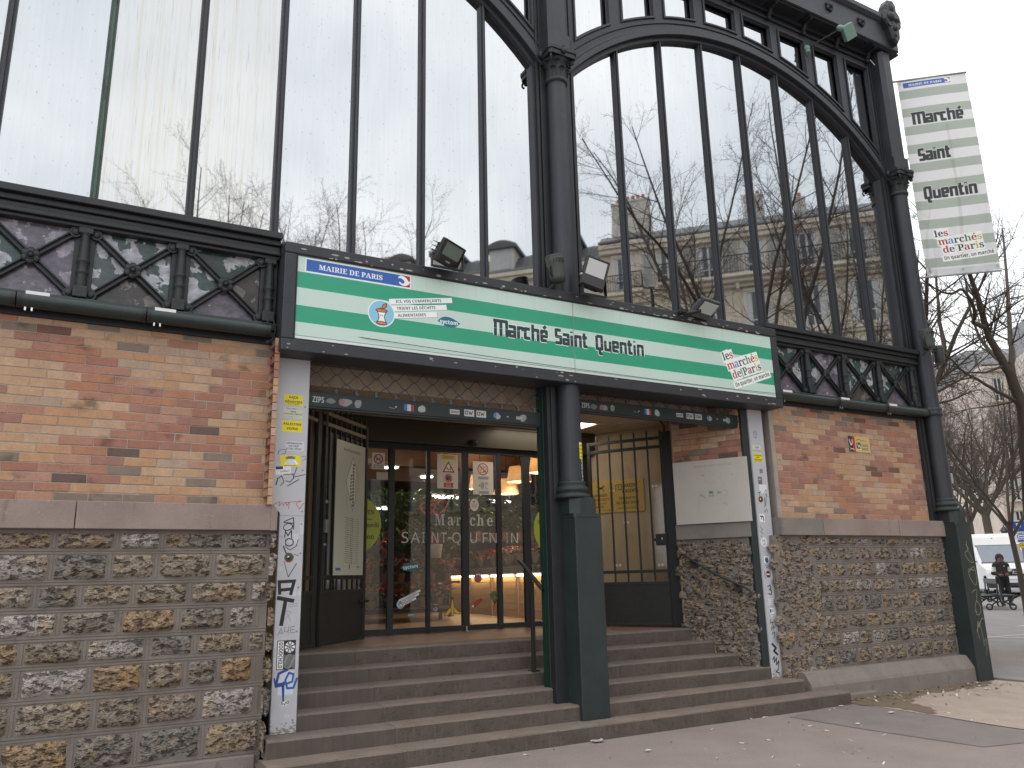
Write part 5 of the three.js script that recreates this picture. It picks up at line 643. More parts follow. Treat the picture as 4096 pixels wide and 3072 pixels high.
{
  const p = thing('guide_post', 'green grille guide post with lock and stickers left of the column', 'post');
  mesh('rail', [span(4.85, 4.972, 0.311, 4.2, -0.17, -0.04, 0.008), span(4.838, 4.85, 0.311, 4.2, -0.165, -0.1)], I.postGreen, p);
  mesh('lock', [R(0.085, 0.175, 0.02, 4.93, 1.86, -0.03, 0.02), ball(0.02, 4.935, 1.855, -0.02, 1, 1, 0.6)], I.chrome, p);
  mesh('keyhole', [cyl(0.018, 0.018, [4.935, 1.85, -0.021], [4.935, 1.85, -0.017], 12), span(4.931, 4.939, 1.85, 1.9, -0.021, -0.0175)], I.black, p);
  const t = cv(128, 1024, (x) => { x.clearRect(0, 0, 128, 1024); x.fillStyle = '#16302a'; x.fillRect(0, 0, 128, 1024); const g = '#9aa39f'; x.fillStyle = '#b5bab8'; x.fillRect(34, 20, 50, 70); ln(x, '#2c3634', 8, 46, 34, 70, 60, 48, 78); x.fillStyle = '#b5bab8'; x.beginPath(); x.moveTo(30, 130); x.lineTo(90, 110); x.lineTo(84, 160); x.lineTo(60, 190); x.fill(); x.save(); x.translate(64, 330); x.rotate(Math.PI / 2); x.font = '74px sans-serif'; x.fillStyle = g; x.textAlign = 'center'; x.textBaseline = 'middle'; x.fillText('1984', 0, 0, 200); x.restore(); x.fillStyle = '#b5bab8'; x.fillRect(36, 470, 52, 84); ln(x, '#2c3634', 6, 44, 486, 80, 490, 50, 520, 78, 540); ln(x, g, 6, 40, 610, 90, 640, 40, 670, 90, 690); ln(x, g, 6, 90, 730, 40, 750, 44, 790, 84, 780, 60, 740); x.lineWidth = 6; x.strokeStyle = g; x.beginPath(); x.ellipse(62, 830, 26, 22, 0, 0, 7); x.stroke(); x.beginPath(); x.ellipse(62, 880, 26, 24, 0, 0, 7); x.stroke(); ln(x, g, 6, 40, 930, 90, 980); ln(x, g, 6, 90, 930, 40, 990); });
  const m = new THREE.Mesh(new THREE.PlaneGeometry(0.108, 0.95), std(0xffffff, 0.45, { map: t })); m.position.set(4.911, 1.22, -0.0385); m.name = 'sticker_strip'; p.add(m);
  mesh('blue_sticker', span(4.89, 4.94, 2.2, 2.222, -0.0395, -0.0385), std([0.12, 0.3, 0.6], 0.5), p);
}
{
  const h = thing('centre_handrail', 'thin dark handrail between the two flights beside the green post', 'handrail');
  mesh('rail', [tube([[4.81, 1.84, -0.62], [4.81, 1.77, -0.5], [4.815, 1.55, -0.18], [4.82, 1.5, -0.1]], 0.018, 24, 8), tube([[4.85, 1.84, -0.66], [4.85, 1.77, -0.52], [4.855, 1.55, -0.2]], 0.012, 20, 6)], I.gate, h);
  const ps = pieces(h, 'leg'); for (const [z, a, b] of [[-0.33, 0.62, 1.6]]) ps(muv(mg([span(4.79, 4.83, a, b, z - 0.02, z + 0.02, 0.004), span(4.76, 4.86, a, a + 0.012, z - 0.05, z + 0.05, 0.003)])), I.gate);
}
// folding iron gates: local x along the leaf from its left end, front to +z
function gateLeaf(name, label, pos, ry, L, o) {
  const g = thing(name, label, 'gate', pos, ry);
  const st = pieces(g, 'stile'), rl = pieces(g, 'rail'), br = pieces(g, 'bar');
  for (const s of o.stiles) st(muv(mg(span(s - o.sw / 2, s + o.sw / 2, 0.945, o.stileTop ?? 3.62, -0.025, 0.025, 0.004))), I.gate);
  for (const y of [3.6, 3.47, 1.695, 1.53]) rl(muv(mg(span(o.x0 ?? 0, L, y - 0.022, y + 0.022, -0.014, 0.018, 0.003))), y > 3 ? o.rail : I.gate);
  for (let s = o.b0; s < L - 0.05; s += o.pitch) br(muv(mg([span(s - 0.012, s + 0.012, 1.5, 3.7, -0.012, 0.012, 0.003), cyl(0.012, 0.004, [s, 3.7, 0], [s, 3.725, 0], 6)])), I.gate);
  mesh('kick_panel', [span(o.x0 ?? 0, L, 0.95, 1.52, -0.018, 0.012, 0.004), span(o.x0 ?? 0, L, 0.95, 0.985, 0.01, 0.022, 0.004)], I.gate, g);
  return g;
}
const leafL = gateLeaf('iron_gate', 'black iron gate leaf with market plan standing open on the left', [2.6, 0, -1.3], 0.788, 1.14, { stiles: [0.03, 1.11], sw: 0.055, b0: 0.14, pitch: 0.135, rail: I.gateBrass });
mesh('back_panel', [span(0.06, 1.08, 1.72, 3.4, -0.04, -0.03)], I.hallDark, leafL);
mesh('lock', [R(0.07, 0.15, 0.05, 0.06, 2.27, 0.03, 0.006), ball(0.025, 0.05, 2.55, 0.03), ball(0.02, 0.045, 2.06, 0.03)], I.galva, leafL); mesh('handle', [span(0.95, 1.17, 1.39, 1.42, 0.03, 0.06, 0.006)], I.black, leafL);
{
  const t = cv(512, 1080, (x) => { x.fillStyle = '#bcbfae'; x.fillRect(0, 0, 512, 1080); x.textAlign = 'center'; x.fillStyle = '#3c3f38'; txt(x, 'Marché Saint Quentin', 270, 66, 36, '#3c3f38', 300); const D = [[290, 120], [350, 200], [340, 470], [300, 560], [170, 330]];
    x.fillStyle = '#d9d8cb'; x.strokeStyle = '#4e5650'; x.lineWidth = 6; x.beginPath(); D.forEach((p, i) => (i ? x.lineTo : x.moveTo).call(x, ...p)); x.closePath(); x.fill(); x.stroke(); x.fillStyle = '#3f5b46'; for (let k = 0; k < 13; k++) { x.fillRect(288, 170 + k * 28, 30, 20); if (k > 2 && k < 11) x.fillRect(246 - Math.abs(k - 6) * -2, 180 + k * 28, 26, 17); } x.fillStyle = '#c79aa0'; x.fillRect(180, 322, 14, 30); ln(x, '#555', 3, 392, 220, 392, 420); ln(x, '#555', 3, 170, 430, 214, 570);
    for (let k = 0; k < 22; k++) { const y = 620 + k * 17; x.fillStyle = k % 5 ? '#5b5e58' : '#a05a58'; x.fillRect(170 + (k * 37 % 23), y, 60, 4); x.fillRect(370, y + 5, 40 + (k * 29 % 20), 4); x.fillStyle = '#6d7069'; x.fillRect(232, y + 4, 40, 2); x.fillRect(312, y + 9, 50, 2); x.fillStyle = '#3d4039'; x.beginPath(); x.ellipse(280, y + 5, 6, 6, 0, 0, 7); x.fill(); x.beginPath(); x.ellipse(304, y + 8, 6, 6, 0, 0, 7); x.fill(); } x.fillStyle = '#3f62a8'; x.fillRect(36, 1024, 84, 20); x.fillStyle = '#3c3f38'; x.beginPath(); x.ellipse(270, 1012, 9, 22, 0, 0, 7); x.fill(); x.fillStyle = '#93968c'; x.beginPath(); x.ellipse(420, 1014, 30, 12, 0, 0, 7); x.fill(); });
  const b = thing('market_plan', 'tall pale plan of the market stalls fixed to the open gate', 'plan board', [2.6, 0, -1.3], 0.788);
  const m = new THREE.Mesh(new THREE.BoxGeometry(0.77, 1.6, 0.012), [I.galva, I.galva, I.galva, I.galva, std(0xffffff, 0.3, { map: t }), I.galva]); m.name = 'plan_face'; m.position.set(0.62, 2.52, 0.04); b.add(m); const sc = pieces(b, 'screw'); for (const [x, y] of [[0.26, 3.27], [0.98, 3.27], [0.26, 1.76], [0.98, 1.76]]) sc(muv(mg(ball(0.012, x, y, 0.048, 1, 1, 0.5, 8, 5))), I.chrome);
}
const leafF = gateLeaf('iron_gate', 'fixed black iron gate section between the left post and the open leaf', [2.0, 0, -0.7], 0.788, 0.76, { stiles: [0.72], sw: 0.09, b0: 0.08, pitch: 0.15, rail: I.gateBrass, stileTop: 3.66 });
const leafR = gateLeaf('iron_gate', 'black iron gate leaf standing open on the right in front of the notice', [6.93, 0, -2.14], -1.003, 1.32, { stiles: [0.02, 1.24], sw: 0.05, b0: 0.15, pitch: 0.2, rail: I.gate });
mesh('hinge_post', [span(1.17, 1.32, 0.935, 3.68, -0.06, 0.035, 0.006)], I.black, leafR); mesh('lock', [R(0.17, 0.16, 0.06, 1.1, 2.13, 0.04, 0.006), span(0.98, 1.03, 2.11, 2.15, 0.02, 0.06, 0.004)], I.black, leafR); mesh('keyhole', ball(0.014, 1.11, 2.14, 0.072, 0.7, 1.3, 0.4), I.chrome, leafR);
mesh('clear_sheet', span(0.2, 1.16, 1.73, 2.98, -0.03, -0.025), new THREE.MeshPhysicalMaterial({ color: 0xffffff, roughness: 0.08, transmission: 1, thickness: 0, ior: 1.49 }), leafR);
{ const sc = pieces(leafR, 'fixing'); for (const [s, y] of [[0.36, 2.88], [1.02, 2.9], [0.56, 2.4], [0.4, 1.79], [1.04, 1.78]]) for (const d of [-0.024, 0.024]) sc(muv(mg(torus(0.013, 0.006, s + d, y, -0.014, 12, 6))), I.white); }
{ const r = thing('riser_pipe', 'thin rust red pipe in the corner above the right gate', 'pipe'); mesh('pipe', tube([[7.62, 3.6, -1.16], [7.62, 3.8, -1.16], [7.6, 3.86, -1.2]], 0.018, 12, 8), std([0.12, 0.04, 0.03], 0.6), r); mesh('elbow', ball(0.05, 7.7, 3.76, -1.05, 1, 1.2, 1), I.ceilingTile, r); }

// ------------------------------------------------------------ glass doors
import { FontLoader } from 'three/addons/loaders/FontLoader.js';
import { TextGeometry } from 'three/addons/geometries/TextGeometry.js';
const fontSerif = await new FontLoader().loadAsync('fonts/droid/droid_serif_bold.typeface.json');
const fontSans = await new FontLoader().loadAsync('fonts/droid/droid_sans_regular.typeface.json');
function decal(parent, name, label, w, h, x, y, z, px, fn, rz = 0) { const t = cv(px, Math.round(px * h / w), fn); const m = new THREE.Mesh(new THREE.PlaneGeometry(w, h), std(0xffffff, 0.5, { map: t, transparent: true, alphaTest: 0.5, side: THREE.DoubleSide })); m.name = name; m.position.set(x, y, z); m.rotation.z = rz; if (label) m.userData.label = label; m.castShadow = true; parent.add(m); return m; }
{
  const d = thing('glass_door', 'black framed folding glass doors at the top of the steps', 'glass door'), z = -2.75;
  const M = [[3.0, 0.12], [3.99, 0.087], [4.55, 0.056], [5.13, 0.11], [5.69, 0.08], [6.17, 0.12], [7.28, 0.1]];
  const fb = pieces(d, 'frame_bar'), gp = pieces(d, 'glass_pane');
  for (const [x, w] of M) fb(muv(mg(span(x - w / 2, x + w / 2, 0.935, 3.53, z - 0.03, z + 0.03, 0.004))), I.black);
  fb(muv(mg(span(2.95, 7.35, 3.463, 3.54, z - 0.04, z + 0.034, 0.004))), I.black); fb(muv(mg(span(2.95, 7.35, 0.94, 1.014, z - 0.028, z + 0.034, 0.004))), I.black);
  for (let i = 0; i + 1 < M.length; i++) gp(muv(mg(span(M[i][0] + M[i][1] / 2 - 0.005, M[i + 1][0] - M[i + 1][1] / 2 + 0.005, 1.0, 3.47, z - 0.003, z + 0.003))), I.pane);
  mesh('operator_housing', [span(2.9, 7.4, 3.54, 3.88, z - 0.1, z + 0.14, 0.006), span(2.9, 7.4, 3.83, 3.878, z + 0.14, z + 0.16, 0.003)], std([0.055, 0.046, 0.032], 0.35, { metalness: 0.3 }), d);
  mesh('sensor_dome', [lathe([[0, -0.06], [0.03, -0.055], [0.055, -0.035], [0.062, 0], [0.062, 0.03], [0, 0.035]], 16, 5.2, 3.6, z + 0.18), span(5.2, 5.225, 3.58, 3.6, z + 0.23, z + 0.242)], I.black, d);
  mesh('threshold_latch', [span(5.12, 5.135, 0.93, 1.0, z + 0.035, z + 0.05), span(5.1, 5.155, 0.93, 0.938, z + 0.03, z + 0.07)], I.chrome, d);
  const Z = z + 0.006, frost = std([0.52, 0.52, 0.5], 0.8);
  const HX = (h) => { const P = [[280, 3.945], [745, 4.579], [1170, 5.189], [1530, 5.732], [1850, 6.234]]; for (let i = 0; i < 4; i++) if (h <= P[i + 1][0] || i === 3) return lerp(P[i][1], P[i + 1][1], (h - P[i][0]) / (P[i + 1][0] - P[i][0])); };
  const let_ = pieces(d, 'frosted_letter'), put = (s, x0, x1, y, h, f) => { const g = new TextGeometry(s, { font: f, size: h, depth: 0.0015, curveSegments: 4, bevelEnabled: false }); g.computeBoundingBox(); const b = g.boundingBox; g.translate(-b.min.x, 0, 0); g.scale((x1 - x0) / (b.max.x - b.min.x), f === fontSerif ? 1.2 : 1.05, 1); g.translate(x0, y, Z); let_(muv(mg(g)), frost); };
  put('M', HX(795), HX(905), 2.4, 0.136, fontSerif); put('a', HX(935), HX(1000), 2.4, 0.13, fontSerif); put('r', HX(1030), HX(1082), 2.4, 0.13, fontSerif); put('c', HX(1183), HX(1240), 2.4, 0.13, fontSerif); put('h', HX(1262), HX(1335), 2.4, 0.13, fontSerif); put('e', HX(1370), HX(1432), 2.4, 0.13, fontSerif);
  for (const [c, a, b] of [['S', 430, 505], ['A', 530, 632], ['I', 655, 685], ['N', 762, 835], ['T', 860, 925], ['Q', 985, 1082], ['U', 1185, 1262], ['F', 1320, 1378], ['N', 1395, 1476], ['I', 1580, 1598], ['N', 1632, 1708]]) put(c, HX(a), HX(b), 2.152, 0.142, fontSans);
  put('-', HX(938), HX(970), 2.16, 0.16, fontSans);
  const sign = (x, a, b) => { x.clearRect(0, 0, 400, 800); };
  decal(d, 'no_dogs_sign', 'white sign with crossed out dog', 0.19, 0.235, 3.794, 3.277, Z, 256, (x, w, h) => { x.fillStyle = '#d9d4c8'; x.fillRect(0, 0, w, h); ln(x, '#1c1c1c', 20, 90, 130, 150, 118); ln(x, '#1c1c1c', 14, 150, 118, 172, 84); ln(x, '#1c1c1c', 10, 96, 130, 82, 172); ln(x, '#1c1c1c', 10, 150, 122, 160, 168); ln(x, '#1c1c1c', 8, 86, 122, 70, 100); x.strokeStyle = '#b03029'; x.lineWidth = 22; x.beginPath(); x.arc(128, 122, 84, 0, 7); x.stroke(); ln(x, '#b03029', 20, 70, 64, 186, 180); txt(x, 'INTERDIT', 128, 244, 42, '#2a2a2a', 190); txt(x, 'AUX CHIENS', 128, 286, 34, '#2a2a2a', 190); });
  decal(d, 'blank_label', null, 0.17, 0.105, 3.855, 3.07, Z, 64, (x, w, h) => { x.fillStyle = '#b9b09a'; x.fillRect(0, 0, w, h); });
  decal(d, 'safety_notice', 'white notice with red triangle and ball game ban', 0.332, 0.502, 4.857, 3.178, Z, 400, (x, w, h) => { x.fillStyle = '#dcd2c0'; x.fillRect(0, 0, w, h); x.fillStyle = '#d8cc3c'; x.fillRect(80, 18, 270, 74); for (let i = 0; i < 4; i++) { x.fillStyle = '#6f6a2c'; x.fillRect(100 + i * 6, 28 + i * 16, 230 - i * 14, 5); } x.lineJoin = 'round'; x.strokeStyle = '#b52a26'; x.fillStyle = '#f0ece2'; x.lineWidth = 22; x.beginPath(); x.moveTo(215, 135); x.lineTo(320, 310); x.lineTo(115, 310); x.closePath(); x.fill(); x.stroke(); ln(x, '#222', 12, 170, 260, 200, 255, 220, 285); ln(x, '#222', 12, 240, 255, 262, 262, 255, 295); x.fillStyle = '#222'; x.beginPath(); x.arc(196, 238, 10, 0, 7); x.arc(252, 236, 10, 0, 7); x.fill(); ln(x, '#222', 7, 205, 262, 245, 262); x.strokeStyle = '#a9a092'; x.lineWidth = 4; x.strokeRect(120, 340, 190, 250); x.fillStyle = '#2a2a2c'; x.beginPath(); x.arc(215, 420, 48, 0, 7); x.fill(); x.strokeStyle = '#d8d2c6'; x.lineWidth = 5; x.beginPath(); x.arc(190, 420, 40, -1, 1); x.stroke(); x.strokeStyle = '#b52a26'; x.lineWidth = 16; x.beginPath(); x.arc(215, 420, 66, 0, 7); x.stroke(); ln(x, '#b52a26', 14, 168, 374, 262, 466); x.fillStyle = '#b2302a'; x.fillRect(130, 502, 172, 82); txt(x, 'JEUX DE', 216, 520, 24, '#e6d6cc', 110); txt(x, 'BALLONS', 216, 545, 24, '#e6d6cc', 120); txt(x, 'INTERDITS', 216, 570, 22, '#e6d6cc', 130); });
  decal(d, 'cycle_notice', 'white notice with crossed out bicycle and scooter', 0.342, 0.491, 5.439, 3.105, Z, 400, (x, w, h) => { x.fillStyle = '#dcd2c0'; x.fillRect(0, 0, w, h); x.strokeStyle = '#4c4a44'; x.lineWidth = 5; for (const q of [150, 235]) { x.beginPath(); x.arc(q, 120, 32, 0, 7); x.stroke(); } ln(x, '#4c4a44', 5, 150, 120, 185, 80, 225, 84, 200, 122, 150, 120); ln(x, '#4c4a44', 5, 225, 84, 235, 120); ln(x, '#3a3a3a', 7, 140, 150, 140, 195, 220, 195); ln(x, '#2a2a2a', 12, 200, 175, 255, 165); x.strokeStyle = '#b52a26'; x.lineWidth = 16; x.beginPath(); x.arc(195, 135, 98, 0, 7); x.stroke(); ln(x, '#b52a26', 15, 125, 66, 264, 204); x.fillStyle = '#8d9aa4'; x.fillRect(100, 262, 205, 50); x.fillRect(110, 516, 200, 46); x.fillStyle = '#cfcabf'; x.fillRect(104, 312, 200, 204); x.fillStyle = '#2f3136'; x.beginPath(); x.arc(128, 420, 13, 0, 7); x.fill(); x.strokeStyle = '#2f3136'; x.lineWidth = 9; for (const q of [34, 56, 78]) { x.beginPath(); x.arc(128, 420, q, -0.9, 0.9); x.stroke(); } ln(x, '#4a4b50', 5, 230, 370, 280, 380); x.lineWidth = 4; for (const q of [235, 275]) { x.beginPath(); x.arc(q, 385, 15, 0, 7); x.stroke(); } ln(x, '#2f3136', 6, 244, 420, 244, 460, 290, 470); });
  decal(d, 'round_sticker', 'small round white sticker', 0.145, 0.18, 5.286, 2.703, Z, 128, (x, w, h) => { x.fillStyle = '#d8cdbf'; x.beginPath(); x.ellipse(w / 2, h / 2, w / 2, h / 2, 0, 0, 7); x.fill(); x.fillStyle = '#b13a3a'; x.beginPath(); x.arc(54, 36, 8, 0, 7); x.arc(66, 36, 8, 0, 7); x.fill(); x.beginPath(); x.moveTo(46, 40); x.lineTo(60, 56); x.lineTo(74, 40); x.fill(); for (let i = 0; i < 4; i++) { x.fillStyle = '#77706a'; x.fillRect(26, 66 + i * 13, 76, 4); } });
  const green = (x, w, h, fn) => { x.fillStyle = '#a3ad3c'; x.beginPath(); x.ellipse(w / 2, h / 2, w / 2, h / 2, 0, 0, 7); x.fill(); fn(); };
  decal(d, 'opening_hours_disc', 'lime green disc with opening days', 0.8, 0.8, 3.447, 2.4, Z + 0.001, 512, (x, w, h) => green(x, w, h, () => { x.textAlign = 'right'; x.fillStyle = '#262818'; x.textBaseline = 'middle'; x.font = 'bold 54px serif'; x.fillText('MATIN', 452, 150); x.fillRect(330, 208, 100, 6); x.fillText('samedi', 496, 262); x.fillText('saison', 452, 362); }));
  decal(d, 'opening_hours_disc', 'lime green disc half hidden by the post', 0.8, 0.8, 6.69, 2.36, Z + 0.001, 512, (x, w, h) => green(x, w, h, () => { x.textAlign = 'left'; x.fillStyle = '#262818'; x.textBaseline = 'middle'; x.font = 'bold 54px serif'; x.fillText('SAMEDI', 44, 186); x.fillRect(96, 250, 14, 40); }));
  decal(d, 'sorting_sticker', 'teal leaf shaped sticker', 0.3, 0.125, 4.287, 1.826, Z, 256, (x, w, h) => { x.clearRect(0, 0, w, h); syctom(x, w / 2, h / 2, w, h); }, 0.12);
  decal(d, 'sorting_sticker', 'small blue leaf shaped sticker', 0.115, 0.05, 4.307, 1.184, Z, 128, (x, w, h) => syctom(x, w / 2, h / 2, w, h));
  decal(d, 'compost_sticker', 'tilted sticker of an apple core with three strips of text', 0.42, 0.2, 4.28, 1.4, Z, 512, (x, w, h) => { strips(x, 100, 60, 0, 0.56); appleCore(x, 72, 140, 66); }, 0.4);
  decal(d, 'city_mark', 'small white boat mark', 0.13, 0.17, 4.665, 1.24, Z, 128, (x, w, h) => { ln(x, '#d6d2c8', 6, 30, 12, 96, 14); x.lineWidth = 9; x.strokeStyle = '#d6d2c8'; x.beginPath(); x.arc(64, 72, 26, 0, 3.4); x.stroke(); ln(x, '#d6d2c8', 7, 64, 50, 80, 60, 72, 90); txt(x, 'PARIS', 64, 140, 38, '#d6d2c8', 112); });
  decal(d, 'banana_sticker', 'yellow banana peel sticker', 0.27, 0.27, 4.925, 1.27, Z, 256, (x) => { x.fillStyle = '#d8b13c'; x.strokeStyle = '#1d1a14'; x.lineWidth = 7; for (const p of [[[118, 30], [112, 120], [30, 200], [8, 236], [60, 236], [120, 190], [132, 60]], [[140, 30], [150, 120], [210, 190], [250, 200], [236, 226], [180, 222], [136, 180]], [[120, 24], [106, 150], [112, 236], [130, 252], [148, 236], [152, 140], [140, 24]]]) { x.beginPath(); p.forEach((q, i) => (i ? x.lineTo : x.moveTo).call(x, ...q)); x.closePath(); x.fill(); x.stroke(); } x.fillStyle = '#241c10'; x.fillRect(122, 2, 14, 30); });
  decal(d, 'prawn_sticker', 'red prawn sticker', 0.24, 0.14, 5.34, 1.31, Z, 256, (x) => { x.fillStyle = '#a83a26'; x.strokeStyle = '#1d1410'; x.lineWidth = 6; x.beginPath(); x.moveTo(20, 130); x.quadraticCurveTo(60, 40, 140, 30); x.lineTo(190, 12); x.quadraticCurveTo(130, 90, 96, 120); x.quadraticCurveTo(60, 146, 20, 130); x.fill(); x.stroke(); x.fillStyle = '#e6e0d6'; x.beginPath(); x.ellipse(30, 122, 18, 20, 0, 0, 7); x.fill(); x.stroke(); ln(x, '#a83a26', 7, 140, 60, 200, 50, 240, 20); ln(x, '#a83a26', 6, 120, 86, 180, 70); });
  decal(d, 'carrot_sticker', 'carrot top sticker', 0.15, 0.27, 5.6, 1.33, Z, 140, (x) => { for (const [a, b] of [[20, 30], [46, 10], [74, 6], [100, 14], [124, 34], [30, 70], [112, 76]]) { x.fillStyle = '#4f7a34'; x.strokeStyle = '#1a2412'; x.lineWidth = 4; ln(x, '#26381a', 6, 70, 180, a, b + 20); x.beginPath(); x.ellipse(a, b + 20, 14, 24, (a - 70) / 100, 0, 7); x.fill(); x.stroke(); } x.fillStyle = '#b85c20'; x.beginPath(); x.moveTo(46, 186); x.lineTo(98, 186); x.lineTo(84, 236); x.lineTo(58, 236); x.fill(); });
  decal(d, 'steak_sticker', 'pink steak sticker', 0.14, 0.145, 5.333, 1.655, Z, 128, (x) => { x.fillStyle = '#3a2424'; x.beginPath(); x.ellipse(62, 66, 58, 58, 0.3, 0, 7); x.fill(); x.fillStyle = '#e2d8d0'; x.beginPath(); x.ellipse(64, 60, 50, 50, 0, 0, 7); x.fill(); x.fillStyle = '#9c5a56'; x.beginPath(); x.ellipse(62, 72, 50, 46, 0.2, 0, 7); x.fill(); });
}
I.standWood = std([0.1, 0.065, 0.045], 0.7, { map: rep(X.wood, 0.8) });
// ------------------------------------------------------------ market hall behind the doors
{
  const h = thing('market_hall', 'dim interior of the covered market behind the glass doors', 'interior', [0, 0, 0], 0, null, 'structure');
  const tl = []; const rnd = rng(3);
  const ft = pieces(h, 'floor_tile'), mats = [0, 1, 2].map((i) => std([0.4 + i * 0.03, 0.285 + i * 0.02, 0.175 + i * 0.015], 0.38, { map: rep(X.limeC, 0.4) }));
  for (let x = 3; x < 8.4; x += 0.6) for (let z = -9.6; z < -2.75; z += 0.6) { if ((x - 3) / 0.6 > 9) continue; ft(muv(mg(span(x, x + 0.594, 0.9, 0.93, z, z + 0.594))), pick(mats, rnd)); }
  mesh('floor_base', span(-2, 16, 0.7, 0.9, -16, -2.85), I.hallDark, h);
  mesh('ceiling', span(-2, 16, 4.3, 4.5, -16, -2.95), I.brown, h); mesh('back_wall', span(-2, 16, 0.7, 4.4, -16.2, -16), I.hallDark, h); mesh('left_wall', span(-2.2, -2, 0.7, 4.4, -16, -2.9), I.hallDark, h); mesh('right_wall', span(12, 12.2, 0.7, 4.4, -16, -2.9), I.beige, h);
  mesh('front_wall', [span(-2.2, 2.95, 0.7, 4.4, -2.95, -2.85), span(7.35, 12.2, 0.7, 4.4, -2.95, -2.85), span(2.9, 7.4, 3.55, 4.4, -2.96, -2.86), span(-2.6, 13, 4.4, 12, -3.1, -2.96), span(-2.6, 12.2, 10.74, 10.85, -3.1, -0.1), span(-2.6, -2.4, 0, 12, -3.1, -0.1), span(12.1, 12.2, 0, 11.3, -16, -0.2)], I.hallDark, h);
  mesh('ceiling_beam', [0, 1, 2].map((i) => span(3, 12, 3.98, 4.3, -5.2 - i * 2.6, -5.05 - i * 2.6)), I.brown, h);
}
{ // lit wooden counter of the flower stall
  const c = thing('stall_counter', 'wooden plank counter of the flower stall lit from under its top', 'counter', [7.95, 0.93, -9.38], -1.672);
  const pk = pieces(c, 'plank'), rnd = rng(13); for (let k = 0; k < 6; k++) for (let j = 0; j < 4; j++) pk(muv(mg(span(j * 1.3, j * 1.3 + 1.294, k * 0.127 + 0.004, k * 0.127 + 0.124, -0.03, 0 + 0.002 * rnd(), 0.004)), j * 1.7, k * 2.3), I.plank);
  mesh('top', [span(-0.1, 5.3, 0.8, 0.92, -0.7, 0.16, 0.01)], I.counterTop, c); mesh('body', span(0, 5.2, 0, 0.79, -0.6, -0.035), I.hallDark, c);
  const ps = pieces(c, 'upright'); for (const s of [0.02, 1.3, 2.6, 3.9, 5.18]) ps(muv(mg(span(s - 0.03, s + 0.03, 0, 0.79, 0.002, 0.028, 0.004))), I.plank);
  const tb = pieces(c, 'lamp_tube'); for (let j = 0; j < 4; j++) tb(muv(mg(cyl(0.02, 0.02, [0.1 + j * 1.3, 0.765, 0.06], [1.2 + j * 1.3, 0.765, 0.06], 8))), glow(new THREE.Color(1, 0.84, 0.6), 5));
  for (let j = 0; j < 4; j++) { const a = new THREE.RectAreaLight(new THREE.Color(1, 0.72, 0.4), 9, 1.1, 0.05); a.name = 'tube_lamp'; a.position.set(0.65 + j * 1.3, 0.74, 0.06); a.rotation.x = -Math.PI / 2; c.add(a); }
}
function foliage(seed, n, R, H, w, l, droop = 0.4) { const r = rng(seed), pos = [], nor = []; for (let i = 0; i < n; i++) { const a = r() * 6.283, rr = R * Math.sqrt(r()), y = H * (0.15 + 0.85 * r()), x = Math.cos(a) * rr, z = Math.sin(a) * rr, b = a + (r() - 0.5) * 1.6, tilt = r() * 1.2 - droop, dx = Math.cos(b) * Math.cos(tilt), dy = Math.sin(tilt), dz = Math.sin(b) * Math.cos(tilt), sx = -Math.sin(b), sz = Math.cos(b), L = l * (0.6 + 0.7 * r()), W = w * (0.6 + 0.7 * r()); const A = [x, y, z], Bm = [x + dx * L * 0.5, y + dy * L * 0.5 + 0.01, z + dz * L * 0.5], E = [x + dx * L, y + dy * L - L * 0.15, z + dz * L], p = [Bm[0] + sx * W, Bm[1], Bm[2] + sz * W], q = [Bm[0] - sx * W, Bm[1], Bm[2] - sz * W]; for (const t of [A, p, E, A, E, q]) pos.push(...t); } const g = new THREE.BufferGeometry(); g.setAttribute('position', new THREE.Float32BufferAttribute(pos, 3)); g.computeVertexNormals(); return g; }
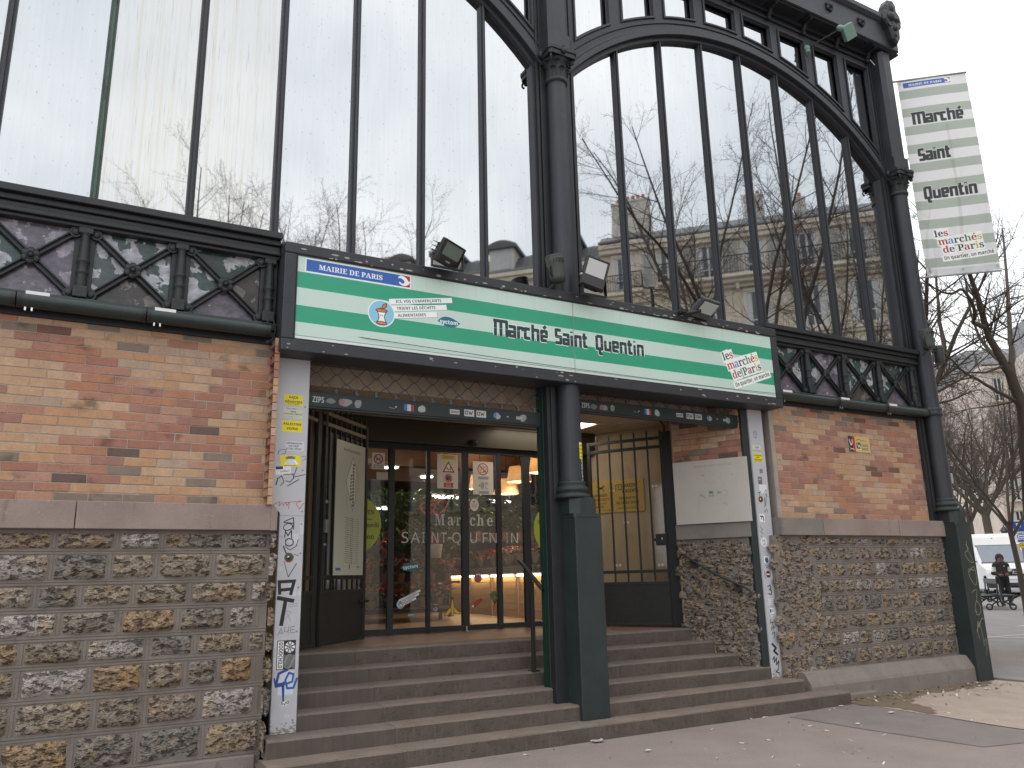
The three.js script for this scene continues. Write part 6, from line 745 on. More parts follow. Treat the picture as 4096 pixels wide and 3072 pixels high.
{
  const leafM = [[0.05, 0.1, 0.03], [0.08, 0.13, 0.035], [0.11, 0.14, 0.05]].map((c) => std(c, 0.6, { side: THREE.DoubleSide })), red = std([0.42, 0.035, 0.03], 0.6, { side: THREE.DoubleSide }), pink = std([0.6, 0.22, 0.19], 0.6, { side: THREE.DoubleSide }), cream = std([0.6, 0.5, 0.3], 0.6, { side: THREE.DoubleSide }), potM = std([0.3, 0.14, 0.08], 0.8), rnd = rng(19);
  const st = thing('flower_stand', 'dark tiered stand holding plants left of the lit counter', 'stand'); const sh = pieces(st, 'shelf'); for (const [y, z, x0, x1] of [[1.18, -5.7, 4.7, 6.3], [1.62, -6.2, 4.8, 6.7], [2.05, -6.7, 5.0, 7.0], [2.45, -7.4, 5.2, 9.8]]) sh(muv(mg(span(x0, x1, y - 0.04, y, z - 0.45, z, 0.006))), I.standWood);
  const lg = pieces(st, 'leg'); for (const [x, z, h] of [[4.75, -5.75, 1.15], [6.25, -5.75, 1.15], [5.05, -6.75, 2.0], [6.9, -6.75, 2.0], [5.3, -7.5, 2.4], [9.7, -7.5, 2.4]]) lg(muv(mg(span(x - 0.025, x + 0.025, 0.93, h, z - 0.4, z - 0.35))), I.standWood);
  const plant = (kind, x, y, z, s) => { const t = thing(kind[0], kind[1], kind[2], [x, y, z], rnd() * 6, kind[3]); t.scale.setScalar(s); const p = mesh('pot', lathe([[0, 0], [0.07, 0], [0.095, 0.15], [0.1, 0.15], [0.09, 0.145], [0, 0.13]], 12), kind[5] ?? potM, t); mesh('foliage', foliage(Math.floor(rnd() * 1e6), kind[6] ?? 90, kind[7] ?? 0.2, kind[8] ?? 0.5, 0.03, 0.2).translate(0, 0.12, 0), pick(leafM, rnd), t); if (kind[4]) mesh('bloom', foliage(Math.floor(rnd() * 1e6), 60, 0.2, 0.2, 0.035, 0.09).translate(0, (kind[8] ?? 0.5) * 0.75, 0), kind[4], t); return t; };
  const tall = ['potted_plant', 'bushy green potted plant on the back shelf of the flower stall', 'plant', 'green plants on the back shelf of the flower stall', null, potM, 150, 0.28, 0.75], redp = ['red_flower_pot', 'pot of red and pink flowers on the dark stand behind the glass doors', 'flowers', 'red flowers on the dark stand', red, potM, 50, 0.16, 0.26], pinkp = ['pink_flower_pot', 'pot of pink flowers on the lower shelves of the dark stand', 'flowers', 'pink flowers on the dark stand', pink, potM, 45, 0.16, 0.24];
  for (let i = 0; i < 13; i++) plant(tall, 5.4 + i * 0.35 + (rnd() - 0.5) * 0.12, 2.45, -7.6 - rnd() * 0.2, 0.9 + rnd() * 0.4);
  for (let i = 0; i < 5; i++) plant(i % 2 ? redp : pinkp, 4.85 + i * 0.32, 1.18, -5.9 - rnd() * 0.1, 1); for (let i = 0; i < 6; i++) plant(i % 3 ? redp : pinkp, 4.95 + i * 0.31, 1.62, -6.42, 1); for (let i = 0; i < 6; i++) plant(i % 3 === 1 ? redp : tall, 5.15 + i * 0.32, 2.05, -6.92, i % 3 === 1 ? 1 : 0.7);
  for (let i = 0; i < 11; i++) { const s = 0.35 + i * 0.43, kind = [pink, red, cream, pink][i % 4], x = 7.95 - 0.101 * s + 0.22 * (rnd() - 0.1), z = -9.38 + 0.995 * s; const t = thing('wrapped_bouquet', 'small wrapped bouquet lying on the lit stall counter', 'bouquet', [x + 0.1, 1.85, z], rnd() * 6, 'bouquets on the stall counter'); mesh('wrapping', new THREE.ConeGeometry(0.12, 0.26, 10, 1, true).rotateX(Math.PI).translate(0, 0.13, 0), std([0.5, 0.36, 0.22], 0.8, { side: THREE.DoubleSide }), t); mesh('bloom', foliage(200 + i, 80, 0.14, 0.16, 0.04, 0.09).translate(0, 0.2, 0), kind, t); mesh('foliage', foliage(300 + i, 26, 0.13, 0.16, 0.02, 0.14).translate(0, 0.17, 0), leafM[i % 3], t); }
  const heart = (x, y, z, s) => { const t = tag(mesh('heart_ornament', (() => { const p = []; for (let k = 0; k < 26; k++) { const a = k / 26 * 6.283; p.push([16 * Math.sin(a) ** 3 * s / 32, (13 * Math.cos(a) - 5 * Math.cos(2 * a) - 2 * Math.cos(3 * a) - Math.cos(4 * a)) * s / 32, 0.01 * k / 26]); } const g = tube(p, 0.018 * s / 0.35, 60, 6, true); g.rotateY(-0.3); g.translate(x, y, z); return g; })(), std([0.5, 0.05, 0.03], 0.5)), 'red heart outline ornament standing among the plants of the stall', 'ornament', 'red heart ornaments in the flower stall'); return t; };
  heart(6.55, 3.05, -6.9, 0.36); heart(6.35, 3.02, -6.95, 0.3); heart(5.1, 2.25, -5.9, 0.22); heart(6.3, 2.35, -6.6, 0.24);
  tag(mesh('white_bucket', lathe([[0, 0], [0.1, 0], [0.13, 0.26], [0.12, 0.26], [0, 0.05]], 14, 6.35, 2.05, -6.55), I.whiteDull), 'pale bucket standing on the dark flower stand', 'bucket');
  // pendant and ceiling lamps
  [[7.92, 3.51, -6.0, 0.25, 'nearer the door of the two large'], [7.95, 3.33, -6.6, 0.26, 'lower of the two central'], [7.55, 3.46, -7.0, 0.24, 'partly hidden behind the cycle notice,'], [7.75, 3.55, -4.9, 0.22, 'rightmost and closest of the']].forEach(([x, y, z, r, w], i) => {
    const t = thing('pendant_lamp', ['beige drum pendant lamp hanging highest above the flower counter', 'beige drum pendant lamp hanging lowest beside the big leaves', 'beige drum pendant lamp half hidden behind the cycle notice', 'beige drum pendant lamp at the right beside the green post'][i], 'pendant lamp', [x, y, z]);
    mesh('shade', lathe([[r, 0], [r * 0.8, 0.3], [r * 0.78, 0.3], [r * 0.98, 0]], 24), new THREE.MeshPhysicalMaterial({ color: tone(0.62, 0.5, 0.36), roughness: 0.9, transmission: 0.35, thickness: 0, side: THREE.DoubleSide }), t); mesh('cord', cyl(0.006, 0.006, [0, 0.2, 0], [0, 4.3 - y, 0], 6), I.black, t);
    mesh('bulb', ball(0.06, 0, 0.14, 0), glow(new THREE.Color(1, 0.85, 0.62), 5), t); const p = new THREE.PointLight(new THREE.Color(1, 0.78, 0.5), 1.5); p.name = 'bulb_lamp'; p.position.set(0, 0.14, 0); p.shadow.radius = 3; p.castShadow = true; t.add(p);
  });
  [[5.4, 4.285, -6.5], [6.6, 4.285, -7.6], [4.2, 4.285, -5.2]].forEach(([x, y, z], i) => { const t = thing('ceiling_spot', ['round white ceiling light left of the safety notice', 'round white ceiling light behind the safety notice', 'round white ceiling light at the far left of the hall'][i], 'ceiling light', [x, y - 0.55, z]); mesh('disc', cyl(0.13, 0.13, [0, 0, 0], [0, 0.02, 0], 20), glow(new THREE.Color(1, 0.95, 0.88), 5), t); mesh('rim', cyl(0.15, 0.15, [0, 0.02, 0], [0, 0.05, 0], 20), I.white, t); mesh('rod', cyl(0.01, 0.01, [0, 0.05, 0], [0, 0.55, 0], 6), I.white, t); const p = new THREE.PointLight(new THREE.Color(1, 0.86, 0.7), 0.9); p.name = 'spot_lamp'; p.position.set(0, -0.06, 0); p.castShadow = true; p.shadow.radius = 5; t.add(p); });
  [[5.75, 3.12, -8.1], [7.3, 3.4, -8.2], [8.7, 3.35, -8.3]].forEach(([x, y, z], i) => { const t = thing('tube_light', ['white tube light low among the plants at the left', 'white tube light above the heart ornaments', 'white tube light above the right end of the plant shelf'][i], 'tube light', [x, y, z]); mesh('tube', cyl(0.03, 0.03, [-0.3, 0, 0], [0.3, 0, 0], 10), glow(new THREE.Color(1, 0.97, 0.9), 5), t); mesh('bracket', span(-0.32, 0.32, 0.035, 0.07, -0.04, 0.04), I.white, t); const a = new THREE.RectAreaLight(new THREE.Color(1, 0.92, 0.78), 9, 0.6, 0.06); a.name = 'tube_lamp'; a.position.set(0, -0.04, 0); a.rotation.x = -Math.PI / 2; t.add(a); });
}

// ------------------------------------------------------------ lamps on the facade, banner, notice
const lensM = std([0.2, 0.26, 0.24], 0.12, { metalness: 0.55 }), lensDark = std([0.3, 0.29, 0.28], 0.1, { metalness: 0.75 });
function flood(label, pos, rx, ry, rz, w, h) {
  const f = thing('floodlight', label, 'floodlight', pos); const head = new THREE.Group(); 
  const E = new THREE.Euler(rx, ry, rz, 'YXZ'), T = (g) => { g.applyMatrix4(new THREE.Matrix4().makeRotationFromEuler(E)); return g; };
  mesh('housing', [R(w, h, 0.06, 0, 0, 0.03, 0.015), (() => { const g = new THREE.CylinderGeometry(h * 0.36, h * 0.5, 0.13, 4, 1); g.rotateY(Math.PI / 4); g.rotateX(-Math.PI / 2); g.scale(w / h, 1, 1); g.translate(0, 0, -0.06); return g; })(), R(w * 0.92, h * 0.34, 0.03, 0, -h * 0.31, 0.065, 0.008), ...[0, 1, 2, 3].map((k) => span(-w * 0.4, w * 0.4, -h * 0.3 + k * h * 0.17, -h * 0.28 + k * h * 0.17, -0.15, -0.06))].map(T), I.black, f);
  mesh('lens', [R(w * 0.8, h * 0.56, 0.012, 0, h * 0.14, 0.06, 0.004)].map(T), h > 0.34 ? lensDark : lensM, f);
  mesh('lens_rim', [span(-w * 0.46, w * 0.46, h * 0.42, h * 0.47, 0.055, 0.075), span(-w * 0.46, -w * 0.41, -h * 0.16, h * 0.42, 0.055, 0.074), span(w * 0.41, w * 0.46, -h * 0.16, h * 0.42, 0.055, 0.074)].map((g) => T(g)), I.black, f);
  mesh('bracket', [span(-w * 0.56, -w * 0.52, -h * 0.62, 0.02, -0.03, 0.02, 0.004), span(w * 0.52, w * 0.56, -h * 0.62, 0.02, -0.03, 0.02, 0.004), span(-w * 0.56, w * 0.56, -h * 0.64, -h * 0.6, -0.03, 0.02, 0.004)], I.black, f);
  mesh('knob', (() => { const g = ball(0.025, -w * 0.57, -0.02, 0); return g; })(), I.galva, f); if (h < 0.34) mesh('rating_plate', T(span(-0.05, 0.02, -h * 0.36, -h * 0.29, 0.08, 0.083)), I.galva, f);
  return f;
}
flood('black floodlight tilted down at the left end of the sign top', [3.4, 5.1, 0.45], 0.55, 0.35, -0.12, 0.34, 0.27);
flood('large black floodlight tilted sideways in front of the column above the sign', [5.33, 5.18, 0.46], -0.1, -0.25, -0.32, 0.31, 0.42);
{
  const f = thing('floodlight', 'flat dark floodlight hooded over the right half of the sign', 'floodlight', [7.1, 5.02, 0.45]);
  const T = (g) => { g.rotateX(0.95); g.rotateY(0.2); return g; };
  mesh('housing', [R(0.36, 0.3, 0.07, 0, 0, 0, 0.02), R(0.3, 0.2, 0.07, 0, -0.02, -0.05, 0.03)].map(T), std([0.05, 0.05, 0.055], 0.35), f); mesh('lens', T(R(0.3, 0.17, 0.01, 0, 0.03, 0.036, 0.003)), std([0.55, 0.6, 0.58], 0.15), f); mesh('bracket', [bar([-0.12, -0.06, 0.05], [-0.3, -0.08, -0.1], 0.05, 0.03), span(-0.34, -0.24, -0.08, -0.03, -0.2, -0.05, 0.006)], I.black, f);
}
function projector(label, pos, tilt, yaw) {
  const f = thing('round_projector', label, 'projector lamp', pos); const T = (g) => { g.rotateZ(tilt); g.rotateY(yaw); return g; }, m = std([0.06, 0.068, 0.062], 0.45);
  mesh('barrel', [lathe([[0, -0.16], [0.085, -0.16], [0.092, -0.1], [0.094, 0.02], [0.106, 0.05], [0.108, 0.15], [0.098, 0.155], [0.096, 0.12], [0, 0.1]], 24)].map(T), m, f); mesh('cooling_fin', [...Array(7)].map((_, k) => T((() => { const g = span(-0.008, 0.008, 0.06, 0.11, 0.104, 0.112); g.rotateY(-0.9 + k * 0.3); return g; })())), I.black, f).userData.kind = 'stuff'; mesh('front_ring', T(torus(0.1, 0.012, 0, 0, 0, 24, 6, Math.PI / 2).translate(0, 0.15, 0)), m, f); mesh('lens', T(cyl(0.092, 0.092, [0, 0.118, 0], [0, 0.124, 0], 20)), lensDark, f);
  mesh('yoke', [T(torus(0.115, 0.014, 0, -0.02, 0, 20, 6, 0)), cyl(0.02, 0.02, [0, -0.16, 0], [-0.05, -0.25, -0.12], 8)], I.black, f); return f;
}
projector('dark round projector pointing up at the foot of the middle column', [4.86, 5.21, 0.36], 0.2, 0.2);
projector('dark round projector pointing up against the corner column', [11.86, 5.22, 0.42], 0.12, 0);
{ const f = thing('wall_spot', 'small dark cylinder lamp on the far side of the corner column', 'spot lamp', [12.75, 5.17, 0.02]); mesh('barrel', [lathe([[0, -0.14], [0.08, -0.14], [0.085, 0.12], [0.078, 0.15], [0, 0.15]], 18), torus(0.085, 0.008, 0, 0.1, 0, 18, 5, Math.PI / 2)], std([0.05, 0.055, 0.055], 0.5), f); mesh('arm', bar([-0.06, 0.05, 0], [-0.32, 0.06, -0.08], 0.03, 0.03), I.black, f); }
{ const f = thing('arm_lamp', 'pale green square lamp on a thin arm under the cornice', 'lamp', [10.29, 10.3, 0.02]), m = std([0.2, 0.32, 0.27], 0.5); mesh('arm', [tube([[0, 0, 0], [0.2, 0.12, 0.16], [0.45, 0.28, 0.36]], 0.012, 12, 6)], I.ironGreen, f); mesh('base', [ball(0.06, 0, -0.02, 0.03), cyl(0.04, 0.05, [0, -0.06, 0.04], [0, -0.13, 0.06], 10)], m, f); mesh('head', [(() => { const g = R(0.2, 0.26, 0.1, 0, 0, 0, 0.012); g.rotateZ(0.6); g.rotateX(0.5); g.rotateY(-0.3); g.translate(0.62, 0.26, 0.42); return g; })(), ball(0.06, 0.47, 0.31, 0.38, 1.2, 0.9, 1)], m, f); mesh('loose_wire', tube([[1.6, 0.25, 0.1], [1.75, 0.12, 0.12], [1.95, 0.14, 0.1], [2.05, 0.3, 0.1]], 0.009, 20, 5), I.white, f); }
{
  const b = thing('banner', 'tall pale green striped banner hanging out from the corner column', 'banner', [12.56, 6.52, 0.14], -0.72);
  const t = cv(600, 1968, (x) => { const W = 768, H = 2520; x.scale(600 / W, 1968 / H);
    x.fillStyle = '#e0e0e1'; x.fillRect(0, 0, W, H); x.fillStyle = '#aab3a9'; for (let k = 0; k < 10; k++) x.fillRect(0, H * (0.052 + k * 0.0962), W, H * 0.0455);
    mairie(x, W * 0.07, H * 0.008, W * 0.7, H * 0.032, '#5068a8'); const d = '#3d3f42'; word(x, 'MarchE', W * 0.13, H * 0.238, W * 0.74, 1.36, d, '#cfd2cf'); word(x, 'Saint', W * 0.14, H * 0.428, W * 0.46, 1.36, d, '#cfd2cf'); word(x, 'Quentin', W * 0.14, H * 0.622, W * 0.74, 1.36, d, '#cfd2cf');
    x.save(); x.translate(W * 0.17, H * 0.775); x.rotate(-0.06); marches(x, 112); x.restore(); x.fillStyle = '#cdd0d2'; x.fillRect(0, H * 0.972, W, H); const r = rng(6); for (let k = 0; k < 50; k++) { x.fillStyle = 'rgba(120,120,120,' + r() * 0.05 + ')'; x.fillRect(0, r() * H, W, 1 + r() * 3); }
  });
  const g = new THREE.PlaneGeometry(1.15, 3.77, 12, 36), p = g.attributes.position; for (let i = 0; i < p.count; i++) { const x = p.getX(i), y = p.getY(i); p.setZ(i, 0.018 * Math.sin(x * 3 + y * 0.8) + 0.012 * Math.sin(y * 2.2 + x)); } g.translate(0.575, 1.885, 0); g.computeVertexNormals();
  const m = new THREE.Mesh(g, new THREE.MeshPhysicalMaterial({ map: t, color: 0xffffff, roughness: 0.85, transmission: 0.35, thickness: 0, side: THREE.DoubleSide })); m.name = 'cloth'; m.castShadow = m.receiveShadow = true; b.add(m);
  const sp = pieces(b, 'spar'); for (const y of [3.785, -0.02]) sp(muv(mg(cyl(0.018, 0.018, [-0.3, y, 0], [1.16, y, 0], 8))), I.galva); mesh('tie', [span(-0.03, 0.0, 2.2, 2.24, -0.01, 0.01), cyl(0.008, 0.008, [-0.28, 2.1, 0], [0, 2.22, 0], 5)], I.white, b); const ey = pieces(b, 'eyelet'); for (const [x, y] of [[0.03, 3.7], [0.05, 0.07], [0.05, 0.12], [1.1, 0.07], [0.57, 0.06]]) ey(muv(mg(torus(0.014, 0.005, x, y, 0.03, 10, 5))), I.galva);
}
{
  const t = cv(512, 256, (x) => { x.fillStyle = '#cdb27a'; x.fillRect(0, 0, 512, 256); x.fillStyle = '#2b3145'; x.fillRect(0, 0, 150, 256); x.fillStyle = '#b52f26'; x.fillRect(100, 0, 60, 256); x.fillStyle = '#2b3145'; x.fillRect(0, 0, 104, 256); ln(x, '#dfd3b4', 18, 30, 60, 60, 150, 92, 120, 96, 60); ln(x, '#dfd3b4', 14, 40, 220, 90, 205, 130, 224); ln(x, '#c9a04e', 8, 20, 170, 50, 215); ln(x, '#8a5a2e', 12, 190, 60, 280, 44, 330, 70, 380, 52); ln(x, '#9a6a3a', 8, 400, 70, 440, 60); x.fillStyle = '#22252c'; x.fillRect(190, 100, 100, 100); ln(x, '#e6e2d8', 16, 215, 120, 235, 175, 262, 140, 276, 186); ln(x, '#e6e2d8', 10, 200, 210, 300, 216); txt(x, 'CHAGE', 390, 140, 56, '#4a463c', 170); txt(x, 'ERDIT,', 394, 202, 56, '#4a463c', 170); });
  const n = thing('posting_notice', 'small enamel notice with red and blue band on the right brick wall', 'notice', [10.41, 3.49, 0.004]); const m = new THREE.Mesh(new THREE.BoxGeometry(0.485, 0.235, 0.014), [I.whiteDull, I.whiteDull, I.whiteDull, I.whiteDull, std(0xffffff, 0.35, { map: t }), I.whiteDull]); m.name = 'notice_face'; n.add(m);
  tag(mesh('metal_scrap', [extr([[0, 0], [0.07, -0.02], [0.09, -0.12], [0.03, -0.2], [-0.02, -0.1]], 0.006, 0, 11.86, 3.0, 0.002), bar([11.9, 2.8, 0.02], [11.98, 2.92, 0.03], 0.012, 0.02, 0.002)], I.galva), 'torn scrap of shiny metal stuck on the brick near the corner column', 'metal scrap');
}
// ------------------------------------------------------------ litter
{
  const rnd = rng(33), w = (c) => std(c, 0.7, { side: THREE.DoubleSide });
  const crumple = (s, seed) => { const g = new THREE.PlaneGeometry(s, s * 0.55, 5, 3); g.rotateX(-Math.PI / 2); const p = g.attributes.position; for (let i = 0; i < p.count; i++) { p.setY(i, 0.012 + s * 0.16 * Math.abs(fbm(i * 0.37 + seed, i * 0.71, 256, 2))); p.setX(i, p.getX(i) * (0.8 + 0.4 * rnd())); } g.computeVertexNormals(); return g; };
  tag(mesh('paper_wrapper', crumple(0.14, 3).translate(4.98, 0.002, 0.62), std([0.5, 0.5, 0.52], 0.35, { side: THREE.DoubleSide, map: X.streak })), 'crumpled silvery wrapper lying on the asphalt before the pedestal', 'wrapper');
  const butts = [[6.4, 0.79], [7.37, 0.55], [7.37, 1.3], [7.24, 1.51], [6.12, 1.55], [6.39, 1.51], [8.4, 0.67], [11.15, 0.66], [7.39, 0.6], [5.4, 1.9], [9.2, 1.6], [5.9, 2.1], [4.1, 0.75]];
  butts.forEach(([x, z]) => { const t = thing('cigarette_butt', 'tiny cigarette butt lying on the asphalt in front of the steps', 'cigarette butt', [x, 0.008, z], rnd() * 6, 'cigarette butts on the asphalt'); mesh('filter', cyl(0.0045, 0.0045, [0, 0, 0], [0.03, 0, 0], 6), w([0.45, 0.25, 0.1]), t); mesh('paper', cyl(0.0045, 0.004, [0.03, 0, 0], [0.055 + rnd() * 0.02, 0, 0], 6), w([0.7, 0.69, 0.66]), t); });
  [[5.11, 1.27, 'flat pale scrap of paper lying nearest the pedestal'], [8.72, 1.26, 'white scrap of paper on the dark asphalt patch'], [8.66, 0.6, 'pale scrap of paper against the broken end of the lowest step'], [11.4, 0.8, 'white scrap of paper on the damp soil by the plinth'], [7.81, 1.51, 'tiny white scrap at the edge of the dark asphalt patch']].forEach(([x, z, l], i) => tag(mesh('paper_scrap', crumple(0.06 + 0.02 * (i % 2), i * 9).translate(x, 0.005, z), w([0.7, 0.7, 0.68])), l, 'paper scrap'));
  const bits = new THREE.InstancedMesh(new THREE.PlaneGeometry(0.02, 0.012).rotateX(-Math.PI / 2), w([1, 1, 1]), 420); bits.name = 'litter_bits'; const m4 = new THREE.Matrix4(), q = new THREE.Quaternion(), c = new THREE.Color();
  for (let i = 0; i < 420; i++) { const soil = i < 300, k = rnd(), x = soil ? 8.9 + rnd() * 3.3 : 1.5 + rnd() * 8, z = soil ? 0.33 + rnd() * rnd() * 1.1 : 0.56 + Math.pow(rnd(), 1.6) * 3, s = 0.3 + rnd() * (soil ? 1.7 : 0.9); q.setFromEuler(new THREE.Euler((rnd() - 0.5) * 0.9, rnd() * 6, (rnd() - 0.5) * 0.9)); m4.compose(V3(x, soil ? 0.018 : 0.008, z), q, V3(s * (1 + rnd()), 1, s)); bits.setMatrixAt(i, m4); k < (soil ? 0.2 : 0.5) ? c.setRGB(0.6, 0.59, 0.56) : k < 0.75 ? c.setRGB(0.22, 0.12, 0.05) : c.setRGB(0.1, 0.07, 0.04); bits.setColorAt(i, c); }
  tag(bits, 'scattered dead leaves and tiny litter along the steps and plinth', 'litter', null, 'stuff'); bits.castShadow = true; scene.add(bits);
}

// ------------------------------------------------------------ bare trees
class Limbs { constructor() { this.p = []; this.i = []; this.n = []; }
  add(pts, rad, sides) { const P = this.p, N = this.n, base = P.length / 3, n = pts.length; let u = null;
    for (let k = 0; k < n; k++) { const a = pts[Math.max(0, k - 1)], b = pts[Math.min(n - 1, k + 1)]; let dx = b[0] - a[0], dy = b[1] - a[1], dz = b[2] - a[2]; const L = Math.hypot(dx, dy, dz) || 1; dx /= L; dy /= L; dz /= L; if (!u) u = Math.abs(dy) > 0.9 ? [1, 0, 0] : [0, 1, 0]; let d = u[0] * dx + u[1] * dy + u[2] * dz, ux = u[0] - d * dx, uy = u[1] - d * dy, uz = u[2] - d * dz; const l = Math.hypot(ux, uy, uz) || 1; ux /= l; uy /= l; uz /= l; u = [ux, uy, uz]; const vx = dy * uz - dz * uy, vy = dz * ux - dx * uz, vz = dx * uy - dy * ux;
      for (let s = 0; s < sides; s++) { const t = s / sides * 6.28319, c = Math.cos(t), q = Math.sin(t), nx = ux * c + vx * q, ny = uy * c + vy * q, nz = uz * c + vz * q; P.push(pts[k][0] + nx * rad[k], pts[k][1] + ny * rad[k], pts[k][2] + nz * rad[k]); N.push(nx, ny, nz); } }
    for (let k = 0; k + 1 < n; k++) for (let s = 0; s < sides; s++) { const a = base + k * sides + s, b = base + k * sides + (s + 1) % sides; this.i.push(a, b, b + sides, a, b + sides, a + sides); } }
  geo(s = 1) { const g = new THREE.BufferGeometry(); g.setAttribute('position', new THREE.Float32BufferAttribute(this.p, 3)); g.setAttribute('normal', new THREE.Float32BufferAttribute(this.n, 3)); g.setIndex(this.i); const uv = new Float32Array(this.p.length / 3 * 2); for (let k = 0; k < uv.length / 2; k++) { uv[2 * k] = Math.atan2(this.n[3 * k], this.n[3 * k + 2]) * 0.2; uv[2 * k + 1] = this.p[3 * k + 1] * 0.5; } g.setAttribute('uv', new THREE.BufferAttribute(uv, 2)); return g; } }
const nrm = (v) => { const l = Math.hypot(...v) || 1; return [v[0] / l, v[1] / l, v[2] / l]; };
function growPath(r, p, d, len, n, wig, up) { const pts = [p], dirs = [d]; let q = p, v = d; for (let k = 0; k < n; k++) { v = nrm([v[0] + (r() - 0.5) * wig, v[1] + (r() - 0.5) * wig + up, v[2] + (r() - 0.5) * wig]); q = [q[0] + v[0] * len / n, q[1] + v[1] * len / n, q[2] + v[2] * len / n]; pts.push(q); dirs.push(v); } return { pts, dirs }; }
function side(r, d, ang) { let a = nrm([r() - 0.5, r() - 0.5, r() - 0.5]); const k = a[0] * d[0] + a[1] * d[1] + a[2] * d[2]; a = nrm([a[0] - k * d[0], a[1] - k * d[1], a[2] - k * d[2]]); return nrm([d[0] * Math.cos(ang) + a[0] * Math.sin(ang), d[1] * Math.cos(ang) + a[1] * Math.sin(ang), d[2] * Math.cos(ang) + a[2] * Math.sin(ang)]); }
const taper = (a, b, n) => [...Array(n + 1)].map((_, k) => lerp(a, b, k / n));
const at = (path, t) => { const f = t * (path.pts.length - 1), k = Math.min(path.pts.length - 2, Math.floor(f)), u = f - k, a = path.pts[k], b = path.pts[k + 1]; return { p: [lerp(a[0], b[0], u), lerp(a[1], b[1], u), lerp(a[2], b[2], u)], d: path.dirs[Math.min(path.dirs.length - 1, k + 1)] }; };
function twigs(r, T, br, path, r0, len, o) {   // side branches, twigs and spurs along a limb
  const nB = Math.round(len * o.b);
  for (let i = 0; i < nB; i++) { const t = o.from + (1 - o.from) * (i + r()) / nB, q = at(path, t), L = (o.bl ?? 2.4) * (1.15 - 0.7 * t) * (0.6 + 0.7 * r()), d = side(r, q.d, 0.5 + r() * 0.6), b = growPath(r, q.p, d, L, 5, 0.28, o.up), rb = Math.max(0.007, r0 * (1 - 0.75 * t) * 0.42); br.add(b.pts, taper(rb, rb * 0.3, 5), 4);
    const nT = Math.round(L * o.t); for (let j = 0; j < nT; j++) { const tt = 0.15 + 0.85 * (j + r()) / nT, w = at(b, tt), l = (0.35 + 0.75 * r()) * (1.2 - 0.6 * tt) * (o.tl ?? 1), dd = side(r, w.d, 0.45 + r() * 0.6), c = growPath(r, w.p, dd, l, 4, 0.35, o.up * 0.8), rt = Math.max(0.0036, rb * 0.34); T.add(c.pts, taper(rt, rt * 0.45, 4), 3);
      const nS = Math.round(l * o.s); for (let m = 0; m < nS; m++) { const v = at(c, 0.12 + 0.88 * (m + r()) / nS), s = growPath(r, v.p, side(r, v.d, 0.7 + r() * 0.5), 0.06 + 0.13 * r(), 1, 0.1, 0.05); T.add(s.pts, [0.0032, 0.0018], 3); } } }
}
function tree(label, pos, seed, o, group) {
  const r = rng(seed), t = thing('bare_tree', label, 'tree', pos, 0, group), tk = new Limbs(), br = new Limbs(), T = new Limbs(), H = o.h, F = o.fork;
  const trunk = growPath(r, [0, -0.1, 0], nrm([o.lean?.[0] ?? 0, 1, o.lean?.[1] ?? 0]), F, 6, 0.07, 0.05); tk.add(trunk.pts, [o.r * 1.25, ...taper(o.r, o.r * 0.85, 5)], 9);
  const top = trunk.pts[6], a0 = r() * 6; const lm = pieces(t, 'limb');
  for (let i = 0; i < o.n; i++) { const a = a0 + i / o.n * 6.283 + (r() - 0.5) * 0.5, sp = o.spread * (0.6 + 0.6 * r()), d = nrm([Math.cos(a) * sp, 1, Math.sin(a) * sp]), L = (H - F) * (0.8 + 0.3 * r()), st = at(trunk, 0.82 + 0.18 * r()).p, path = growPath(r, st, d, L, 9, 0.2, 0.045), r0 = o.r * (0.45 + 0.15 * r()); const l1 = new Limbs(); l1.add(path.pts, taper(r0, 0.012, 9), 6);
    // a fork partway up
    const q = at(path, 0.3 + 0.15 * r()), p2 = growPath(r, q.p, side(r, q.d, 0.5), L * 0.62, 7, 0.22, 0.05); l1.add(p2.pts, taper(r0 * 0.6, 0.01, 7), 6); lm(l1.geo(), I.bark);
    twigs(r, T, br, path, r0, L, o); twigs(r, T, br, p2, r0 * 0.6, L * 0.62, { ...o, from: 0.3 }); }
  const k = new THREE.Mesh(tk.geo(), I.bark); k.name = 'trunk'; t.add(k); const b = new THREE.Mesh(br.geo(), I.bark); b.name = 'branches'; b.userData.kind = 'stuff'; t.add(b); const w = new THREE.Mesh(T.geo(), I.twig); w.name = 'twigs'; w.userData.kind = 'stuff'; t.add(w);
  t.traverse((m) => { m.castShadow = m.receiveShadow = true; }); return t;
}
const gy = (x, z) => rise(x, z);
const copyTree = (src, label, pos, ry, s, group) => { const c = src.clone(); c.name = numbered('bare_tree'); c.position.set(...pos); c.rotation.y = ry; c.scale.setScalar(s); tag(c, label, 'tree', group); scene.add(c); return c; };
// trees across the pavement behind the viewer, seen mirrored in the windows
const tA = tree('tall bare tree mirrored in the middle of the right arched window', [14.6, 0, 5.75], 101, { h: 15.0, fork: 4.6, r: 0.15, n: 6, spread: 0.4, b: 1.5, t: 6, s: 10, from: 0.4, up: 0.07, bl: 2.0 });
const tB = tree('smaller bare tree mirrored just left of the sign top', [6.5, 0, 14.8], 102, { h: 12.8, fork: 4.6, r: 0.14, n: 5, spread: 0.36, b: 2.0, t: 8, s: 10, from: 0.3, up: 0.07, bl: 2.0 });
copyTree(tB, 'bare tree whose top twigs are mirrored low in the left arched window', [3.0, 0, 15.6], 1.1, 1.0);
copyTree(tB, 'bare tree mirrored at the right edge of the right window', [18.6, 0, 5.4], 2.6, 0.95);
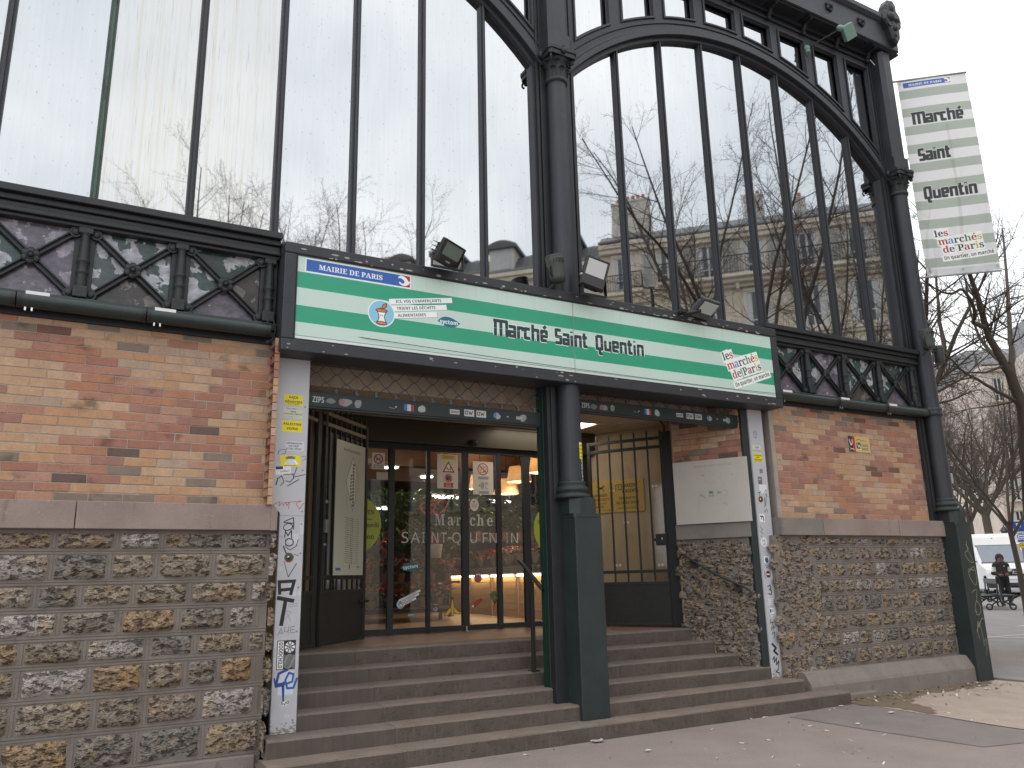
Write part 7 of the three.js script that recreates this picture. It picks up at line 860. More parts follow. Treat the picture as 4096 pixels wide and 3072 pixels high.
// street trees beyond the corner
{
  const t = thing('bare_tree', 'large bare tree nearest the right edge with a forking dark trunk', 'tree'), r = rng(7), br = new Limbs(), T = new Limbs(), lm = pieces(t, 'limb');
  const L = (pts, r0, r1, tw) => { const p = pts.map((q) => [q[0], q[1], q[2]]), dirs = p.map((q, i) => nrm([0, 1, 2].map((k) => p[Math.min(i + 1, p.length - 1)][k] - p[Math.max(i - 1, 0)][k]))), g = new Limbs(); const C = new THREE.CatmullRomCurve3(p.map((q) => V3(...q))), n = p.length * 3, pp = C.getPoints(n).map((v) => [v.x + (r() - 0.5) * 0.02, v.y, v.z + (r() - 0.5) * 0.02]); g.add(pp, taper(r0, r1, n), 8); lm(g.geo(), I.bark); let len = 0; for (let i = 1; i < p.length; i++) len += Math.hypot(p[i][0] - p[i - 1][0], p[i][1] - p[i - 1][1], p[i][2] - p[i - 1][2]); if (tw) twigs(r, T, br, { pts: p, dirs }, r0, len, { b: 3, t: 7, s: 9, from: tw, up: 0.03, bl: 1.3, tl: 0.9 }); };
  L([[17.6, -0.1, -1.75], [17.4, 1, -1.6], [16.95, 2.94, -1.15], [16.77, 3.94, -0.96], [16.69, 4.42, -0.87], [16.58, 4.84, -0.81], [16.37, 5.37, -0.79]], 0.15, 0.1, 0);
  L([[16.37, 5.35, -0.79], [16.26, 5.54, -0.8], [16.11, 5.8, -0.81], [15.96, 6.02, -0.83], [15.82, 6.33, -0.83], [15.69, 6.75, -0.78], [15.58, 7.04, -0.77], [15.42, 7.43, -0.74], [15.26, 8.02, -0.67], [15.07, 9.0, -0.5], [14.9, 10.4, -0.4]], 0.092, 0.02, 0.3);
  L([[15.82, 6.32, -0.83], [15.48, 6.33, -0.78], [15.21, 6.32, -0.7], [15.04, 6.38, -0.55], [14.73, 6.61, -0.42], [14.36, 6.74, -0.35], [14.24, 6.67, -0.44], [14.05, 6.7, -0.54], [13.77, 6.9, -0.64]], 0.05, 0.012, 0.3);
  L([[16.39, 5.36, -0.77], [16.5, 5.68, -0.8], [16.8, 6.2, -0.9], [17.3, 7, -1.1], [18.1, 8.2, -1.4], [19.2, 9.6, -1.9]], 0.07, 0.02, 0.3); L([[16.51, 4.87, -0.85], [15.88, 4.99, -0.81], [15.15, 5.12, -0.72], [14.55, 5.24, -0.67], [14.17, 5.37, -0.6], [13.93, 5.48, -0.6]], 0.04, 0.01, 0.4);
  L([[16.48, 4.87, -0.86], [15.91, 4.75, -0.98], [15.35, 4.67, -1.09], [14.82, 4.56, -1.18]], 0.02, 0.006, 0.4); L([[16.21, 5.57, -0.82], [15.62, 5.38, -0.85], [14.96, 5.31, -0.89], [14.18, 5.14, -0.9]], 0.028, 0.008, 0.4); L([[16.3, 5.6, -0.8], [16.8, 6.0, -1.3], [17.4, 6.8, -1.9], [17.8, 8.4, -2.2]], 0.06, 0.015, 0.3);
  const b = new THREE.Mesh(br.geo(), I.bark); b.name = 'branches'; b.userData.kind = 'stuff'; t.add(b); const w = new THREE.Mesh(T.geo(), I.twig); w.name = 'twigs'; w.userData.kind = 'stuff'; t.add(w); t.traverse((m) => { m.castShadow = m.receiveShadow = true; });
}
const tC = tree('leaning bare street tree standing in front of the white van', [25.55, gy(25.5, -6.4), -6.35], 103, { h: 8.2, fork: 2.9, r: 0.085, n: 5, spread: 0.55, b: 2.6, t: 7, s: 8, from: 0.15, up: 0.04, lean: [-0.16, 0.1] });
const tD = tree('bare tree with thick pale limbs half hidden behind the corner column', [18.6, gy(18.6, -4.6), -4.9], 104, { h: 12.5, fork: 4.4, r: 0.22, n: 6, spread: 0.75, b: 2.2, t: 7, s: 8, from: 0.2, up: 0.03 });
copyTree(tC, 'bare street tree behind the white van on the left', [33.5, gy(33.5, -13.5), -13.8], 2, 1.1); copyTree(tD, 'bare tree rising over the white van roof', [40, gy(40, -15), -15.5], 1.2, 0.95); copyTree(tC, 'far bare tree left of the traffic light', [46, gy(46, -23), -24], 4, 1.5); copyTree(tD, 'far bare tree before the pale buildings at the right edge', [54, gy(54, -24), -25], 3.4, 1.0); copyTree(tD, 'second row bare tree behind the traffic light', [37, gy(37, -15), -18.5], 5, 0.85);
copyTree(tD, 'most distant bare tree before the pale buildings', [62, gy(62, -33), -34], 0.4, 1.15);

// ------------------------------------------------------------ apartment houses
function house(name, label, pos, ry, Lx, o) {
  const h = thing(name, label, 'apartment house', pos, ry), G = o.g, wallM = o.wall ?? I.lime, trim = o.trim ?? I.limeTrim, D = o.depth ?? 11;
  mesh('wall', span(0, Lx, 0, G, -D, 0), wallM, h);
  const bands = []; for (const [y, hh, d] of o.bands) bands.push(span(-0.02, Lx + 0.02, y, y + hh * 0.5, 0, d, 0.03), span(-0.02, Lx + 0.02, y + hh * 0.5, y + hh, 0, d * 1.4, 0.03)); const bn = pieces(h, 'cornice_band'); bands.forEach((b) => bn(muv(mg(b)), trim));
  // windows: one built with its parts, the rest copied
  let proto = null, shut = null; const wn = (x, y, w, hh, s) => {
    const key = w + '_' + hh; proto ??= {}; if (!proto[key]) { const g = new THREE.Mesh(mg([span(-w / 2 - 0.14, w / 2 + 0.14, hh, hh + 0.16, -0.02, 0.1, 0.02), span(-w / 2 - 0.12, -w / 2, 0, hh, -0.02, 0.06, 0.01), span(w / 2, w / 2 + 0.12, 0, hh, -0.02, 0.06, 0.01), span(-w / 2 - 0.14, w / 2 + 0.14, -0.1, 0, -0.02, 0.12, 0.02)].map((q) => muv(prep(q)))), trim); g.name = 'window'; mesh('pane', [span(-w / 2, w / 2, 0, hh, -0.02, 0.012)], I.darkGlass, g); mesh('sash', [span(-w / 2, -w / 2 + 0.07, 0, hh, 0.01, 0.035), span(w / 2 - 0.07, w / 2, 0, hh, 0.01, 0.035), span(-0.05, 0.05, 0, hh, 0.01, 0.04), span(-w / 2, w / 2, hh - 0.07, hh, 0.01, 0.036), span(-w / 2, w / 2, hh * 0.3 - 0.03, hh * 0.3 + 0.03, 0.01, 0.034), span(-w / 2, w / 2, 0, 0.1, 0.01, 0.033)], I.winFrame, g); mesh('curtain', [span(-w / 2 + 0.08, -w * 0.24, 0.05, hh - 0.1, 0.013, 0.016), span(w * 0.26, w / 2 - 0.08, 0.05, hh - 0.1, 0.013, 0.016)], I.curtain, g); proto[key] = g; }
    const c = proto[key].clone(); c.position.set(x, y, 0.0); c.name = 'window'; h.add(c);
    if (s) for (const k of [-1, 1]) { shut ??= {}; if (!shut[key]) { const sl = []; const sw = w * 0.5; for (let q = 0; q < 20; q++) sl.push((() => { const b = B(sw - 0.08, hh / 22, 0.02, 0, 0, 0, 0, 0.6); b.translate(0, 0.08 + (q + 0.5) * (hh - 0.16) / 20, 0.045); return b; })()); shut[key] = mg([span(-sw / 2, -sw / 2 + 0.05, 0, hh, 0.02, 0.07), span(sw / 2 - 0.05, sw / 2, 0, hh, 0.02, 0.07), span(-sw / 2, sw / 2, 0, 0.08, 0.02, 0.068), span(-sw / 2, sw / 2, hh - 0.08, hh, 0.02, 0.068), span(-sw / 2, sw / 2, 0, hh, 0.012, 0.02), ...sl].map((q) => muv(prep(q)))); } const m = new THREE.Mesh(shut[key], I.shutter); m.name = 'shutter'; m.position.set(x + k * (w * 0.78 + 0.16), y, 0.02); h.add(m); }
  };
  for (const [y, hh, w, xs, s] of o.floors) for (const x of xs) wn(x, y, w, hh, s);
  for (const [y, a, b, d] of o.balconies ?? []) {
    const bl = new THREE.Mesh(muv(mg([span(a, b, y - 0.22, y - 0.05, 0, d, 0.03), span(a + 0.08, b - 0.08, y - 0.42, y - 0.22, 0, d * 0.7, 0.04), span(a + 0.1, b - 0.1, y - 0.6, y - 0.42, 0, d * 0.35, 0.04)])), trim); bl.name = 'balcony'; h.add(bl);
    const r = []; for (let x = a + 0.06; x < b; x += 0.13) r.push(B(0.022, 0.92, 0.022, x, y + 0.44, d - 0.06)); for (let x = a + 0.25; x < b - 0.2; x += 0.52) { r.push(torus(0.11, 0.014, x, y + 0.62, d - 0.06, 10, 4), torus(0.07, 0.012, x, y + 0.2, d - 0.06, 8, 4), torus(0.06, 0.012, x + 0.26, y + 0.75, d - 0.06, 8, 4)); } r.push(B(b - a, 0.045, 0.06, (a + b) / 2, y + 0.92, d - 0.06), B(b - a, 0.03, 0.03, (a + b) / 2, y + 0.06, d - 0.06)); for (const e of [a + 0.04, b - 0.04]) for (let z = 0.1; z < d; z += 0.13) r.push(B(0.022, 0.92, 0.022, e, y + 0.44, z)); mesh('railing', r, I.black, bl).userData.kind = 'stuff';
    const br = []; const cb = pieces(bl, 'console'); for (let x = a + 0.4; x < b; x += 1.15) cb(muv(mg(span(x - 0.09, x + 0.09, y - 0.75, y - 0.25, 0, d * 0.55, 0.05))), trim);
  }
  // roof
  const R0 = o.roof ?? [1.7, 2.6]; const prof = [[0.22, G], [0.26, G + 0.16], [0.1, G + 0.2], [-R0[1] * 0.35, G + R0[0] * 0.62], [-R0[1], G + R0[0]], [-D + 1, G + R0[0] + 0.4], [-D, G]];
  const rf = mesh('roof', extr(prof.map(([z, y]) => [-z, y]), Lx, 0).rotateY(Math.PI / 2), o.roofM ?? I.zinc, h);
  const sm = []; for (let x = 0.4; x < Lx; x += 0.62) sm.push(bar([x, G + 0.2, 0.1], [x, G + R0[0] * 0.62 + 0.02, -R0[1] * 0.35], 0.03, 0.04, 0), bar([x, G + R0[0] * 0.62 + 0.02, -R0[1] * 0.35], [x, G + R0[0] + 0.02, -R0[1]], 0.03, 0.04, 0)); mesh('roof_seam', sm, I.zinc, rf).userData.kind = 'stuff';
  mesh('gutter', span(-0.05, Lx + 0.05, G + 0.02, G + 0.15, 0.2, 0.36, 0.04), I.zinc, h);
  for (const [x, w, d, y1, z, m] of o.chimneys ?? []) { const c = mesh('chimney', [extr([[x - w / 2, G - 0.2], [x + w / 2, G - 0.2], [x + w * 0.42, y1], [x - w * 0.42, y1]], d, 0.02, 0, 0, z - d / 2), span(x - w * 0.46, x + w * 0.46, y1, y1 + 0.14, z - d / 2 - 0.06, z + d / 2 + 0.06, 0.02)], m ?? I.limeGrey, rf); const n = Math.max(1, Math.round(w / 0.4)); for (let k = 0; k < n; k++) mesh('chimney_pot', lathe([[0, 0], [0.12, 0], [0.095, 0.36], [0, 0.36]], 10, x - w * 0.36 + (k + 0.5) * w * 0.72 / n, y1 + 0.14, z), I.terra, c); }
  for (const [x, w, hh] of o.dormers ?? []) { const d = mesh('dormer', [span(x - w / 2, x + w / 2, G + 0.1, G + hh, -2.2, 0.02, 0.02)], I.limeGrey, h); mesh('dormer_shutter', span(x - w * 0.36, x + w * 0.36, G + 0.3, G + hh - 0.1, 0.0, 0.05, 0.02), std([0.5, 0.51, 0.53], 0.6, { map: rep(X.limeC, 0.5) }), d); const rp = []; for (let k = 0; k <= 10; k++) { const t = k / 10; rp.push([x - w * 0.62 + w * 1.24 * t, G + hh + 0.3 * Math.sin(t * Math.PI)]); } rp.push([x + w * 0.62, G + hh - 0.16], [x - w * 0.62, G + hh - 0.16]); mesh('dormer_roof', extr(rp, 2.4, 0.02, 0, 0, -2.2), I.slate, d); }
  return h;
}
const row = (a, n, s) => [...Array(n)].map((_, i) => a + i * s);
// across the boulevard, seen only as mirror images
const RY = Math.atan2(-0.72, -0.694);
house('apartment_house', 'cream stone apartment house with zinc roof mirrored in the right window', [39.94, 0, 8.77], RY, 19.7, { g: 19, bands: [[18.45, 0.5, 0.3], [15.95, 0.3, 0.18], [12.9, 0.3, 0.2], [9.7, 0.3, 0.15], [6.6, 0.3, 0.15], [3.9, 0.4, 0.25]], floors: [[16.42, 1.95, 1.1, [2.2, 4.6, 7.1, 9.6, 12.1, 14.5, 16.9, 18.9], true], [13.35, 2.2, 1.25, [2.2, 4.6, 7.1, 9.6, 12.1, 14.5, 17.1], false], [10.1, 2.3, 1.25, row(2.2, 7, 2.45), false], [7, 2.3, 1.25, row(2.2, 7, 2.45), false], [0.4, 3, 1.8, row(2.2, 7, 2.45), false]], balconies: [[16.38, 0.1, 19.4, 0.85], [7.0, 0.1, 19.4, 0.7]], chimneys: [[14.2, 1.15, 0.8, 21.7, -2.4, I.limeGrey], [12.0, 0.6, 0.6, 21.2, -2.4, I.limeGrey], [5.6, 0.7, 0.6, 21.4, -2.2, I.lime]], roof: [1.55, 2.6] });
house('apartment_house', 'tall white chimney wall between the two mirrored houses', [26.15, 0, 23.1], RY, 2.6, { g: 19.2, depth: 8, bands: [[18.6, 0.5, 0.3], [15.6, 0.3, 0.2], [12.9, 0.3, 0.2]], floors: [[16.5, 1.9, 1.0, [1.4], false], [13.3, 2, 1.0, [1.4], false], [10.1, 2.1, 1, [1.4], false]], balconies: [[16.3, 0.3, 2.5, 0.6], [13.2, 0.3, 2.5, 0.6]], chimneys: [[0.9, 2.4, 0.7, 21.9, -1.2, std([0.62, 0.59, 0.54], 0.9, { map: rep(X.limeC, 0.4) })]], roof: [1.2, 1.8] });
house('apartment_house', 'lower cream house with arched dormers mirrored left of the column', [24.9, 0, 25.2], RY, 14.0, { g: 18.6, bands: [[18.05, 0.5, 0.35], [14.8, 0.3, 0.2], [11.8, 0.3, 0.2]], floors: [[15.3, 2.1, 1.15, row(1.6, 5, 2.7), false], [12.2, 2.1, 1.15, row(1.6, 5, 2.7), false], [9, 2.2, 1.15, row(1.6, 5, 2.7), false], [5.6, 2.3, 1.15, row(1.6, 5, 2.7), false]], balconies: [[15.2, 0.2, 13.8, 0.5]], dormers: [[2.3, 1.5, 1.75], [6.0, 1.5, 1.75], [9.7, 1.5, 1.75], [12.6, 1.4, 1.7]], chimneys: [[13.7, 0.7, 2.6, 20.6, -1.6, I.lime], [3.7, 1.1, 0.7, 20.9, -3.2, I.limeGrey]], roofM: I.slate, roof: [2.0, 2.4] });
house('apartment_house', 'grey stone house further right across the boulevard', [50.4, 0, -2.1], RY, 14.5, { g: 19.5, bands: [[18.9, 0.5, 0.3], [12.8, 0.3, 0.2]], floors: [[16.3, 2.2, 1.15, row(1.6, 5, 2.7), false], [13.2, 2.2, 1.15, row(1.6, 5, 2.7), false], [10, 2.3, 1.15, row(1.6, 5, 2.7), false], [6.8, 2.3, 1.15, row(1.6, 5, 2.7), false]], balconies: [[16.2, 0.2, 14.2, 0.6]], roof: [2.2, 2.4] });
// far along the street at the right edge
const pale = std([0.62, 0.57, 0.53], 0.9, { map: rep(X.limeC, 0.2) }), pink = std([0.64, 0.56, 0.52], 0.9, { map: rep(X.limeC, 0.2) });  // pale stone, with the whitening of distant haze put into the wall colour
const FY = Math.atan2(-0.62, -0.78) + Math.PI * 0 ;
house('apartment_house', 'distant pinkish apartment house seen just above the van', [73.5, 0.9, -33.5], -0.62, 9, { g: 19, wall: pink, bands: [[18.4, 0.5, 0.3], [9.6, 0.3, 0.2]], floors: [[15.6, 2.2, 1.1, row(1.2, 4, 2.2), false], [12.6, 2.2, 1.1, row(1.2, 4, 2.2), false], [9.6, 2.2, 1.1, row(1.2, 4, 2.2), false], [6.5, 2.2, 1.1, row(1.2, 4, 2.2), false], [3.4, 2.2, 1.1, row(1.2, 4, 2.2), false]], balconies: [[12.5, 0.2, 8.8, 0.6], [3.3, 0.2, 8.8, 0.6]], roof: [2.2, 2.4] });
house('apartment_house', 'distant white apartment house with balconies behind the parking sign', [62.5, 0.9, -21.5], -0.82, 14, { g: 18, wall: pale, bands: [[17.4, 0.5, 0.3], [8.6, 0.3, 0.2]], floors: [[14.6, 2.2, 1.2, row(1.4, 5, 2.6), true], [11.6, 2.2, 1.2, row(1.4, 5, 2.6), true], [8.6, 2.2, 1.2, row(1.4, 5, 2.6), false], [5.5, 2.2, 1.2, row(1.4, 5, 2.6), false], [1.4, 2.8, 1.8, row(1.4, 5, 2.6), false]], balconies: [[14.5, 0.2, 13.8, 0.6], [8.5, 0.2, 13.8, 0.7], [5.4, 0.2, 13.8, 0.6]], roof: [2.2, 2.4] });
house('apartment_house', 'distant pale apartment house hidden behind the corner column', [84, 1.0, -50], -0.62, 18, { g: 19, wall: pale, bands: [[18.4, 0.5, 0.3]], floors: [[15.6, 2.2, 1.1, row(1.4, 6, 2.7), false], [12.6, 2.2, 1.1, row(1.4, 6, 2.7), false], [9.6, 2.2, 1.1, row(1.4, 6, 2.7), false], [6.5, 2.2, 1.1, row(1.4, 6, 2.7), false], [3.4, 2.2, 1.1, row(1.4, 6, 2.7), false]], roof: [2.2, 2.4] });

// ------------------------------------------------------------ bench, van, signs, person
{
  const P0 = [27.2, 0.29, -8.05], ry = Math.atan2(1.47, 1.76), b = thing('double_bench', 'double sided street bench with ornate iron ends standing on the promenade', 'bench', P0, ry), L = 2.3;
  const sl = pieces(b, 'slat'), en = pieces(b, 'end_frame'); for (const sd of [-1, 1]) for (let k = 0; k < 4; k++) sl(muv(mg(R(L, 0.03, 0.085, L / 2, 0.45 - k * 0.004, sd * (0.16 + k * 0.1), 0.006))), I.ironGreen); for (const sd of [-1, 1]) sl(muv(mg(R(L, 0.16, 0.03, L / 2, 0.9, sd * 0.045, 0.006))), I.ironGreen);
  for (const x of [0.08, L - 0.08]) { en(muv(mg([bar([x, 0.42, -0.55], [x, 0.42, 0.55], 0.05, 0.05), bar([x, 0.4, 0.5], [x, 0.25, 0.12], 0.04, 0.05), bar([x, 0.4, -0.5], [x, 0.25, -0.12], 0.04, 0.05), torus(0.075, 0.022, x, 0.31, 0, 16, 6).rotateY(0), bar([x, 0.42, -0.06], [x, 1.0, -0.02], 0.05, 0.045), bar([x, 0.42, 0.06], [x, 1.0, 0.02], 0.05, 0.045), ball(0.05, x, 1.03, 0), ...[-1, 1].flatMap((s) => [(() => { const g = torus(0.07, 0.022, 0, 0, 0, 16, 6); g.rotateY(Math.PI / 2); g.translate(x, 0.33, s * 0.3); return g; })(), (() => { const g = torus(0.085, 0.024, 0, 0, 0, 16, 6); g.rotateY(Math.PI / 2); g.translate(x, 0.09, s * 0.34); return g; })(), tube([[x, 0.38, s * 0.05], [x, 0.26, s * 0.1], [x, 0.18, s * 0.22], [x, 0.06, s * 0.28]], 0.026, 12, 6)])])), I.ironGreen); }
}
{ // white van facing the viewer
  const v = thing('delivery_van', 'white high roofed delivery van parked behind the bench', 'van', [35.9, rise(35.9, -12.5) + 0.02, -12.5], -0.78);
  const body = [[0, 0.32], [0, 0.95], [-0.06, 1.08], [-0.55, 1.3], [-0.75, 1.36], [-1.42, 2.14], [-1.62, 2.5], [-1.95, 2.66], [-5.6, 2.68], [-5.7, 2.5], [-5.7, 0.35], [-4.9, 0.3], [-1.3, 0.3], [-0.9, 0.3]];
  const paint = std([0.78, 0.78, 0.78], 0.22), blk = std([0.03, 0.03, 0.032], 0.5);
  const hull = extr(body.map(([z, y]) => [-z, y]), 1.96, 0.04).rotateY(Math.PI / 2).translate(-0.98, 0, 0); { const p = hull.attributes.position; for (let i = 0; i < p.count; i++) { const y = p.getY(i), z = p.getZ(i), t = y > 1.3 ? 1 - 0.1 * sst(1.3, 2.7, y) : 1, n = z > -0.7 ? 1 - 0.09 * sst(-0.7, 0.05, z) : 1; p.setX(i, p.getX(i) * t * n); } hull.computeVertexNormals(); }
  mesh('body', hull, paint, v);
  const slant = (g) => { g.rotateX(-0.713); return g; };
  mesh('windscreen', slant(R(1.72, 0.98, 0.02, 0, 0, 0, 0.01)).translate(0, 1.785, -1.025), std([0.22, 0.24, 0.27], 0.06, { metalness: 0.6 }), v); mesh('windscreen_seal', [slant(B(1.8, 0.05, 0.02, 0, 0.5, 0)).translate(0, 1.78, -1.03), slant(B(1.8, 0.06, 0.02, 0, -0.5, 0)).translate(0, 1.78, -1.03)], blk, v);
  const wp = pieces(v, 'wiper'); for (const x of [-0.35, 0.4]) wp(muv(mg(bar([x, 1.37, -0.68], [x + 0.45, 1.44, -0.75], 0.02, 0.02))), blk);
  mesh('grille', [R(0.86, 0.3, 0.05, 0, 0.98, 0.03, 0.03), ...[0, 1, 2].map((k) => span(-0.4, 0.4, 0.87 + k * 0.085, 0.895 + k * 0.085, 0.045, 0.065))], blk, v); mesh('grille_trim', [0, 1].map((k) => span(-0.4, 0.4, 0.92 + k * 0.085, 0.935 + k * 0.085, 0.055, 0.068)), I.chrome, v);
  mesh('emblem', [torus(0.085, 0.012, 0, 1.02, 0.075, 20, 6), ...[0, 1, 2].map((k) => { const a = Math.PI / 2 + k * 2.094; return bar([0, 1.02, 0.075], [0.08 * Math.cos(a), 1.02 + 0.08 * Math.sin(a), 0.075], 0.018, 0.01, 0.002); })], I.chrome, v);
  mesh('bumper', [R(1.9, 0.32, 0.22, 0, 0.5, -0.02, 0.05), R(1.2, 0.12, 0.06, 0, 0.46, 0.1, 0.02)], blk, v); mesh('bumper_strip', R(1.84, 0.12, 0.2, 0, 0.71, -0.01, 0.04), paint, v);
  mesh('number_plate', R(0.5, 0.11, 0.015, 0, 0.6, 0.112, 0.004), I.white, v);
  const hl = pieces(v, 'headlight'), mi = pieces(v, 'mirror'), wh = pieces(v, 'wheel'); for (const s of [-1, 1]) { const g = R(0.3, 0.36, 0.1, 0, 0, 0, 0.05, 0, 0, -s * 0.35); g.rotateX(-0.3); hl(muv(mg(g.translate(s * 0.68, 0.98, -0.06))), std([0.42, 0.44, 0.46], 0.12, { metalness: 0.6 })); mi(muv(mg([R(0.2, 0.34, 0.1, s * 1.16, 1.55, -1.1, 0.04), bar([s * 0.95, 1.45, -1.15], [s * 1.12, 1.5, -1.12], 0.05, 0.05)])), blk);
    for (const z of [-0.95, -4.6]) { const w = wh(muv(mg([(() => { const t = new THREE.TorusGeometry(0.25, 0.1, 10, 24); t.rotateY(Math.PI / 2); t.scale(1.1, 1, 1); t.translate(s * 0.86, 0.35, z); return t; })()])), I.rubber); mesh('rim', cyl(0.18, 0.18, [s * 0.84, 0.35, z], [s * 0.96, 0.35, z], 16), I.galva, w); } }
  const ss = pieces(v, 'side_window'); for (const s of [-1, 1]) ss(muv(mg(extr([[1.0, 1.38], [1.6, 1.38], [1.6, 2.05], [1.42, 2.05]], 0.02, 0).rotateY(Math.PI / 2).translate(s > 0 ? 0.935 : -0.955, 0, 0))), std([0.1, 0.11, 0.12], 0.08, { metalness: 0.5 }));
  mesh('roof_sticker', R(0.06, 0.16, 0.01, -0.12, 2.42, -1.56, 0.004), std([0.1, 0.1, 0.12], 0.6), v); mesh('bonnet_lettering', (() => { const g = B(0.3, 0.004, 0.1, 0.35, 0, 0); g.rotateX(0.42); return g.translate(0, 1.225, -0.33); })(), std([0.25, 0.2, 0.5], 0.5), v);
}
{ // dark car beside the van, cut by the frame
  const c = thing('parked_car', 'dark parked car beside the white van at the right edge', 'car', [36.4, rise(36.4, -11.5) + 0.02, -11.2], -0.78), m = std([0.02, 0.022, 0.028], 0.2);
  const prof = [[0, 0.3], [0.02, 0.7], [-0.2, 0.82], [-1.0, 0.95], [-1.7, 1.42], [-2.9, 1.46], [-3.8, 1.05], [-4.2, 0.95], [-4.25, 0.35]]; mesh('body', extr(prof.map(([z, y]) => [-z, y]), 1.66, 0.05).rotateY(Math.PI / 2).translate(-0.83, 0, 0), m, c); mesh('windscreen', (() => { const g = R(1.4, 0.72, 0.02, 0, 0, 0, 0.01); g.rotateX(-0.98); return g.translate(0, 1.2, -1.32); })(), I.darkGlass, c);
  const hl = pieces(c, 'headlight'), w = pieces(c, 'wheel'); for (const s of [-1, 1]) { hl(muv(mg(R(0.3, 0.14, 0.08, s * 0.6, 0.66, 0.0, 0.03))), I.chrome); for (const z of [-0.8, -3.4]) { const q = w(muv(mg((() => { const t = new THREE.TorusGeometry(0.22, 0.09, 10, 20); t.rotateY(Math.PI / 2); t.translate(s * 0.78, 0.31, z); return t; })())), I.rubber); mesh('rim', cyl(0.17, 0.17, [s * 0.76, 0.31, z], [s * 0.87, 0.31, z], 14), I.galva, q); } } mesh('grille', R(0.8, 0.12, 0.04, 0, 0.55, 0.04, 0.02), I.black, c);
}
{ // parking sign and smaller plates on one post
  const gx = 29.45, gz = -8.3, g0 = rise(gx, gz), s = thing('parking_sign', 'blue parking sign with smaller plates below it on a grey post', 'sign', [gx, g0, gz], -0.55);
  mesh('post', cyl(0.035, 0.035, [0, 0, -0.03], [0, 3.25 - g0, -0.03], 10), I.galva, s);
  const P = (x, w, h) => { x.fillStyle = '#e4e6ea'; x.fillRect(0, 0, w, h); x.fillStyle = '#2b4aa0'; x.fillRect(10, 10, w - 20, h - 20); txt(x, 'P', w * 0.42, h * 0.53, h * 0.8, '#eceef2'); };
  const mk = (n, w, h, y, t, z = 0.01) => { const m = new THREE.Mesh(new THREE.BoxGeometry(w, h, 0.02), [I.galva, I.galva, I.galva, I.galva, std(0xffffff, 0.4, { map: t }), I.galva]); m.name = n; m.position.set(0, y - g0, z); m.castShadow = true; s.add(m); };
  mk('parking_plate', 0.5, 0.42, 3.02, cv(160, 136, P)); mk('direction_plate', 0.42, 0.2, 2.67, cv(128, 64, (x, w, h) => { x.fillStyle = '#dfe2e8'; x.fillRect(0, 0, w, h); x.strokeStyle = '#2b4aa0'; x.lineWidth = 8; x.beginPath(); x.ellipse(w / 2, h / 2, 44, 24, 0, 0, 7); x.stroke(); x.fillStyle = '#2b4aa0'; x.fillRect(40, 26, 48, 12); })); mk('yellow_plate', 0.3, 0.14, 2.36, cv(64, 32, (x, w, h) => { x.fillStyle = '#d8b23a'; x.fillRect(0, 0, w, h); x.fillStyle = '#4a4020'; x.fillRect(10, 10, 44, 5); })); mk('red_plate', 0.34, 0.2, 2.56, cv(64, 40, (x, w, h) => { x.fillStyle = '#d9dadd'; x.fillRect(0, 0, w, h); x.fillStyle = '#3b55a8'; x.fillRect(8, 20, 48, 14); }), 0.0);
}
{ // traffic light seen from behind, hanging on an arm
  const x = 30.03, z = -9.82, t = thing('traffic_light', 'dark traffic light seen from behind on a thin arm', 'traffic light', [x, 0, z]);
  mesh('box', [R(0.24, 0.52, 0.18, 0, 4.68, 0, 0.03), R(0.28, 0.56, 0.02, 0, 4.68, -0.1, 0.01)], I.black, t); mesh('arm', cyl(0.025, 0.025, [-0.12, 4.66, 0], [-2.4, 4.6, -0.9], 8), I.gate, t); mesh('post', cyl(0.06, 0.05, [-2.4, 0.3, -0.9], [-2.4, 4.9, -0.9], 10), I.gate, t); const v = pieces(t, 'visor'); for (const y of [4.52, 4.68, 4.84]) v(muv(mg(cyl(0.07, 0.07, [0, y, -0.1], [0, y, -0.2], 10))), I.black);
}
{ const x = 62, z = -27.3, l = thing('street_lamp', 'small black lantern street lamp far behind the van', 'street lamp', [x, rise(x, z), z]); mesh('post', lathe([[0.16, 0], [0.14, 0.8], [0.07, 0.9], [0.05, 2.7], [0.09, 2.75], [0, 2.8]], 12), I.black, l); mesh('lantern', lathe([[0.12, 2.8], [0.26, 3.35], [0, 3.36]], 6), I.darkGlass, l); mesh('cap', lathe([[0.32, 3.35], [0.16, 3.6], [0.05, 3.7], [0.04, 3.82], [0, 3.84]], 8), I.black, l); }
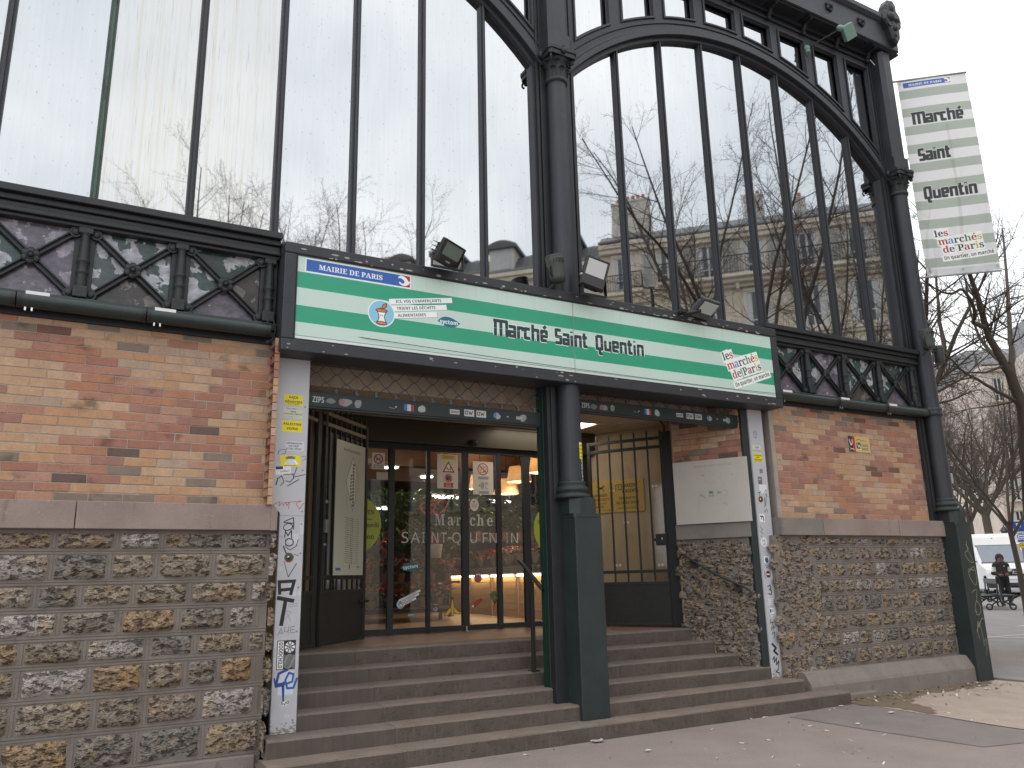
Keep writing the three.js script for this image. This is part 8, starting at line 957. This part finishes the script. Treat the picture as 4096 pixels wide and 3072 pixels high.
{ // person in dark hooded sportswear standing behind the bench
  const px = 29.75, pz = -9.35, g0 = rise(px, pz);
  const S = (pts) => pts, caps = [];   // [x, y, z, r] pairs; local: x to the figure's left as seen, y up, z toward the viewer
  const C = (a, b, ra, rb) => caps.push([a, b, ra, rb]);
  C([0, 0.98, 0], [0, 1.22, 0.0], 0.165, 0.17); C([0, 1.22, 0], [0, 1.4, 0], 0.17, 0.165); C([-0.15, 1.42, 0], [0.15, 1.42, 0], 0.085, 0.085); C([0, 1.45, 0], [0, 1.56, 0.03], 0.075, 0.065); C([0, 1.62, 0.035], [0, 1.69, 0.02], 0.1, 0.105);
  C([-0.095, 0.95, 0], [-0.105, 0.52, 0.015], 0.115, 0.078); C([-0.105, 0.52, 0.015], [-0.115, 0.1, -0.02], 0.075, 0.055); C([0.095, 0.95, 0], [0.12, 0.52, 0.02], 0.115, 0.078); C([0.12, 0.52, 0.02], [0.14, 0.1, -0.01], 0.075, 0.055);
  C([-0.115, 0.055, -0.02], [-0.125, 0.04, 0.17], 0.055, 0.045); C([0.14, 0.055, -0.01], [0.155, 0.04, 0.18], 0.055, 0.045);
  C([-0.2, 1.4, 0], [-0.27, 1.13, -0.02], 0.075, 0.062); C([-0.27, 1.13, -0.02], [-0.1, 1.05, 0.2], 0.06, 0.045); C([0.2, 1.4, 0], [0.28, 1.13, -0.02], 0.075, 0.062); C([0.28, 1.13, -0.02], [0.1, 1.07, 0.2], 0.06, 0.045);
  const R3 = 84, mc = new MarchingCubes(R3, I.black, false, false, 90000), sx = 1.9, cy = 0.88, field = mc.field, n = mc.size, half = n / 2, P = (i) => (i - half) / half * (sx / 2);
  for (let k = 0; k < n; k++) for (let j = 0; j < n; j++) for (let i = 0; i < n; i++) { const x = P(i), y = P(j) + cy, z = P(k); let s = 0; if (Math.abs(x) > 0.5 || Math.abs(z) > 0.4) { field[i + j * n + k * n * n] = -1; continue; } for (const [a, b, ra, rb] of caps) { const bx = b[0] - a[0], by = b[1] - a[1], bz = b[2] - a[2], t = clamp(((x - a[0]) * bx + (y - a[1]) * by + (z - a[2]) * bz) / (bx * bx + by * by + bz * bz)); const d = Math.hypot(x - a[0] - bx * t, y - a[1] - by * t, z - a[2] - bz * t) - lerp(ra, rb, t); s += Math.exp(-d * 48); } field[i + j * n + k * n * n] = Math.log(s + 1e-30) / 48; }
  mc.isolation = 0; mc.update(); const cnt = mc.count ?? mc.geometry.drawRange.count, pos = Array.from(mc.positionArray.slice(0, cnt * 3)).map((v, i) => v * sx / 2 + (i % 3 === 1 ? cy : 0)), nor = Array.from(mc.normalArray.slice(0, cnt * 3));
  const col = []; for (let i = 0; i < pos.length; i += 3) { const x = pos[i], y = pos[i + 1], z = pos[i + 2]; let c = [0.014, 0.014, 0.016]; if (y > 1.52) c = [0.16, 0.1, 0.075]; else if (y > 1.18 && y < 1.34 && Math.abs(x) > 0.2) c = [0.6, 0.6, 0.6]; else if (y < 0.92 && y > 0.1 && Math.abs(x) > 0.155 + 0.0 && z < 0.04) c = [0.6, 0.6, 0.6]; else if (y < 0.09) c = [0.02, 0.02, 0.02]; else if (z > 0.19 && y > 1.0 && y < 1.13) c = [0.16, 0.1, 0.075]; col.push(...c); }
  const g = new THREE.BufferGeometry(); g.setAttribute('position', new THREE.Float32BufferAttribute(pos, 3)); g.setAttribute('normal', new THREE.Float32BufferAttribute(nor, 3)); g.setAttribute('color', new THREE.Float32BufferAttribute(col, 3));
  const p = thing('person', 'person in black hooded tracksuit with white stripes standing before the white van', 'person', [px, g0, pz], -0.75); const bm = new THREE.Mesh(g, new THREE.MeshStandardMaterial({ vertexColors: true, roughness: 0.85 })); bm.name = 'body'; bm.castShadow = true; p.add(bm);
  mesh('hood', [(() => { const q = new THREE.SphereGeometry(0.145, 18, 14, 0, 6.283, 0, 2.0); q.rotateX(-0.75); q.scale(0.95, 1.12, 1.05); q.translate(0, 1.655, 0.0); return q; })(), ball(0.15, 0, 1.5, -0.03, 1.2, 0.55, 0.95)], std([0.016, 0.016, 0.018], 0.9, { side: THREE.DoubleSide }), p);
  mesh('face', [ball(0.016, 0, 1.645, 0.145, 0.9, 1.3, 1), ball(0.01, -0.035, 1.665, 0.128), ball(0.01, 0.035, 1.665, 0.128), ball(0.022, 0, 1.6, 0.127, 1.2, 0.35, 0.6)], std([0.1, 0.06, 0.045], 0.7), p);
  for (const s of [-1, 1]) { const f = []; for (let k = 0; k < 4; k++) f.push(tube([[s * (0.095 - k * 0.006), 1.075 - k * 0.019, 0.215], [s * (0.05 - k * 0.004), 1.078 - k * 0.019, 0.245], [s * (0.015 + k * 0.004), 1.07 - k * 0.019, 0.235]], 0.0095, 8, 5)); f.push(tube([[s * 0.09, 1.09, 0.2], [s * 0.06, 1.115, 0.225], [s * 0.03, 1.115, 0.235]], 0.011, 8, 5), ball(0.04, s * 0.1, 1.05, 0.2, 1.1, 0.9, 0.6)); mesh('hand', f, std([0.16, 0.1, 0.075], 0.7), p); }
  mesh('chest_mark', ball(0.02, 0.06, 1.37, 0.165, 1, 1, 0.2), I.white, p); mesh('waist_print', R(0.12, 0.02, 0.006, 0, 1.18, 0.172, 0.002), I.white, p);
}

renderer.render(scene, camera);
